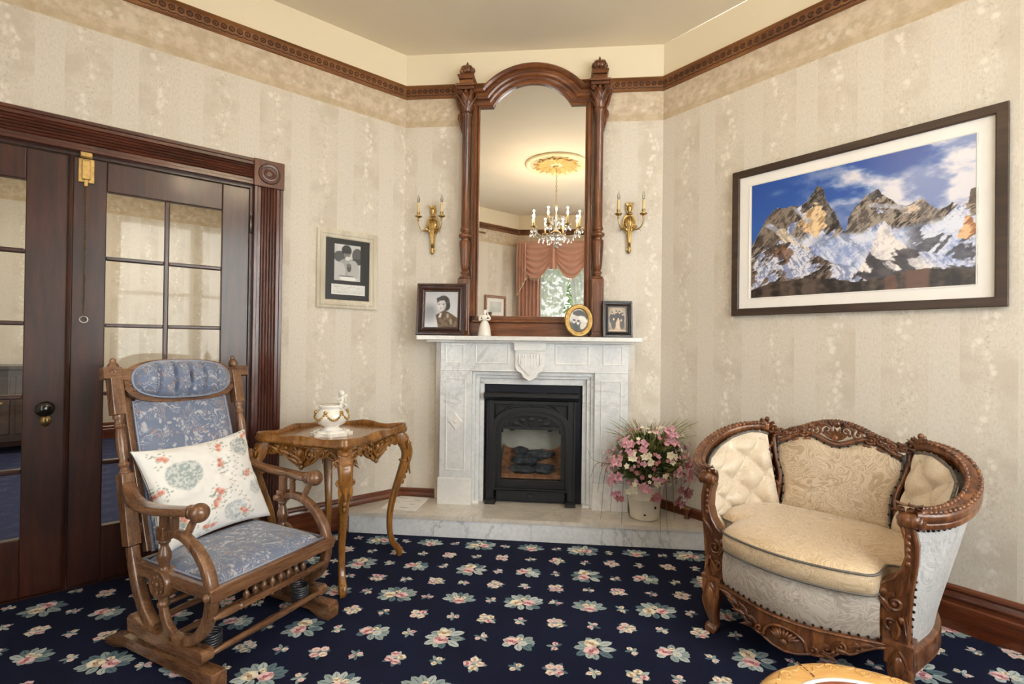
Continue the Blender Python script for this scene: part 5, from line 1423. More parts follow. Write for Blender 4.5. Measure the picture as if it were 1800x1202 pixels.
w, h = 1.145, .832
mb = MB(); frame_moulding(mb, w, h, [(0, 0), (0, -.026), (.002, -.028), (.036, -.028), (.040, -.024), (.040, -.012)])
mb.box(-w / 2, w / 2, 0, .001, -h / 2, h / 2); mb.build('frame', M['pic_frame'], pc)
mb = MB()
iw, ih = .945, .636
mb.box(-w / 2 + .039, w / 2 - .039, -.0125, -.012, -h / 2 + .039, h / 2 - .039); mo = mb.build('mount', M['mat_white'], pc)
mb = MB(); frame_moulding(mb, iw + .014, ih + .014, [(0, -.0125), (0, -.0150), (.004, -.0150), (.006, -.0132)]); mb.build('bevel_edge', M['paper'], mo)
o = paint_plane('print', iw, ih, 420, 280, mountains, M['print'], pc, -.0132); o.location = (.008, 0, .0)

# ================================================================== PLATFORM ROCKING CHAIR (x forward, y towards the far side)
RF = TR(-.981, 1.688, 0, math.radians(-26))
rk = empty('platform_rocking_chair', RF, 'carved walnut platform rocking chair with blue scroll upholstery and round headrest', 'rocking chair')
YN, YF = .0, .51
def turned(mb, a, b, prof, n=14):
    # prof: (t along, radius)
    a, b = Vector(a), Vector(b); d = b - a; L = d.length; q = Vector((0, 0, 1)).rotation_difference(d.normalized()).to_matrix().to_4x4()
    mb.lathe([(r, t_ * L) for t_, r in prof], n, Matrix.Translation(a) @ q)
for side, y in (('n', YN), ('f', YF)):
    out = -1 if side == 'n' else 1
    # sled foot
    mb = MB()
    sled = [(-.665, .0), (-.60, .0), (-.52, .020), (-.12, .020), (-.06, .0), (.0, .0), (.004, .040), (-.004, .066), (-.12, .060), (-.40, .058), (-.53, .060), (-.60, .040), (-.665, .018)]
    mb.prism(sled[::-1], 'y', y - .026, y + .026); mb.build('sled_foot', M['rocker_x'], rk, bevel=.005)
    mb = MB()
    for x in (-.46, -.42, -.38, -.34, -.30, -.26, -.22, -.18, -.14):
        mb.lathe([(.008, .056), (.012, .062), (.008, .070), (.010, .076)], 8, TR(x, y, 0))
    mb.build('foot_beading', M['rocker'], rk)
    # rocker rail carried by springs
    mb = MB()
    rr = [(-.515, .088), (-.49, .078), (-.30, .074), (-.07, .080), (-.060, .092), (-.062, .118), (-.075, .124), (-.20, .112), (-.36, .116), (-.47, .140), (-.50, .150), (-.520, .130)]
    mb.prism(rr[::-1], 'y', y - .022, y + .022); mb.build('rocker_rail', M['rocker_x'], rk, bevel=.005)
    mb = MB(); yi = y + (.060 if side == 'n' else -.060)
    for zz in range(1):
        p = []
        for k in range(90): a = k * .55; p.append((-.135 + .032 * math.cos(a), yi + .032 * math.sin(a), .070 + .072 * k / 89))
        mb.tube(p, .0042, 6)
    mb.build('coil_spring', M['spring'], rk)
    # rear post: bent leg, square, turned, square, finial
    lo = cr([(-.365, y, .118), (-.40, y, .135), (-.450, y, .19), (-.500, y, .28), (-.535, y, .392)], 6)
    mb = MB(); mb.sweep(lo, rrect(.036, .046, .008), [(1, lerp(1.15, .9, i / (len(lo) - 1))) for i in range(len(lo))], up=(1, 0, .5))
    mb.build('lower_rear_leg', M['rocker'], rk)
    mb = MB()
    mb.sweep([(-.538, y, .398), (-.560, y, .50), (-.594, y, .665)], rect(.046, .046), up=(1, 0, .2), smooth=False)
    turned(mb, (-.594, y, .662), (-.652, y, .895), [(0, .018), (.03, .021), (.06, .017), (.10, .013), (.14, .018), (.17, .020), (.20, .015), (.25, .013), (.32, .017), (.50, .0195), (.68, .017), (.74, .013), (.78, .018), (.81, .020), (.84, .015), (.90, .014), (.94, .020), (1, .018)])
    mb.sweep([(-.652, y, .893), (-.687, y, 1.045)], rect(.044, .044), up=(1, 0, .2), smooth=False)
    turned(mb, (-.686, y, 1.043), (-.702, y, 1.118), [(0, .016), (.06, .019), (.12, .012), (.20, .011), (.28, .017), (.45, .0215), (.62, .019), (.74, .012), (.80, .010), (.88, .012), (1, .003)], 16)
    mb.build('rear_post', M['rocker'], rk, bevel=.003)
    # hoop: bent wood bow in front
    hp = cr([(-.318, y, .478), (-.270, y, .492), (-.200, y, .488), (-.125, y, .452), (-.070, y, .395), (-.046, y, .330), (-.048, y, .265), (-.075, y, .200), (-.125, y, .150), (-.190, y, .124), (-.250, y, .118)], 6)
    mb = MB(); mb.sweep(hp, rrect(.036, .034, .009), [(lerp(.75, 1.05, min(1, i / 25)), lerp(.75, 1.15, min(1, i / 25))) for i in range(len(hp))], up=(0, 1, 0) if False else (.01, 1, 0))
    mb.build('bentwood_hoop', M['rocker'], rk)
    # arm post with block, vase turning, carved roundel and curved foot
    mb = MB()
    mb.box(-.345, -.303, y - .021, y + .021, .458, .508)
    turned(mb, (-.324, y, .340), (-.324, y, .460), [(0, .020), (.06, .026), (.12, .018), (.22, .016), (.42, .025), (.55, .024), (.78, .013), (.86, .014), (.90, .020), (.96, .020), (1, .015)], 16)
    turned(mb, (-.324, y, .506), (-.324, y, .572), [(0, .018), (.2, .019), (.4, .018), (.9, .019), (1, .019)], 14)
    mb.build('arm_post', M['rocker'], rk, bevel=.003); mb = MB()
    turned(mb, (-.324, y, .205), (-.324, y, .262), [(0, .012), (.15, .020), (.35, .022), (.5, .016), (.7, .019), (1, .016)], 14)
    f2 = cr([(-.324, y, .210), (-.312, y, .178), (-.285, y, .145), (-.245, y, .120)], 5)
    mb.sweep(f2, rrect(.032, .024, .006), up=(.01, 1, 0))
    mb.build('curved_brace', M['rocker'], rk, bevel=.003)
    mb = MB(); yo = y + out * .030
    Tm = TR(-.324, y - .030 * (-out if out > 0 else 1) * 0, .300)
    mb.lathe([(.001, -.034), (.052, -.034), (.054, -.028), (.054, .020), (.050, .026), (.044, .022), (.040, .024), (.034, .018), (.026, .022), (.020, .026), (.012, .020), (.008, .028), (.001, .030)], 28, TR(-.324, y, .300) @ ROT(90 if out < 0 else -90, 'X'))
    for k in range(8):
        a = k * PI / 4; mb.ball((-.324 + .030 * math.cos(a), y + out * .022, .300 + .030 * math.sin(a)), (.007, .004, .007), 6, 4)
    mb.build('carved_roundel', M['rocker'], rk)
    mb = MB(); mb.ball((-.324, y - out * .036, .482), .014, 10, 8); mb.tube([(-.324, y - out * .018, .482), (-.324, y - out * .03, .482)], .008, 8); mb.build('peg', M['rocker'], rk)
    # spindles between hoop and arm
    for a, b in (((-.262, y, .492), (-.262, y, .566)), ((-.196, y, .486), (-.145, y, .570))):
        mb = MB(); turned(mb, a, b, [(0, .010), (.08, .014), (.16, .011), (.3, .0135), (.7, .0135), (.84, .011), (.92, .015), (1, .013)], 12); mb.build('arm_spindle', M['rocker'], rk)
    # scooped arm
    mb = MB()
    ap = cr([(-.588, y, .628), (-.548, y + out * .004, .608), (-.490, y + out * .022, .588), (-.42, y + out * .034, .578), (-.33, y + out * .032, .576), (-.24, y + out * .016, .580), (-.165, y, .586)], 5)
    mb.sweep(ap, rrect(.052, .028, .010), [(lerp(.75, 1.1, min(1, i / 12)), lerp(1.5, 1, min(1, i / 8))) for i in range(len(ap))])
    arm = mb.build('arm', M['rocker_x'], rk)
    mb = MB(); turned(mb, (-.178, y, .582), (-.150, y, .586), [(0, .022), (.3, .026), (1, .020)], 14)
    mb.ball((-.122, y, .588), .034, 18, 12); mb.build('arm_knob', M['rocker'], arm)
# seat frame
mb = MB()
mb.box(-.050, -.020, -.020, .530, .296, .344); mb.build('front_seat_rail', M['rocker_y'], rk, bevel=.004)
for y in (.006, .504):
    mb = MB(); mb.box(-.50, -.05, y - .014, y + .014, .296, .342); mb.build('side_seat_rail', M['rocker_x'], rk, bevel=.003)
mb = MB(); mb.box(-.52, -.49, .0, .51, .300, .342); mb.build('rear_seat_rail', M['rocker_y'], rk, bevel=.003)
for y in (-.027, .537):
    mb = MB(); mb.lathe([(.014, -.008), (.016, 0), (.010, .007), (.001, .010)], 10, TR(-.034, y, .320) @ ROT(90 if y < 0 else -90, 'X')); mb.build('rail_peg', M['rocker'], rk)
# sprung seat cushion
mb = MB()
def seat(u, v):
    x = lerp(-.485, -.048, u); y = lerp(.018, .494, v); e = min(u, 1 - u, v, 1 - v) * 2
    e4 = (1 - (abs(2 * u - 1)) ** 5) * (1 - (abs(2 * v - 1)) ** 5)
    return (x, y, .332 + .052 * max(0, e4) ** .6)
mb.surf(seat, 26, 28); mb.box(-.485, -.048, .018, .494, .30, .333)
sc = mb.build('seat_cushion', M['blue_fab'], rk)
mb = MB(); mb.tube([(-.046, .018, .3455), (-.046, .494, .3455), (-.485, .494, .3455), (-.485, .018, .3455)], .004, 6, closed=True, cap=False); mb.build('piping', M['blue_pipe'], sc)
# lower front stretcher with bead spindles
mb = MB(); mb.box(-.050, -.030, .105, .400, .225, .248)
turned(mb, (-.040, .108, .236), (-.040, .0, .236), [(0, .012), (.05, .016), (.1, .011), (.3, .015), (.7, .014), (.95, .010), (1, .010)]); turned(mb, (-.040, .397, .236), (-.040, .510, .236), [(0, .012), (.05, .016), (.1, .011), (.3, .015), (.7, .014), (.95, .010), (1, .010)])
mb.build('front_stretcher', M['rocker_y'], rk, bevel=.003)
for k in range(8):
    y = .125 + k * .0365
    mb = MB(); mb.lathe([(.004, .238), (.006, .246), (.0045, .252), (.009, .258), (.012, .266), (.010, .276), (.005, .282), (.008, .290), (.006, .298)], 10, TR(-.040, y, 0)); mb.ball((-.040, y, .222), (.006, .006, .008), 8, 5)
    mb.build('bead_spindle', M['rocker'], rk)
for x, z, r in ((-.072, .100, .0125), (-.30, .098, .0125), (-.33, .215, .011), (-.47, .10, .0125)):
    mb = MB(); turned(mb, (x, .0, z), (x, .51, z), [(0, r * .8), (.1, r * .9), (.5, r * 1.15), (.9, r * .9), (1, r * .8)], 12); mb.build('stretcher', M['rocker_y'], rk)
# back: leaning frame, panel, headrest
def back_x(z): return -.500 - (z - .36) * .318
for y in (.052, .458):
    mb = MB(); mb.sweep([(back_x(.36) - .02, y, .36), (back_x(.62) - .02, y, .62), (back_x(.985) - .02, y, .985)], rect(.030, .030), up=(1, 0, .3), smooth=False); mb.build('back_stile', M['rocker'], rk, bevel=.003)
mb = MB(); x = back_x(.945) - .02; mb.sweep([(x, .0, .945), (x, .51, .945)], rect(.024, .036), smooth=False); mb.build('back_rail', M['rocker_y'], rk, bevel=.003)
mb = MB(); x = back_x(.42) - .02; mb.sweep([(x - .012, .0, .452), (x - .012, .51, .452)], rect(.024, .036), smooth=False); mb.build('lower_back_rail', M['rocker_y'], rk, bevel=.003)
BM = Matrix.Translation((-.500, .255, .36)) @ Matrix.Rotation(-math.atan(.318), 4, 'Y')   # local: y across, z up the back, x forward
mb = MB(); mb.T = BM
def bpad(u, v):
    y = lerp(-.200, .200, u); z = lerp(.0, .605, v)
    if v > .96: pass
    e = max(0, (1 - abs(2 * u - 1) ** 6) * (1 - abs(2 * v - 1) ** 10)) ** .5
    return (.010 + .032 * e, y * (1 - .02 * v), z)
mb.surf(bpad, 22, 30); mb.surf(lambda u, v: (-.012 if True else 0, lerp(-.2, .2, u) * (1 - .02 * v), lerp(0, .605, v)), 2, 2, flip=True)
mb.surf(lambda u, v: (lerp(-.012, .010, u), -.2 * (1 - .02 * v), .605 * v), 1, 4); mb.surf(lambda u, v: (lerp(-.012, .010, u), .2 * (1 - .02 * v), .605 * v), 1, 4, flip=True); mb.surf(lambda u, v: (lerp(-.012, .010, v), lerp(-.196, .196, u), .605), 4, 1)
bk = mb.build('back_cushion', M['blue_fab'], rk)
mb = MB(); mb.T = BM; mb.tube([(.014, -.200, .0), (.014, -.196, .59), (.014, -.185, .605), (.014, .185, .605), (.014, .196, .59), (.014, .200, 0)], .004, 6); mb.build('piping', M['blue_pipe'], bk)
HM = Matrix.Translation((-.672, .262, 1.020)) @ Matrix.Rotation(-math.atan(.25), 4, 'Y') @ Matrix.Rotation(math.radians(-1.5), 4, 'X')
mb = MB(); mb.T = HM
ob = []
for k in range(48):
    a = 2 * PI * k / 48; c_, s_ = math.cos(a), math.sin(a)
    ob.append((.235 * math.copysign(abs(c_) ** .75, c_), .096 * math.copysign(abs(s_) ** .7, s_) - .006))
mb.prism(ob, 'x', -.018, .004)
for e in (-1, 1):
    w_ = [(e * .19, -.012), (e * .262, .010), (e * .262, .050), (e * .20, .048), (e * .17, .03)]
    mb.prism(w_ if e > 0 else w_[::-1], 'x', -.020, .008)
    mb.box(-.024, .014, e * .275 - .032, e * .275 + .032, .008, .054)
    carve_scroll(mb, (.012, e * .275, .031), .016, 1.2, 0, (0, e, 0), (0, 0, 1), .004)
    carve_scroll(mb, (.008, e * .205, -.040), .030, .6, 0, (0, e, 0), (0, 0, 1), .005)
mb.build('headrest_board', M['rocker_y'], rk, bevel=.003)
mb = MB(); mb.T = HM
def bolster(u, v):
    a = 2 * PI * u; c_, s_ = math.cos(a), math.sin(a); t_ = math.sin(PI / 2 * v) ; h = math.cos(PI / 2 * v) if False else (1 - v ** 2.6) ** .5 if v < 1 else 0
    r_ = v
    y = .205 * math.copysign(abs(c_) ** .72, c_) * r_; z = .080 * math.copysign(abs(s_) ** .8, s_) * r_
    flute = 0
    for g in (-.125, -.063, 0, .063, .125): flute -= .036 * math.exp(-((y - g) / .0055) ** 2)
    return (.010 + .058 * h + flute * h, y, z)
mb.surf(bolster, 160, 34, cu=True)
hr = mb.build('headrest_cushion', M['blue_fab'], rk)
mb = MB(); mb.T = HM
pth = [(.010, .207 * math.copysign(abs(math.cos(a)) ** .72, math.cos(a)), .082 * math.copysign(abs(math.sin(a)) ** .8, math.sin(a))) for a in [2 * PI * k / 60 for k in range(60)]]
mb.tube(pth, .0045, 6, closed=True, cap=False); mb.build('piping', M['blue_pipe'], hr)

# ---- floral scatter pillow leaning on the back
def el(U, V, cx, cy, rx, ry, s=.15): return sst(1.0 - np.hypot((U - cx) / rx, (V - cy) / ry), 0, s)
def pillow_print(U, V):
    img = np.ones(U.shape + (3,)) * np.array([240, 239, 236.])
    def put(m, c):
        nonlocal img
        m = np.clip(m, 0, 1)[..., None]; img = img * (1 - m) + np.array(c, float) * m
    n = vnoise(U, V, 26, 3, 3); n2 = vnoise(U, V, 60, 2, 8)
    for (cx, cy, r, c) in ((.28, .64, .16, (158, 172, 172)), (.84, .80, .12, (160, 170, 172)), (.62, .16, .12, (186, 194, 198)), (.10, .22, .11, (170, 182, 184)), (.88, .34, .09, (196, 200, 200))):
        x = (U - cx) / r; y = (V - cy) / r * 1.05
        heart = sst(1.0 - ((x * x + y * y - .45) ** 3 * 1.4 - x * x * y ** 3) * 6, .0, 1.0) * (np.hypot(x, y) < 1.25)
        put(heart * (.35 + .6 * sst(n2, .42, .55)), c)
    rgp = random.Random(8)
    for (cx, cy) in ((.62, .86), (.52, .38), (.14, .86), (.20, .28), (.84, .52), (.70, .12), (.36, .10), (.93, .93), (.46, .30), (.60, .66), (.05, .55)):
        for k in range(34):
            a = rgp.random() * 6.28; r = rgp.random() * .10; put(el(U, V, cx + r * math.cos(a), cy + r * 1.1 * math.sin(a), rgp.uniform(.006, .018), rgp.uniform(.005, .012), .6) * .7, (134, 150, 132) if k % 3 else (96, 110, 104))
        for k in range(3):
            a = rgp.random() * 6.28; r = .022 * k; ccx, ccy = cx + r * math.cos(a), cy + r * math.sin(a)
            put(el(U, V, ccx, ccy, .030, .030, .4) * .85, (226, 166, 150)); put(el(U, V, ccx - .004, ccy, .017, .016, .6) * .9, (200, 116, 102)); put(el(U, V, ccx + .010, ccy + .008, .008, .008, .6) * .8, (238, 190, 172))
    for k in range(26):
        t_ = k / 26; x0, y0 = .70 + .05 * math.sin(9 * t_), .05 + .75 * t_
        put(el(U, V, x0 + .02 * (-1) ** k, y0, .014, .007, .5) * .75, (120, 130, 128)); put(el(U, V, x0, y0 + .01, .006, .006, .5) * .7, (206, 132, 118))
    return img
pl = empty('scatter_pillow', RF @ Matrix.Translation((-.500, .258, .560)) @ Matrix.Rotation(math.radians(-24), 4, 'Y') @ Matrix.Rotation(math.radians(2), 4, 'X'), 'white square pillow printed with hearts and pink roses, leaning in the rocking chair', 'pillow')
NPX = 110
U, V = np.meshgrid(np.linspace(0, 1, NPX + 1), np.linspace(0, 1, NPX + 1))
a, b = 2 * U - 1, 2 * V - 1
pin = 1 - .13 * (1 - np.abs(b) ** 2) * np.abs(a) ** 4; pin2 = 1 - .13 * (1 - np.abs(a) ** 2) * np.abs(b) ** 4
Y_ = .245 * a * pin; Z_ = .215 * b * pin2
puff = (np.clip((1 - a ** 2) * (1 - b ** 2), 0, 1)) ** .42
wr = (vnoise(U, V, 5, 3, 12) - .5) * .040 * (1 - puff * .3) * (np.clip((1 - a ** 2) * (1 - b ** 2), 0, 1)) ** .2
Xf = .012 + .072 * puff + wr; Xb = .008 - .050 * puff
col = np.clip(pillow_print(U, V), 0, 255) / 255
lin = np.where(col <= .04045, col / 12.92, ((col + .055) / 1.055) ** 2.4).astype(np.float32)
def gridmesh(name, X, Y, Z, colr, mat, parent, flip=False):
    ny, nx = X.shape; vs = np.stack([X, Y, Z], -1).reshape(-1, 3); idx = np.arange(nx * ny).reshape(ny, nx)
    fs = np.stack([idx[:-1, :-1], idx[:-1, 1:], idx[1:, 1:], idx[1:, :-1]], -1).reshape(-1, 4)
    if flip: fs = fs[:, ::-1]
    me = bpy.data.meshes.new(name); me.from_pydata(vs.tolist(), [], fs.tolist()); me.materials.append(mat)
    at = me.color_attributes.new('Col', 'FLOAT_COLOR', 'POINT'); rgba = np.ones((len(vs), 4), np.float32); rgba[:, :3] = colr.reshape(-1, 3)
    at.data.foreach_set('color', rgba.ravel()); me.polygons.foreach_set('use_smooth', [True] * len(me.polygons))
    o = bpy.data.objects.new(name, me); C.objects.link(o); o.parent = parent; return o
gridmesh('front_cover', Xf, Y_, Z_, lin, M['pillow_print'], pl)
gridmesh('back_cover', Xb, Y_, Z_, lin, M['pillow_print'], pl, True)

# ================================================================== CARVED SIDE TABLE
TM = Matrix(((.322, -.946, 0, -.930), (.946, .322, 0, 2.632), (0, 0, 1, 0), (0, 0, 0, 1)))
tb = empty('side_table', TM, 'carved golden wood side table with cabriole legs and pierced apron beside the hearth', 'table')
H = .26; ZT = .712
def scallop(r, amp, n=80, ph=0):
    # rounded square with serpentine sides
    out = []
    for k in range(n):
        t_ = 4 * k / n; sd = int(t_); f = t_ - sd
        s_ = f * 2 - 1
        bow = amp * (math.cos(s_ * PI * 2) * .5 + .5) * (1 - abs(s_) ** 8) - amp * .4 * (1 - s_ * s_)
        x, y = r + bow, s_ * r
        c_, s2 = [(1, 0), (0, 1), (-1, 0), (0, -1)][sd]
        out.append((x * c_ - y * s2, x * s2 + y * c_))
    return out
mb = MB()
base = scallop(H - .012, .014); mb.prism(base, 'z', ZT - .022, ZT)
mb.build('table_top', M['table_top'], tb)
mb = MB()
rim = scallop(H, .016, 160)
path = [(x, y, ZT + .010 + .012 * (1 + math.cos(k * 2 * PI / 20)) / 2) for k, (x, y) in enumerate(rim)]
n = len(rim); sec = [(-.010, -.034), (.014, -.030), (.016, -.018), (.008, -.010), (.010, 0), (.004, .008), (-.004, .006), (-.010, -.004)]
vs = []; fs = []
for k, (x, y, z) in enumerate(path):
    r_ = math.hypot(x, y); dx, dy = x / r_, y / r_
    for (a, b) in sec: vs.append((x + dx * a, y + dy * a, z + b if b > -.02 else ZT - .022 + (b + .034)))
m_ = len(sec)
for k in range(n):
    for j in range(m_): fs.append((k * m_ + j, ((k + 1) % n) * m_ + j, ((k + 1) % n) * m_ + (j + 1) % m_, k * m_ + (j + 1) % m_))
mb.add(vs, fs, 0, True)
mb.build('scalloped_rim', M['table'], tb)
# carved pierced aprons, one per side
def apron_side(k):
    mb = MB(); mb.T = Matrix.Rotation(k * PI / 2, 4, 'Z')     # side facing +x rotated; local outward = +x
    X = H - .020
    def P(s_, z, d=0): return (X + d, s_, z)
    # backing band with cut lower edge
    lowpts = [(-.215, .640), (-.20, .625), (-.17, .640), (-.15, .655), (-.13, .640), (-.11, .650), (-.085, .632), (-.06, .610), (-.035, .604), (-.015, .590), (0, .578), (.015, .590), (.035, .604), (.06, .610), (.085, .632), (.11, .650), (.13, .640), (.15, .655), (.17, .640), (.20, .625), (.215, .640)]
    for i in range(len(lowpts) - 1):
        (a, za), (b, zb) = lowpts[i], lowpts[i + 1]
        if i in (4, 15, 7, 12):     # pierced openings: only a bar above and a strip below
            mb.prism([(a, ZT - .030), (b, ZT - .030), (b, ZT - .020), (a, ZT - .020)], 'x', X - .010, X + .004); mb.prism([(a, za), (b, zb), (b, zb + .012), (a, za + .012)], 'x', X - .010, X + .004)
        else: mb.prism([(a, za), (b, zb), (b, ZT - .020), (a, ZT - .020)], 'x', X - .010, X + .004)
    # relief: C scrolls, leaves and central shell
    for e in (-1, 1):
        carve_scroll(mb, P(e * .050, .648, .010), .030, 1.2, PI * .5, (0, e, 0), (0, 0, 1), .0075)
        carve_scroll(mb, P(e * .112, .662, .008), .020, 1.3, -PI * .4, (0, e, 0), (0, 0, 1), .006)
        carve_scroll(mb, P(e * .165, .660, .010), .024, 1.2, PI * .6, (0, e, 0), (0, 0, 1), .007)
        mb.tube([P(e * y_, z_, .010) for y_, z_ in ((.215, .652), (.19, .634), (.165, .640), (.145, .652), (.125, .636), (.10, .645), (.075, .618), (.04, .602), (.0, .582))], .006, 6)
        leaf3(mb, P(e * .02, .600, .012), (0, e * .8, .5), (1, 0, 0), .06, .026, .008); leaf3(mb, P(e * .075, .640, .010), (0, e * .9, .4), (1, 0, 0), .055, .022, .007)
        leaf3(mb, P(e * .14, .645, .010), (0, e * .7, .6), (1, 0, 0), .05, .022, .007); leaf3(mb, P(e * .20, .64, .008), (0, -e * .6, .7), (1, 0, 0), .05, .02, .007)
        mb.ball(P(e * .092, .672, .010), .010, 8, 6); mb.ball(P(e * .140, .676, .010), .009, 8, 6)
    for a in (-50, -25, 0, 25, 50): leaf3(mb, P(0, .612, .014), (0, math.sin(math.radians(a)), math.cos(math.radians(a))), (1, 0, 0), .062, .020, .009)
    mb.ball(P(0, .655, .018), (.016, .020, .024), 12, 8); mb.ball(P(0, .586, .012), (.010, .012, .016), 10, 6); mb.ball(P(0, .610, .018), (.013, .014, .014), 10, 6)
    mb.tube([P(-.225, ZT - .030, .004), P(.225, ZT - .030, .004)], .006, 6)
    mb.build('carved_apron', M['table'], tb)
for k in range(4): apron_side(k)
def cab_leg(k):
    mb = MB(); a = k * PI / 2 + PI / 4; d = Vector((math.cos(a), math.sin(a), 0)); s_ = Vector((-d.y, d.x, 0)); R0 = (H - .025) * math.sqrt(2)
    ctl = [(R0 - .010, .700, .030), (R0 + .014, .660, .034), (R0 + .040, .615, .034), (R0 + .050, .570, .031), (R0 + .040, .520, .027), (R0 + .012, .440, .022), (R0 - .022, .340, .0185), (R0 - .040, .240, .0165), (R0 - .040, .150, .0155), (R0 - .024, .085, .0165), (R0 + .004, .045, .0185), (R0 + .016, .022, .017), (R0 + .012, .0, .013)]
    c_ = cr(ctl, 5)
    mb.sweep([tuple(d * r_ + Vector((0, 0, z_))) for r_, z_, w_ in c_], rrect(2, 2, .55, 3), [(w_, w_ * .95) for r_, z_, w_ in c_], up=tuple(d))
    # knee carving: brow scroll, acanthus, bellflower drop
    def P(r_, z_, o=0): return tuple(d * r_ + s_ * o + Vector((0, 0, z_)))
    mb.ball(P(R0 + .050, .585), (.030, .030, .034), 14, 9)
    mb.ball(P(R0 + .028, .668), (.026, .026, .020), 12, 8)
    for e in (-1, 1):
        carve_scroll(mb, P(R0 + .046, .640, e * .034), .026, 1.2, PI / 2, tuple(s_ * e), (0, 0, 1), .007)
        carve_scroll(mb, P(R0 + .050, .545, e * .026), .016, 1.2, -PI / 2, tuple(s_ * e), (0, 0, 1), .006)
        leaf3(mb, P(R0 + .058, .560, e * .010), tuple(Vector((0, 0, -1)) - d * .25 + s_ * e * .2), tuple(d), .10, .030, .008)
        leaf3(mb, P(R0 + .030, .655, e * .020), tuple(Vector((0, 0, -1)) + s_ * e * .8), tuple(d), .07, .026, .008)
        mb.tube([P(R0 + .036, .50, e * .024), P(R0 + .012, .43, e * .021), P(R0 - .018, .35, e * .018), P(R0 - .036, .25, e * .015)], .004, 5)
    leaf3(mb, P(R0 + .072, .590), tuple(Vector((0, 0, -1)) - d * .3), tuple(d), .13, .034, .010)
    for z_ in (.628, .612, .535): mb.ball(P(R0 + .040 if z_ > .6 else R0 + .036, z_), (.038 if z_ > .6 else .032,) * 2 + (.010,), 14, 6)
    for z_, r_ in ((.470, R0 + .048), (.440, R0 + .038), (.412, R0 + .028)): mb.ball(P(r_, z_), (.010, .010, .014), 8, 6)
    # scrolled toe
    carve_scroll(mb, P(R0 + .020, .036, 0), .018, 1.1, PI / 2, tuple(d), (0, 0, 1), .009)
    for e in (-1, 1): carve_scroll(mb, P(R0 + .014, .036, e * .014), .015, 1.1, PI / 2, tuple(d), (0, 0, 1), .005)
    mb.build('leg', M['table'], tb)
for k in range(4): cab_leg(k)

# ---- porcelain urn with cherub on the table
um = TR(-.925, 2.555, ZT + .0005, math.radians(15))
ur = empty('porcelain_urn', um, 'white porcelain urn with gilded garlands and a small cherub, on the side table', 'urn')
mb = MB()
ft = []
for k in range(64):
    a = 2 * PI * k / 64; ft.append(((.100 + .006 * math.cos(8 * a)) * math.cos(a), (.072 + .006 * math.cos(8 * a)) * math.sin(a)))
mb.prism(ft, 'z', 0, .018); mb.prism([(x * .84, y * .84) for x, y in ft], 'z', .018, .028)
mb.lathe([(.060, .028), (.044, .034), (.036, .042), (.040, .048), (.066, .060), (.080, .082), (.082, .098), (.074, .118), (.062, .132), (.058, .140), (.064, .146), (.067, .152), (.062, .158), (.040, .154), (.001, .150)], 32, Matrix.Diagonal((1, .85, 1, 1)))
bdy = mb.build('bowl', M['porcelain'], ur)
mb = MB(); rq = random.Random(4)
for sw in range(6):
    a0 = sw * PI / 3 + .2
    for k in range(11):
        t_ = k / 10; a = a0 + t_ * PI / 3; z = .118 - .034 * math.sin(PI * t_)
        r_ = .0825 - max(0, z - .098) * .35
        mb.ball((r_ * math.cos(a), r_ * .85 * math.sin(a), z), (.0062, .0062, .0062), 6, 5)
    mb.ball((.077 * math.cos(a0), .077 * .85 * math.sin(a0), .122), .010, 8, 6)
mb.build('garland', M['gilt'], bdy)
mb = MB()
mb.ball((.048, -.010, .165), (.018, .016, .016), 12, 8); mb.ball((.052, -.012, .186), (.014, .013, .018), 12, 8)
mb.ball((.050, -.016, .216), (.014, .014, .015), 12, 8); mb.ball((.046, -.012, .222), (.015, .014, .012), 10, 7)
mb.tube([(.060, -.018, .192), (.070, -.026, .180), (.062, -.034, .170)], [.006, .005, .004], 7); mb.tube([(.042, -.018, .192), (.030, -.026, .184), (.024, -.030, .196)], [.006, .005, .004], 7)
mb.tube([(.056, -.016, .160), (.072, -.030, .158), (.076, -.034, .140)], [.009, .007, .005], 7); mb.tube([(.042, -.018, .160), (.046, -.038, .156), (.048, -.042, .138)], [.009, .007, .005], 7)
for e in (-1, 1): leaf3(mb, (.050 + e * .006, .0, .195), (e * .9, .5, .5), (0, 1, 0), .032, .020, .003)
mb.build('cherub', M['porcelain'], ur)

# ================================================================== POTTED FLOWERS on the hearth
pf_ = empty('potted_flowers', FC @ TR(1.625, -.215, .1305), 'cream pot of bushy pink and cream flowers with trailing grass on the hearth', 'potted plant')
mb = MB(); mb.lathe([(.080, 0), (.086, .004), (.087, .012), (.092, .06), (.103, .125), (.105, .128), (.103, .132), (.110, .180), (.117, .205), (.119, .214), (.112, .216), (.106, .200), (.001, .195)], 32)
po = mb.build('pot', M['pot'], pf_)
mb = MB(); mb.ball((-.012, -.0885, .040), (.008, .003, .006), 8, 5); mb.ball((.050, -.083, .085), (.007, .003, .009), 8, 5); mb.build('pot_spot', M['stud'], po)
rp = random.Random(21)
C0 = Vector((.02, -.055, .34))
def shell_pt(r0=.7, r1=1.0):
    a = rp.random() * 2 * PI; z_ = rp.uniform(-.45, 1); q = math.sqrt(max(0, 1 - z_ * z_)); r_ = rp.uniform(r0, r1)
    return Vector((.255 * q * math.cos(a) * r_, .155 * q * math.sin(a) * r_, .235 * z_ * r_))
mb = MB()
for k in range(70):
    p = C0 + shell_pt(.7, 1); mid = Vector((p.x * .35, p.y * .35 - .0, .26)) ; mb.tube(cr([(p.x * .08, p.y * .08, .19), tuple(mid), tuple(p)], 4), .0018, 4)
mb.build('stems', M['stem'], pf_)
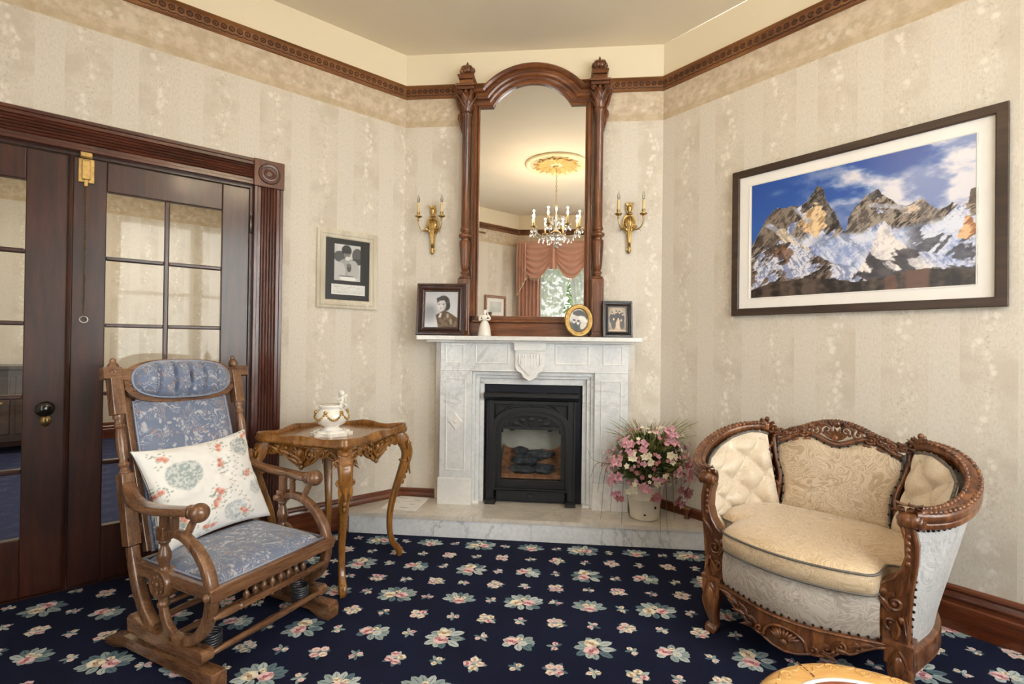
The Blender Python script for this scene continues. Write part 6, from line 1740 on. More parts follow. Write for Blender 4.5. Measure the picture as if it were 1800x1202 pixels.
def leaf_cluster(name, mat, n, L, W, r0, r1, up):
    mb = MB()
    for k in range(n):
        s_ = shell_pt(r0, r1); p = C0 + s_ * .8; d_ = s_.normalized() + Vector((rp.uniform(-.4, .4), rp.uniform(-.4, .4), up + rp.uniform(-.3, .5)))
        leaf3(mb, p, d_, (rp.uniform(-1, 1), -1, rp.uniform(-.3, 1)), L * rp.uniform(.6, 1.3), W * rp.uniform(.7, 1.2), .001, curl=rp.uniform(-.3, .5))
    o = mb.build(name, mat, pf_); o['kind'] = 'stuff'; return o
leaf_cluster('dark_leaves', M['leafg'], 520, .048, .022, .2, .95, .1)
leaf_cluster('light_leaves', M['leafl'], 220, .060, .012, .5, 1.0, .3)
# grass blades: upright ones above, long drooping ones at the side
mb = MB()
for k in range(110):
    a = rp.random() * 2 * PI; r_ = rp.uniform(.4, 1); b0 = Vector((.02 + .08 * math.cos(a) * r_, -.03 + .06 * math.sin(a) * r_, .36)); t_ = b0 + Vector((math.cos(a) * rp.uniform(.05, .26), math.sin(a) * rp.uniform(.02, .18), rp.uniform(.12, .27)))
    md_ = (b0 + t_) / 2 + Vector((0, 0, .05)); mb.tube(cr([tuple(b0), tuple(md_), tuple(t_)], 5), [.0022] * 6 + [.0018] * 4 + [.0005], 4)
mb.build('grass_blades', M['leafl'], pf_)['kind'] = 'stuff'
mb = MB()
for (x1, y1, z1) in ((-.30, -.12, .17), (-.28, -.14, .02), (-.34, -.08, .25), (-.16, -.16, .0), (.06, -.20, -.08), (.10, -.19, -.05), (-.36, -.02, .42), (.16, -.10, .02), (-.22, -.1, .05), (.22, -.06, .10)):
    b0 = Vector((x1 * .3, y1 * .3, .30)); md_ = Vector((x1 * .85, y1 * .85, .34)); mb.tube(cr([tuple(b0), tuple(md_), (x1, y1, max(z1, -.11))], 7), [.0014] * 14 + [.0005], 4)
mb.build('trailing_grass', M['stem'], pf_)
def blossom_mesh(name, mat, r, pet=5, cup=.5):
    mb = MB()
    for k in range(pet):
        a = 2 * PI * k / pet; d_ = Vector((math.cos(a), math.sin(a), cup)); leaf3(mb, (0, 0, 0), d_, (-math.cos(a) * cup, -math.sin(a) * cup, 1), r, r * .85, r * .10, curl=-.25)
    mb.ball((0, 0, r * .15), r * .2, 6, 5)
    o = mb.build(name, mat); me = o.data; bpy.data.objects.remove(o); return me
bl = [blossom_mesh('blossom_pink', M['pink'], .030), blossom_mesh('blossom_rose', M['rose'], .028), blossom_mesh('blossom_cream', M['cream'], .022), blossom_mesh('blossom_pale', M['pink'], .024, 4, .9)]
clusters = []
for k in range(17):
    clusters.append((shell_pt(.92, 1.06), rp.random()))
cnt = 0
fixed = [((-.21, -.10, .04), 0), ((-.22, -.08, -.07), 0), ((-.20, -.11, -.16), 1), ((-.13, -.16, .09), 2), ((-.04, -.18, .06), 2), ((-.06, -.19, -.08), 0), ((.0, -.2, -.13), 1), ((.08, -.18, .08), 2), ((.19, -.10, -.02), 1), ((.18, -.12, -.13), 1), ((.15, -.12, -.18), 1), ((.10, -.10, .17), 0), ((-.12, -.14, -.12), 2), ((.22, -.06, .02), 1), ((-.15, -.13, .13), 0), ((.03, -.2, -.04), 2), ((-.08, -.17, .14), 3), ((.13, -.15, .0), 3), ((.10, -.12, .22), 0)]
for (c_, kind) in fixed:
    for j in range(5):
        if cnt >= 98: break
        p = C0 + Vector(c_) + Vector((rp.uniform(-.028, .028), rp.uniform(-.015, .015), rp.uniform(-.026, .026)))
        o = bpy.data.objects.new('blossom', bl[kind if rp.random() < .75 else rp.choice((0, 2, 3))]); C.objects.link(o); o.parent = pf_
        n_ = (Vector(c_).normalized() + Vector((rp.uniform(-.4, .4), -.5, rp.uniform(-.2, .5)))).normalized()
        o.matrix_local = Matrix.Translation(p) @ Vector((0, 0, 1)).rotation_difference(n_).to_matrix().to_4x4() @ Matrix.Scale(rp.uniform(.75, 1.2), 4)
        cnt += 1

# the many smaller blossoms further round and behind
for (nm, mt, n_) in (('small_pink_blossoms', M['pink'], 110), ('small_rose_blossoms', M['rose'], 90), ('small_cream_blossoms', M['cream'], 60)):
    mb = MB()
    for k in range(n_):
        s_ = shell_pt(.85, 1.12)
        if nm.startswith('small_rose') and s_.x < -.02 and rp.random() < .5: s_.x = -s_.x
        p = C0 + s_; n0 = s_.normalized() + Vector((rp.uniform(-.4, .4), rp.uniform(-.6, .1), rp.uniform(-.2, .5))); n0.normalize()
        q = Vector((0, 0, 1)).rotation_difference(n0).to_matrix(); r_ = rp.uniform(.013, .021)
        for j in range(5):
            a = 2 * PI * j / 5; leaf3(mb, p, q @ Vector((math.cos(a), math.sin(a), .5)), q @ Vector((-.5 * math.cos(a), -.5 * math.sin(a), 1)), r_, r_ * .85, r_ * .1, curl=-.2)
    mb.build(nm, mt, pf_)['kind'] = 'stuff'

# ================================================================== CARVED BARREL ARMCHAIR (x across, y towards its back)
_xa = Vector((math.cos(math.radians(-46.5)), math.sin(math.radians(-46.5)), 0))
AM = TR(.866 + .31 * _xa.x, 2.089 + .31 * _xa.y, 0, math.radians(-46.5))
ac = empty('carved_armchair', AM, 'carved walnut barrel armchair upholstered in gold and silver brocade with tufted arms', 'armchair')
# plan curves for one half (x > 0); t = 0 at the front, 1 at the middle of the back
TOPH = [(.340, -.005, .655), (.385, .035, .655), (.430, .100, .665), (.462, .190, .690), (.470, .290, .725), (.445, .390, .765), (.395, .465, .792), (.330, .515, .803), (.285, .535, .800)]
BOTH = [(.325, .000), (.345, .10), (.362, .20), (.362, .32), (.335, .43), (.270, .515), (.160, .565), (.0, .585)]
tc_ = cr(TOPH, 6); bc_ = cr(BOTH, 6)
def samp(c, t):
    f = t * (len(c) - 1); i = min(int(f), len(c) - 2); f -= i
    return tuple(lerp(a, b, f) for a, b in zip(c[i], c[i + 1]))
for e in (-1, 1):
    # arm rail with beaded edges
    mb = MB(); p = [(e * a, b, c) for a, b, c in tc_]
    mb.sweep(p, rrect(.050, .036, .014), [(lerp(1.15, .85, i / len(p)), 1) for i in range(len(p))])
    mb.sweep([(e * (a + .008), b - .002, c - .028) for a, b, c in tc_], rrect(.030, .022, .006))
    n_ = 34
    for k in range(n_):
        t_ = .06 + .92 * k / n_; a = samp(tc_, t_); b = samp(tc_, min(1, t_ + .01)); d_ = Vector((b[0] - a[0], b[1] - a[1], b[2] - a[2])).normalized(); nn = Vector((-d_.y, d_.x, 0)).normalized()
        for off, hz in ((-.016, .018), (.018, .016)):
            c_ = Vector((e * (a[0] - nn.x * off * 1.0), a[1] - nn.y * off, a[2] + hz))
            q = Vector((1, 0, 0)).rotation_difference(Vector((e * d_.x, d_.y, d_.z + .25)).normalized()).to_matrix()
            mb.ball(tuple(c_), (.0105, .0085, .0080), 8, 5, M=q)
    # front scroll of the arm
    for o in (-.026, 0, .026):
        carve_scroll(mb, (e * (.338 + o), -.012, .640), .030, 1.3, PI / 2, (0, -1, 0), (0, 0, 1), .011)
    mb.ball((e * .338, -.014, .640), (.036, .026, .028), 14, 9)
    for a in (-30, 0, 30): leaf3(mb, (e * .338, .02, .676), (e * math.sin(math.radians(a)), -1, .05), (0, .3, 1), .075, .030, .010)
    mb.build('arm_rail', M['armwood'], ac)
    # front post: shaped board with carved relief
    mb = MB()
    outp = [(.350, .625), (.362, .56), (.360, .50), (.350, .42), (.343, .33), (.340, .235)]
    inp = [(.250, .235), (.250, .400), (.262, .418), (.290, .440), (.312, .475), (.324, .520), (.322, .570), (.310, .615)]
    poly = [(e * a, b) for a, b in outp + inp]
    mb.prism(poly if e > 0 else poly[::-1], 'y', -.020, .030)
    mb.tube([(e * (a - .006), -.022, b) for a, b in outp], .006, 6); mb.tube([(e * (a + .006), -.022, b) for a, b in inp], .006, 6)
    carve_scroll(mb, (e * .300, -.024, .360), .030, 1.4, PI / 2, (e, 0, 0), (0, 0, 1), .007)
    carve_scroll(mb, (e * .292, -.024, .290), .022, 1.4, -PI / 2, (-e, 0, 0), (0, 0, 1), .006)
    leaf3(mb, (e * .300, -.024, .245), (e * .1, 0, 1), (0, -1, 0), .07, .036, .010); leaf3(mb, (e * .315, -.022, .39), (e * .3, 0, 1), (0, -1, 0), .09, .034, .010)
    leaf3(mb, (e * .285, -.024, .33), (-e * .5, 0, .9), (0, -1, 0), .06, .024, .008); leaf3(mb, (e * .325, -.022, .33), (e * .15, 0, -1), (0, -1, 0), .07, .022, .008)
    mb.ball((e * .318, -.026, .310), (.010, .008, .012), 8, 6); mb.ball((e * .270, -.026, .390), (.012, .008, .012), 8, 6)
    for k in range(5): mb.ball((e * .334, -.026, .50 + k * .022), (.008, .006, .009), 8, 5)
    mb.build('arm_front_post', M['armwood'], ac, bevel=.003)
    # front leg
    mb = MB()
    mb.box(e * .31 - .036, e * .31 + .036, -.036, .036, .165, .238); mb.box(e * .31 - .041, e * .31 + .041, -.041, .038, .226, .240)
    c_ = cr([(.0, .165, .034), (-.008, .135, .035), (-.006, .09, .026), (.0, .05, .019), (.002, .03, .020), (-.008, .018, .024), (-.012, .0, .020)], 5)
    mb.sweep([(e * (.31 - d_ * .7), -0 + d_, z_) for d_, z_, w_ in c_], rrect(2, 2, .5, 3), [(w_, w_) for d_, z_, w_ in c_], up=(0, -1, 0))
    mb.ball((e * .312, -.040, .165), (.018, .012, .034), 10, 8); 
    for a in (-25, 0, 25): leaf3(mb, (e * .312, -.038, .215), (math.sin(math.radians(a)), .05, -1), (0, -1, 0), .070, .022, .008, curl=.02)
    carve_scroll(mb, (e * .318, -.020, .024), .020, 1.1, PI / 2, (e * .6, -.8, 0), (0, 0, 1), .008)
    mb.build('leg', M['armwood'], ac, bevel=.003)
    mb = MB(); c_ = cr([(.0, .20, .028), (.006, .14, .026), (.02, .07, .020), (.034, .0, .018)], 5)
    mb.sweep([(e * (.262 + d_ * .3), .475 + d_, z_) for d_, z_, w_ in c_], rrect(2, 2, .5, 3), [(w_, w_) for d_, z_, w_ in c_], up=(0, 1, 0)); mb.build('leg', M['armwood'], ac)
    # side apron rail
    mb = MB(); q = [(e * (a + .006), b, .172) for a, b in bc_]
    mb.sweep(q, rrect(.032, .070, .010)); mb.sweep([(e * (a + .014), b, .140) for a, b in bc_], rrect(.016, .012, .004)); mb.build('side_rail', M['armwood'], ac)
    # outside upholstery
    mb = MB()
    def outer(u, v):
        t0 = samp(tc_, min(1, u * 1.0)); b0 = samp(bc_, min(1, u * .80))
        zt = t0[2] - .032; z = lerp(.206, zt, v); k = v ** 1.5
        bul = .014 * math.sin(PI * v)
        x = lerp(b0[0] + .004, t0[0] + .004, k) ; y = lerp(b0[1], t0[1], k)
        dd = Vector((x, y - .25, 0)).normalized() * bul
        return (e * (x + dd.x), y + dd.y + .012 * u, z)
    mb.surf(outer, 40, 16, flip=(e > 0))
    of = mb.build('outside_upholstery', M['silver_fab'], ac)
    # nails along the outer edges
    mb = MB()
    for k in range(30):
        p = outer(.02 + .95 * k / 29, .965); mb.ball(Vector(p) + Vector((e * .004, 0, 0)), .0052, 6, 4)
    for k in range(16):
        p = outer(.012, .03 + .90 * k / 15); mb.ball(Vector(p) + Vector((e * .003, -.004, 0)), .0052, 6, 4)
    mb.build('nail_heads', M['stud'], of)
    # inside arm: deep buttoned pad
    mb = MB()
    def pad_pt(u, v):
        # u front -> back, v bottom -> top
        t0 = samp(tc_, lerp(.13, .90, u)); top = t0[2] - .012 - .035 * max(0, (.25 - u) / .25) ** 2 - .02 * max(0, (u - .8) / .2) ** 2
        x0 = t0[0] - .034; y0 = t0[1] - .006
        # front edge slopes back towards the seat
        z = lerp(.405, top, v)
        lean = (1 - v) ** 1.2
        x = x0 - .085 * lean * (.35 + .65 * u); y = y0 + .02 * lean * (1 - u) - .05 * lean * u
        return Vector((x, y, z))
    def tuft(u, v):
        p = pad_pt(u, v); c = Vector((0, .20, p.z)); nrm_ = (c - p); nrm_.z = 0; nrm_.normalize()
        a, b = u * 6.2, v * 4.6
        g = abs(math.sin(PI * (a + b) * .5 + .3)) * abs(math.sin(PI * (a - b) * .5 + .9))
        edge = min(1, min(u, 1 - u) * 7, min(v + .1, 1 - v) * 6) ** .5
        p = p + nrm_ * (.006 + edge * (.012 + .044 * g ** .55))
        return (e * p.x, p.y, p.z)
    mb.surf(tuft, 64, 44, flip=(e < 0))
    pd = mb.build('tufted_arm_pad', M['tuft_fab'], ac)
    mb = MB()
    for i in range(-6, 12):
        for j in range(-6, 12):
            # both sines vanish: (a+b)/2 + .3/pi = i, (a-b)/2 + .9/pi = j
            s_ = i - .3 / PI; d_ = j - .9 / PI; a = s_ + d_; b = s_ - d_; u, v = a / 6.2, b / 4.6
            if .06 < u < .94 and .08 < v < .92: mb.ball(tuft(u, v), .0075, 8, 6)
    mb.build('button', M['tuft_fab'], pd)
    mb = MB(); pts_ = [tuft(u / 40, .995) for u in range(41)]; mb.tube(pts_, .006, 6)
    for k in range(0, 41, 2): mb.ball(Vector(pts_[k]) + Vector((0, 0, .005)), .0045, 6, 4)
    mb.build('pad_edge', M['piping'], pd)
    # back stile: pierced carved panel between the arm pad and the centre panel
    mb = MB()
    def S(s_, z, o=0):      # s_ 0 inner .. 1 outer ; leaning plane
        y = lerp(.475, .555, (z - .40) / .42) - .05 * s_ ** 2 - o
        return (e * (lerp(.232, .320, s_) + .018 * (z - .4) / .4), y, z)
    mb.tube(cr([S(.0, .41), S(-.12, .50), S(-.22, .58), S(.05, .68), S(.15, .75), S(-.1, .80)], 6), .012, 8)
    mb.tube(cr([S(.5, .41), S(.35, .50), S(.62, .60), S(1.0, .68), S(.95, .75), S(.75, .80)], 6), .010, 8)
    mb.prism([(S(-.05, .41)[0], .41), (S(.45, .41)[0], .41), (S(.30, .52)[0], .52), (S(.55, .62)[0], .62), (S(.95, .70)[0], .70), (S(.85, .80)[0], .80), (S(.0, .80)[0], .80), (S(.10, .70)[0], .70), (S(-.18, .58)[0], .58), (S(-.10, .50)[0], .50)][::(1 if e < 0 else -1)], 'y', .545, .556)
    for (s_, z, r_, a0) in ((.2, .46, .026, 0), (.15, .53, .030, 2), (.25, .60, .032, 4), (.5, .66, .034, 1), (.55, .73, .032, 3)):
        carve_scroll(mb, S(s_, z, .004), r_, 1.2, a0, (e, 0, 0), (0, 0, 1), .0075)
        leaf3(mb, S(s_, z, .006), (e * math.cos(a0 + 1), 0, math.sin(a0 + 1)), (0, -1, 0), .05, .022, .007)
        mb.ball(S(s_ + .1, z + .03, .004), .009, 8, 6)
    # rosette finial of the stile
    carve_scroll(mb, S(.75, .808, .010), .030, 1.3, PI / 2, (e, 0, 0), (0, 0, 1), .009)
    carve_scroll(mb, S(.15, .800, .010), .026, 1.3, PI / 2, (-e, 0, 0), (0, 0, 1), .008)
    for a in (-50, -20, 10, 40): leaf3(mb, S(.5, .79, .004), (math.sin(math.radians(a)), 0, math.cos(math.radians(a))), (0, -1, 0), .055, .022, .007)
    mb.ball(S(.5, .812, .014), (.018, .014, .018), 10, 7); mb.ball(S(.5, .838, .004), (.012, .012, .014), 8, 6)
    mb.build('carved_back_stile', M['armwood'], ac)
# serpentine front apron with carved shell
mb = MB()
def ap_y(x): return -.018 - .105 * (math.cos(x / .31 * PI / 2)) ** 1.2
N_ = 48
lowz = [(-.28, .205), (-.25, .196), (-.22, .180), (-.19, .158), (-.165, .160), (-.14, .138), (-.11, .130), (-.08, .128), (-.04, .112), (0, .106), (.04, .112), (.08, .128), (.11, .130), (.14, .138), (.165, .160), (.19, .158), (.22, .180), (.25, .196), (.28, .205)]
xs = [-.278 + .556 * i / N_ for i in range(N_ + 1)]
lz = [float(np.interp(x, [a for a, b in lowz], [b for a, b in lowz])) for x in xs]
vs = []
for x, z0 in zip(xs, lz):
    y = ap_y(x); vs += [(x, y, z0), (x, y - .004, (z0 + .222) / 2), (x, y, .222), (x, y + .028, .222), (x, y + .028, z0)]
fs = []
for i in range(N_):
    for j in range(5): a = i * 5 + j; b = i * 5 + (j + 1) % 5; fs.append((a, a + 5, b + 5, b))
mb.add(vs, fs, 0, False)
mb.tube([(x, ap_y(x) - .004, .219) for x in xs], .005, 6); mb.tube([(x, ap_y(x) - .003, z0 + .004) for x, z0 in zip(xs, lz)], .005, 6)
for a in range(-60, 61, 15): 
    r_ = math.radians(a); mb.tube([(0 + .012 * math.sin(r_), -.132, .150), (.030 * math.sin(r_), -.138, .150 + .024 * math.cos(r_) * .9), (.058 * math.sin(r_), -.130 + .004, .148 + .042 * math.cos(r_))], [.003, .006, .005], 6)
mb.tube([(.070 * math.sin(math.radians(a)), ap_y(.070 * math.sin(math.radians(a))) - .008, .144 + .052 * math.cos(math.radians(a))) for a in range(-100, 101, 10)], .0055, 6)
mb.ball((0, -.134, .145), (.014, .010, .012), 10, 7)
for e in (-1, 1):
    for (x, z, r_, a0, s_) in ((.088, .150, .020, PI, 1), (.125, .168, .022, 0, -1), (.165, .186, .020, PI, 1), (.205, .196, .016, 0, -1)):
        carve_scroll(mb, (e * x, ap_y(x) - .006, z), r_, 1.2, a0, (e, 0, 0), (0, 0, 1), .0055, sgn=s_)
    for (x, z, ang) in ((.100, .160, 30), (.115, .145, -10), (.14, .175, 50), (.15, .165, 10), (.185, .185, 30), (.215, .200, 20)):
        leaf3(mb, (e * x, ap_y(x) - .004, z), (e * math.cos(math.radians(ang)), .2, math.sin(math.radians(ang))), (0, -1, 0), .045, .018, .006)
mb.build('carved_front_apron', M['armwood'], ac)
# front upholstery below the cushion
mb = MB()
def deck(u, v):
    x = lerp(-.262, .262, u); y = ap_y(x * 1.02) + .012 - .016 * math.sin(PI * v); return (x, y, lerp(.222, .372, v))
mb.surf(deck, 40, 12)
mb.surf(lambda u, v: (lerp(-.262, .262, u), lerp(ap_y(lerp(-.262, .262, u) * 1.02) + .012, .45, v), .372), 20, 8)
mb.box(-.335, .335, .04, .45, .366, .3725)
dk = mb.build('front_upholstery', M['deck_fab'], ac)
mb = MB()
for k in range(22): x = -.258 + .516 * k / 21; mb.ball((x, ap_y(x) + .004, .230), .0052, 6, 4)
mb.build('nail_heads', M['stud'], dk)
# loose seat cushion
mb = MB()
outl = [(-.262, .03), (-.252, -.055), (-.20, -.092), (-.10, -.122), (0, -.132), (.10, -.122), (.20, -.092), (.252, -.055), (.262, .03), (.268, .07), (.325, .10), (.352, .18), (.350, .28), (.315, .38), (.24, .455), (.10, .475), (0, .478), (-.10, .475), (-.24, .455), (-.315, .38), (-.350, .28), (-.352, .18), (-.325, .10), (-.268, .07)]
ol = cr(outl, 4, closed=True); n_ = len(ol); cc = (0, .17)
def ring(s_, z, dz=0): return [(cc[0] + (x - cc[0]) * s_, cc[1] + (y - cc[1]) * s_, z) for x, y in ol]
rings = [ring(.97, .374), ring(1.0, .382), ring(1.012, .412), ring(1.0, .442), ring(.985, .450), ring(.95, .460), ring(.88, .470), ring(.75, .480), ring(.55, .487), ring(.3, .490), ring(.01, .491)]
vs = [p for r_ in rings for p in r_]; fs = []
for j in range(len(rings) - 1):
    for i in range(n_): fs.append((j * n_ + i, j * n_ + (i + 1) % n_, (j + 1) * n_ + (i + 1) % n_, (j + 1) * n_ + i))
mb.add(vs, fs, 0, True)
cu = mb.build('seat_cushion', M['cushion_fab'], ac)
mb = MB(); mb.tube(ring(1.004, .446), .0045, 6, closed=True, cap=False); mb.tube(ring(1.0, .378), .0045, 6, closed=True, cap=False); mb.build('piping', M['piping'], cu)
# centre back panel
mb = MB()
def bp_w(z): return float(np.interp(z, [.42, .50, .58, .66, .73, .78], [.215, .200, .205, .232, .240, .205]))
def bp_top(x): return .765 - .018 * math.cos(x / .24 * PI * 2.0) * (abs(x) < .24) - .02 * (abs(x) / .24) ** 4
def bpan(u, v):
    s_ = 2 * u - 1; z0 = lerp(.43, .74, v); x = s_ * bp_w(z0); z = lerp(.43, bp_top(x) , v)
    puff = ((1 - abs(s_) ** 5) * (1 - abs(2 * v - 1) ** 5)); puff = max(0, puff) ** .6
    y = .470 + (z - .42) * .20 - .030 * puff + .0 * s_ * s_
    return (x, y, z)
mb.surf(bpan, 30, 26)
bpn = mb.build('back_panel', M['gold_fab'], ac)
mb = MB(); edge = [bpan(0, k / 16) for k in range(17)] + [bpan(k / 30, 1) for k in range(1, 30)] + [bpan(1, 1 - k / 16) for k in range(17)]
mb.tube(edge, .005, 6); mb.build('piping', M['piping'], bpn)
mb = MB()
for k in range(0, len(edge), 2): mb.ball(Vector(edge[k]) + Vector((0, -.006, 0)), .005, 6, 4)
mb.build('nail_heads', M['stud'], bpn)
# carved crest rail
mb = MB()
def crest_z(x): return float(np.interp(abs(x), [0, .05, .10, .14, .18, .24, .30], [.868, .862, .846, .826, .812, .800, .790]))
def crest_low(x): return bp_top(x) + .004
def cy_(z): return .470 + (z - .42) * .20 - .004
XS = [-.295 + .59 * i / 40 for i in range(41)]
mb.tube([(x, cy_(crest_low(x) + .012), crest_low(x) + .012) for x in XS if abs(x) < .25], .012, 8)
mb.tube([(x, cy_(crest_z(x) - .012), crest_z(x) - .012 + .004 * math.sin(abs(x) * 110)) for x in XS], .010, 8)
for e in (-1, 1):
    for (x, z, r_, a0) in ((.038, .822, .026, 0), (.085, .815, .026, 2), (.130, .800, .020, 3.5), (.165, .795, .018, 1), (.205, .785, .018, 3), (.245, .782, .018, 1)):
        carve_scroll(mb, (e * x, cy_(z) - .010, z), r_, 1.25, a0, (e, 0, 0), (0, 0, 1), .0065)
        mb.ball((e * (x + .02), cy_(z) - .008, z + .014), .008, 8, 6); mb.ball((e * (x + .012), cy_(z) - .010, z - .016), .007, 8, 6)
    for (x, z, ang) in ((.02, .85, 70), (.05, .85, 40), (.08, .838, 30), (.11, .828, 20), (.14, .815, 10), (.18, .800, 0), (.22, .792, -10), (.06, .80, 10), (.10, .79, -10), (.15, .782, -20), (.20, .776, -25)):
        leaf3(mb, (e * x, cy_(z) - .008, z - .016), (e * math.cos(math.radians(ang)), 0, math.sin(math.radians(ang))), (0, -1, 0), .034, .022, .009, curl=.1)
for k in range(30):
    x = -.185 + .37 * k / 29; z = crest_z(x) - .006; mb.ball((x, cy_(z), z), (.0095, .010, .011), 8, 6)
for a in range(-60, 61, 20): leaf3(mb, (0, cy_(.80) - .014, .782), (math.sin(math.radians(a)), -.05, math.cos(math.radians(a))), (0, -1, 0), .060, .020, .009)
mb.ball((0, cy_(.85) - .01, .852), (.016, .012, .018), 10, 7); mb.ball((0, cy_(.79) - .02, .790), (.014, .012, .016), 10, 7)
mb.build('carved_crest', M['armwood'], ac)
# outside of the back
mb = MB()
def oback(u, v):
    x = lerp(-.30, .30, u); b = .56 + .02 * (1 - (x / .3) ** 2); zt = crest_low(x) + .01; z = lerp(.206, zt, v)
    y = lerp(.515 + .07 * (1 - (abs(x) / .3) ** 2), cy_(zt) + .020, v) ; return (x, y, z)
mb.surf(oback, 24, 12, flip=True); mb.build('outside_back', M['silver_fab'], ac)

# ================================================================== OVAL COFFEE TABLE (only its far rim reaches into the photograph)
ct = empty('coffee_table', TR(.748, .787, 0, math.radians(4)), 'oval coffee table with carved honey coloured rim and veneered centre, front right', 'table')
A_, B_ = .300, .400
def ell(a, b, z, n=96): return [(a * math.cos(2 * PI * k / n), b * math.sin(2 * PI * k / n), z) for k in range(n)]
def ell_rings(mb, rr, cap=False, n=96):
    vs = [p for (o, z) in rr for p in ell(A_ - o, B_ - o, z, n)]; fs = []
    for j in range(len(rr) - 1):
        for i in range(n): fs.append((j * n + i, j * n + (i + 1) % n, (j + 1) * n + (i + 1) % n, (j + 1) * n + i))
    mb.add(vs, fs, 0, True)
    if cap: mb.add(ell(A_ - rr[-1][0], B_ - rr[-1][0], rr[-1][1], n), [tuple(range(n))])
mb = MB(); ell_rings(mb, [(.060, .395), (.015, .400), (.0, .412), (-.004, .428), (.0, .442), (.010, .450), (.022, .453), (.050, .452), (.058, .448)])
for k in range(4):
    a = PI / 2 + k * PI / 2
    mb.box(-.001, .001, -.001, .001, .40, .401)
for k in range(28):
    a = 2 * PI * (k + .5) / 28; o = .030; c_ = Vector(((A_ - o) * math.cos(a), (B_ - o) * math.sin(a), .4525)); tx = Vector((-A_ * math.sin(a), B_ * math.cos(a), 0)).normalized(); nx = Vector((tx.y, -tx.x, 0))
    carve_scroll(mb, c_, .016, 1.3, k % 2 * PI, tx * (1 if k % 2 else -1), nx, .0022)
    mb.tube([tuple(c_ + tx * .012 + nx * .010), tuple(c_ + tx * .030 - nx * .002), tuple(c_ + tx * .044 + nx * .008)], [.002, .003, .001], 5)
rm = mb.build('carved_rim', M['coffee'], ct)
mb = MB()
for k in range(8):
    a = PI / 2 + .12 + k * PI / 4; mb.tube([((A_ - o) * math.cos(a), (B_ - o) * math.sin(a), .452) for o in (.004, .03, .056)], .002, 5)
mb.build('rim_groove', M['armwood'], rm)
mb = MB(); ell_rings(mb, [(.058, .444), (.060, .450), (.066, .4515), (.070, .448)]); mb.build('inlay_line', M['mat_white'], ct)
mb = MB(); mb.add(ell(A_ - .069, B_ - .069, .4475), [tuple(range(96))]); mb.build('table_top', M['coffee_in'], ct)
for (sx, sy) in ((-1, -1), (1, -1), (-1, 1), (1, 1)):
    mb = MB(); c_ = cr([(0, .40, .030), (.02, .34, .030), (.018, .24, .021), (.0, .12, .016), (.012, .03, .018), (.022, 0, .016)], 5)
    mb.sweep([(sx * (.15 + d_ * .7), sy * (.21 + d_ * .7), z_) for d_, z_, w_ in c_], rrect(2, 2, .5, 3), [(w_, w_) for d_, z_, w_ in c_], up=(sx, sy, 0)); mb.build('leg', M['coffee'], ct)

# ================================================================== SEEN IN THE LOOKING GLASS
CX, CY = .05, 1.13
# ---- ceiling rose
ro = empty('ceiling_medallion', TR(CX, CY, CH), 'round cream plaster ceiling rose with gilded leaves above the chandelier', 'ceiling medallion')
mb = MB(); mb.lathe([(.350, 0), (.352, -.010), (.340, -.022), (.325, -.026), (.312, -.020), (.300, -.012), (.10, -.012), (.06, -.020), (.05, -.032), (.001, -.034)], 64); mb.build('plaster_disc', M['plaster'], ro)
mb = MB()
for k in range(10):
    a = k * 2 * PI / 10; d_ = (math.cos(a), math.sin(a), -.05)
    leaf3(mb, (.07 * d_[0], .07 * d_[1], -.014), d_, (0, 0, -1), .20, .085, .014, curl=.05)
    a += PI / 10; carve_scroll(mb, (.21 * math.cos(a), .21 * math.sin(a), -.016), .040, 1.3, a, (1, 0, 0), (0, 1, 0), .010)
    leaf3(mb, (.15 * math.cos(a), .15 * math.sin(a), -.014), (math.cos(a), math.sin(a), -.05), (0, 0, -1), .09, .04, .010)
mb.build('gilded_leaves', M['plaster_gold'], ro)
# ---- chandelier
ch = empty('crystal_chandelier', TR(CX, CY, 2.44), 'crystal and brass chandelier with lit candle bulbs hanging from the ceiling rose', 'chandelier')
mb = MB()
z = .72; k = 0
while z > .30:
    ux = Vector((1, 0, 0)) if k % 2 == 0 else Vector((0, 1, 0))
    mb.tube([tuple(Vector((0, 0, z)) + ux * .008 * math.cos(t_) + Vector((0, 0, .016 * math.sin(t_)))) for t_ in [j * PI / 5 for j in range(10)]], .0024, 5, closed=True, cap=False)
    z -= .026; k += 1
mb.build('chain', M['brass'], ch)
mb = MB(); mb.lathe([(.045, .735), (.045, .728), (.020, .710), (.006, .705)], 24); mb.build('canopy', M['brass'], ch)
mb = MB(); mb.lathe([(.004, .30), (.020, .29), (.026, .26), (.012, .24), (.010, .20), (.026, .17), (.034, .12), (.020, .08), (.012, .05), (.030, .02), (.046, -.01), (.040, -.04), (.020, -.07), (.010, -.09), (.018, -.11), (.012, -.13), (.001, -.14)], 20, flute=.15, fn=10); mb.build('stem', M['crystal'], ch)
mb = MB(); mb.lathe([(.05, .0), (.055, -.008), (.048, -.016), (.02, -.02)], 24); mb.build('hub', M['brass'], ch)
def prism_drop(mb, p, s_=1.0):
    p = Vector(p); mb.ball(p + Vector((0, 0, -.008 * s_)), .006 * s_, 6, 4)
    mb.lathe([(.001, -.014 * s_), (.009 * s_, -.030 * s_), (.010 * s_, -.044 * s_), (.001, -.064 * s_)], 6, Matrix.Translation(p), smooth=False)
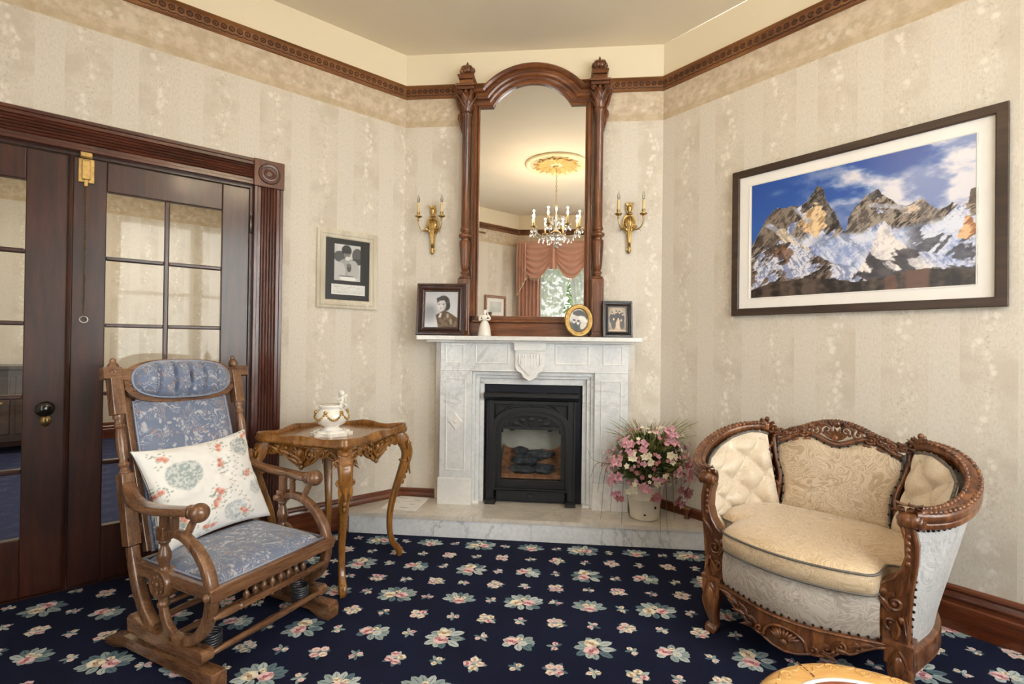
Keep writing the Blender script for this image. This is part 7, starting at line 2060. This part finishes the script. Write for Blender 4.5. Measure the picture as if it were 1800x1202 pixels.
for k in range(8):
    a = 2 * PI * k / 8 + .2; d_ = Vector((math.cos(a), math.sin(a), 0)); lo = k % 2 == 0
    R_ = .27
    def P(r_, z_): return tuple(d_ * r_ + Vector((0, 0, z_)))
    mb = MB(); mb.tube(cr([P(.03, -.01), P(.10, -.055), P(.18, -.060), P(.245, -.025), P(R_, .02)], 6), .006, 8)
    mb.tube(cr([P(.02, .10), P(.06, .16), P(.11, .15), P(.12, .10), P(.09, .085)], 5), .005, 6)
    am_ = mb.build('arm', M['crystal'], ch)
    mb = MB(); T_ = Matrix.Translation(P(R_, 0)); mb.lathe([(.004, .015), (.016, .022), (.034, .028), (.036, .034), (.012, .032), (.009, .050)], 18, T_); mb.build('drip_pan', M['brass'], am_)
    mb = MB(); mb.lathe([(.0105, .040), (.0100, .125), (.004, .130)], 12, T_); mb.build('candle', M['candle'], am_)
    mb = MB(); mb.lathe([(.005, .130), (.010, .142), (.011, .155), (.006, .175), (.001, .192)], 12, T_); mb.build('bulb', M['bulb_lit'], am_)
    mb = MB()
    for j in range(4): b_ = 2 * PI * j / 4 + a; prism_drop(mb, Vector(P(R_, .026)) + Vector((.033 * math.cos(b_), .033 * math.sin(b_), 0)))
    for r_, z_ in ((.10, -.06), (.15, -.068), (.20, -.060)): prism_drop(mb, P(r_, z_), .85)
    prism_drop(mb, P(.115, .10), .7)
    mb.build('prisms', M['crystal'], am_)
    d = bpy.data.lights.new('candle_light', 'POINT'); d.energy = CANDLE; d.color = (1, .78, .52); d.shadow_soft_size = .009
    lo_ = bpy.data.objects.new('candle_light', d); C.objects.link(lo_); lo_.parent = ch; lo_.location = P(R_, .206)
mb = MB()
for k in range(16): a = 2 * PI * k / 16; prism_drop(mb, (.045 * math.cos(a), .045 * math.sin(a), -.02), 1.1)
mb.ball((0, 0, -.165), .024, 10, 8); mb.build('prisms', M['crystal'], ch)
# ---- curtained window in the rear chamfer
WC = LEN_W / 2
def drape(name, x0, x1, zt, zb, folds, depth, mat, gather=0, y=-.10, parent=None):
    mb = MB()
    def fn(u, v):
        z = lerp(zt, zb, v); g = gather * math.sin(PI * min(1, v * 1.0)) if gather else 0
        x = lerp(x0, x1, u) * (1) ; x = x + (g * (u if gather > 0 else (1 - u)) * -1 if gather > 0 else g * -(1 - u) * -1)
        return (x, y + depth * math.sin(u * folds * 2 * PI + .4 * math.sin(3 * v)) - .01, z)
    mb.surf(fn, folds * 10, 14); return mb.build(name, mat, parent)
# frame FW runs from the right-hand corner (seen from inside) to the left
pn = [('curtain_panel', WC - .80, WC - .46), ('curtain_panel', WC + .46, WC + .80)]
labs = ['dusty pink long curtain hidden behind the right of the mirror frame', 'dusty pink long curtain left of the garden window, seen in the mirror']
for (nm, a, b), lab in zip(pn, labs):
    o = drape(nm, a, b, 2.60, .03, 6, .022, M['curtain'], y=-.085); tag(o, lab, 'curtain'); o.matrix_world = FW
for i, (a, b, g) in enumerate(((WC - .50, WC + .02, 0), (WC + .02, WC + .50, 0))):
    mb = MB()
    def fn(u, v, a=a, b=b, i=i):
        z = lerp(2.50, .45, v); pull = .30 * math.sin(PI / 2 * min(1, v * 1.15)) ** 2
        x = lerp(a, b, u); side = a if i == 0 else b
        x = lerp(x, side + (.10 if i == 0 else -.10) * (u if i == 0 else 1 - u), pull * 1.6 if pull * 1.6 < .85 else .85)
        return (x, -.030 + .010 * math.sin(u * 9 * 2 * PI), z)
    mb.surf(fn, 72, 20); o = mb.build('sheer_curtain', M['sheer']); o.matrix_world = FW
    tag(o, ('white sheer curtain drawn to the right at the garden window, seen in the mirror', 'white sheer curtain drawn to the left at the garden window, seen in the mirror')[i], 'curtain', 'sheer curtains at the garden window')
va = empty('swag_valance', FW @ TR(WC, -.12, 2.74), 'dusty pink swagged valance with fringe over the garden window, seen in the mirror', 'valance')
mb = MB(); mb.box(-.80, .80, -.06, .10, -.02, .02); mb.build('pelmet_board', M['curtain'], va)
for k in range(3):
    x0 = -.80 + k * .533; w_ = .533
    mb = MB()
    def fn(u, v, x0=x0, w_=w_):
        s_ = 2 * u - 1; sag = (1 - s_ * s_)
        z = -.02 - v * (.20 + .34 * sag); y = -.075 - .035 * sag * abs(math.sin(v * 5.5 * PI)) - .01
        return (x0 + w_ * u, y, z)
    mb.surf(fn, 24, 60); sw_ = mb.build('swag', M['curtain'], va)
    mb = MB()
    for j in range(25):
        p = fn(j / 24, 1); mb.tube([p, (p[0], p[1], p[2] - .045)], .004, 4)
    mb.build('fringe', M['plaster'], sw_)
for e in (-1, 1):
    for k in range(1):
        mb = MB()
        def fn(u, v, e=e):
            x = e * (.66 + .16 * u); z = -.02 - v * (.52 + .30 * u); return (x, -.115 + .022 * math.sin(u * 4 * 2 * PI), z)
        mb.surf(fn, 40, 20); jb = mb.build('jabot', M['curtain'], va)
        mb = MB(); mb.tube([fn(j / 40, 1) for j in range(41)], .006, 5); mb.build('braid', M['plaster'], jb)
for i, x in enumerate((-.267, .267)):
    mb = MB()
    def fn(u, v, x=x): return (x + .09 * (u - .5) * (1 + .3 * v), -.125 - .02 * math.cos((u - .5) * PI * 3), -.02 - v * .40)
    mb.surf(fn, 12, 10); mb.build('centre_tail', M['curtain'], va)
# ---- light framed print on the rear left wall
def pale_print(U, V):
    n = vnoise(U, V, 5, 4, 77); g = 206 + 30 * (n - .5); img = np.stack([g, g - 2, g - 8], -1)
    m = (sst(.5 - V, 0, .1) * .5)[..., None]; return img * (1 - m) + np.array([170, 176, 164.]) * m
qx = FBL.inverted() @ (AB(3.00, B_FAR) + Vector((0, 0, 0)))
qp = empty('framed_print', FBL @ TR(qx.x, -.004, 1.74), 'small light oak framed print on the rear wall, seen in the mirror behind the figurine', 'picture')
mb = MB(); frame_moulding(mb, .40, .34, [(0, 0), (0, -.018), (.006, -.022), (.034, -.018), (.040, -.008)]); mb.build('frame', M['cornice'], qp)
mb = MB(); mb.box(-.162, .162, -.008, -.006, -.132, .132); mb.build('mount', M['mat_white'], qp)
paint_plane('print', .22, .16, 20, 16, pale_print, M['print_matte'], qp, -.0085)
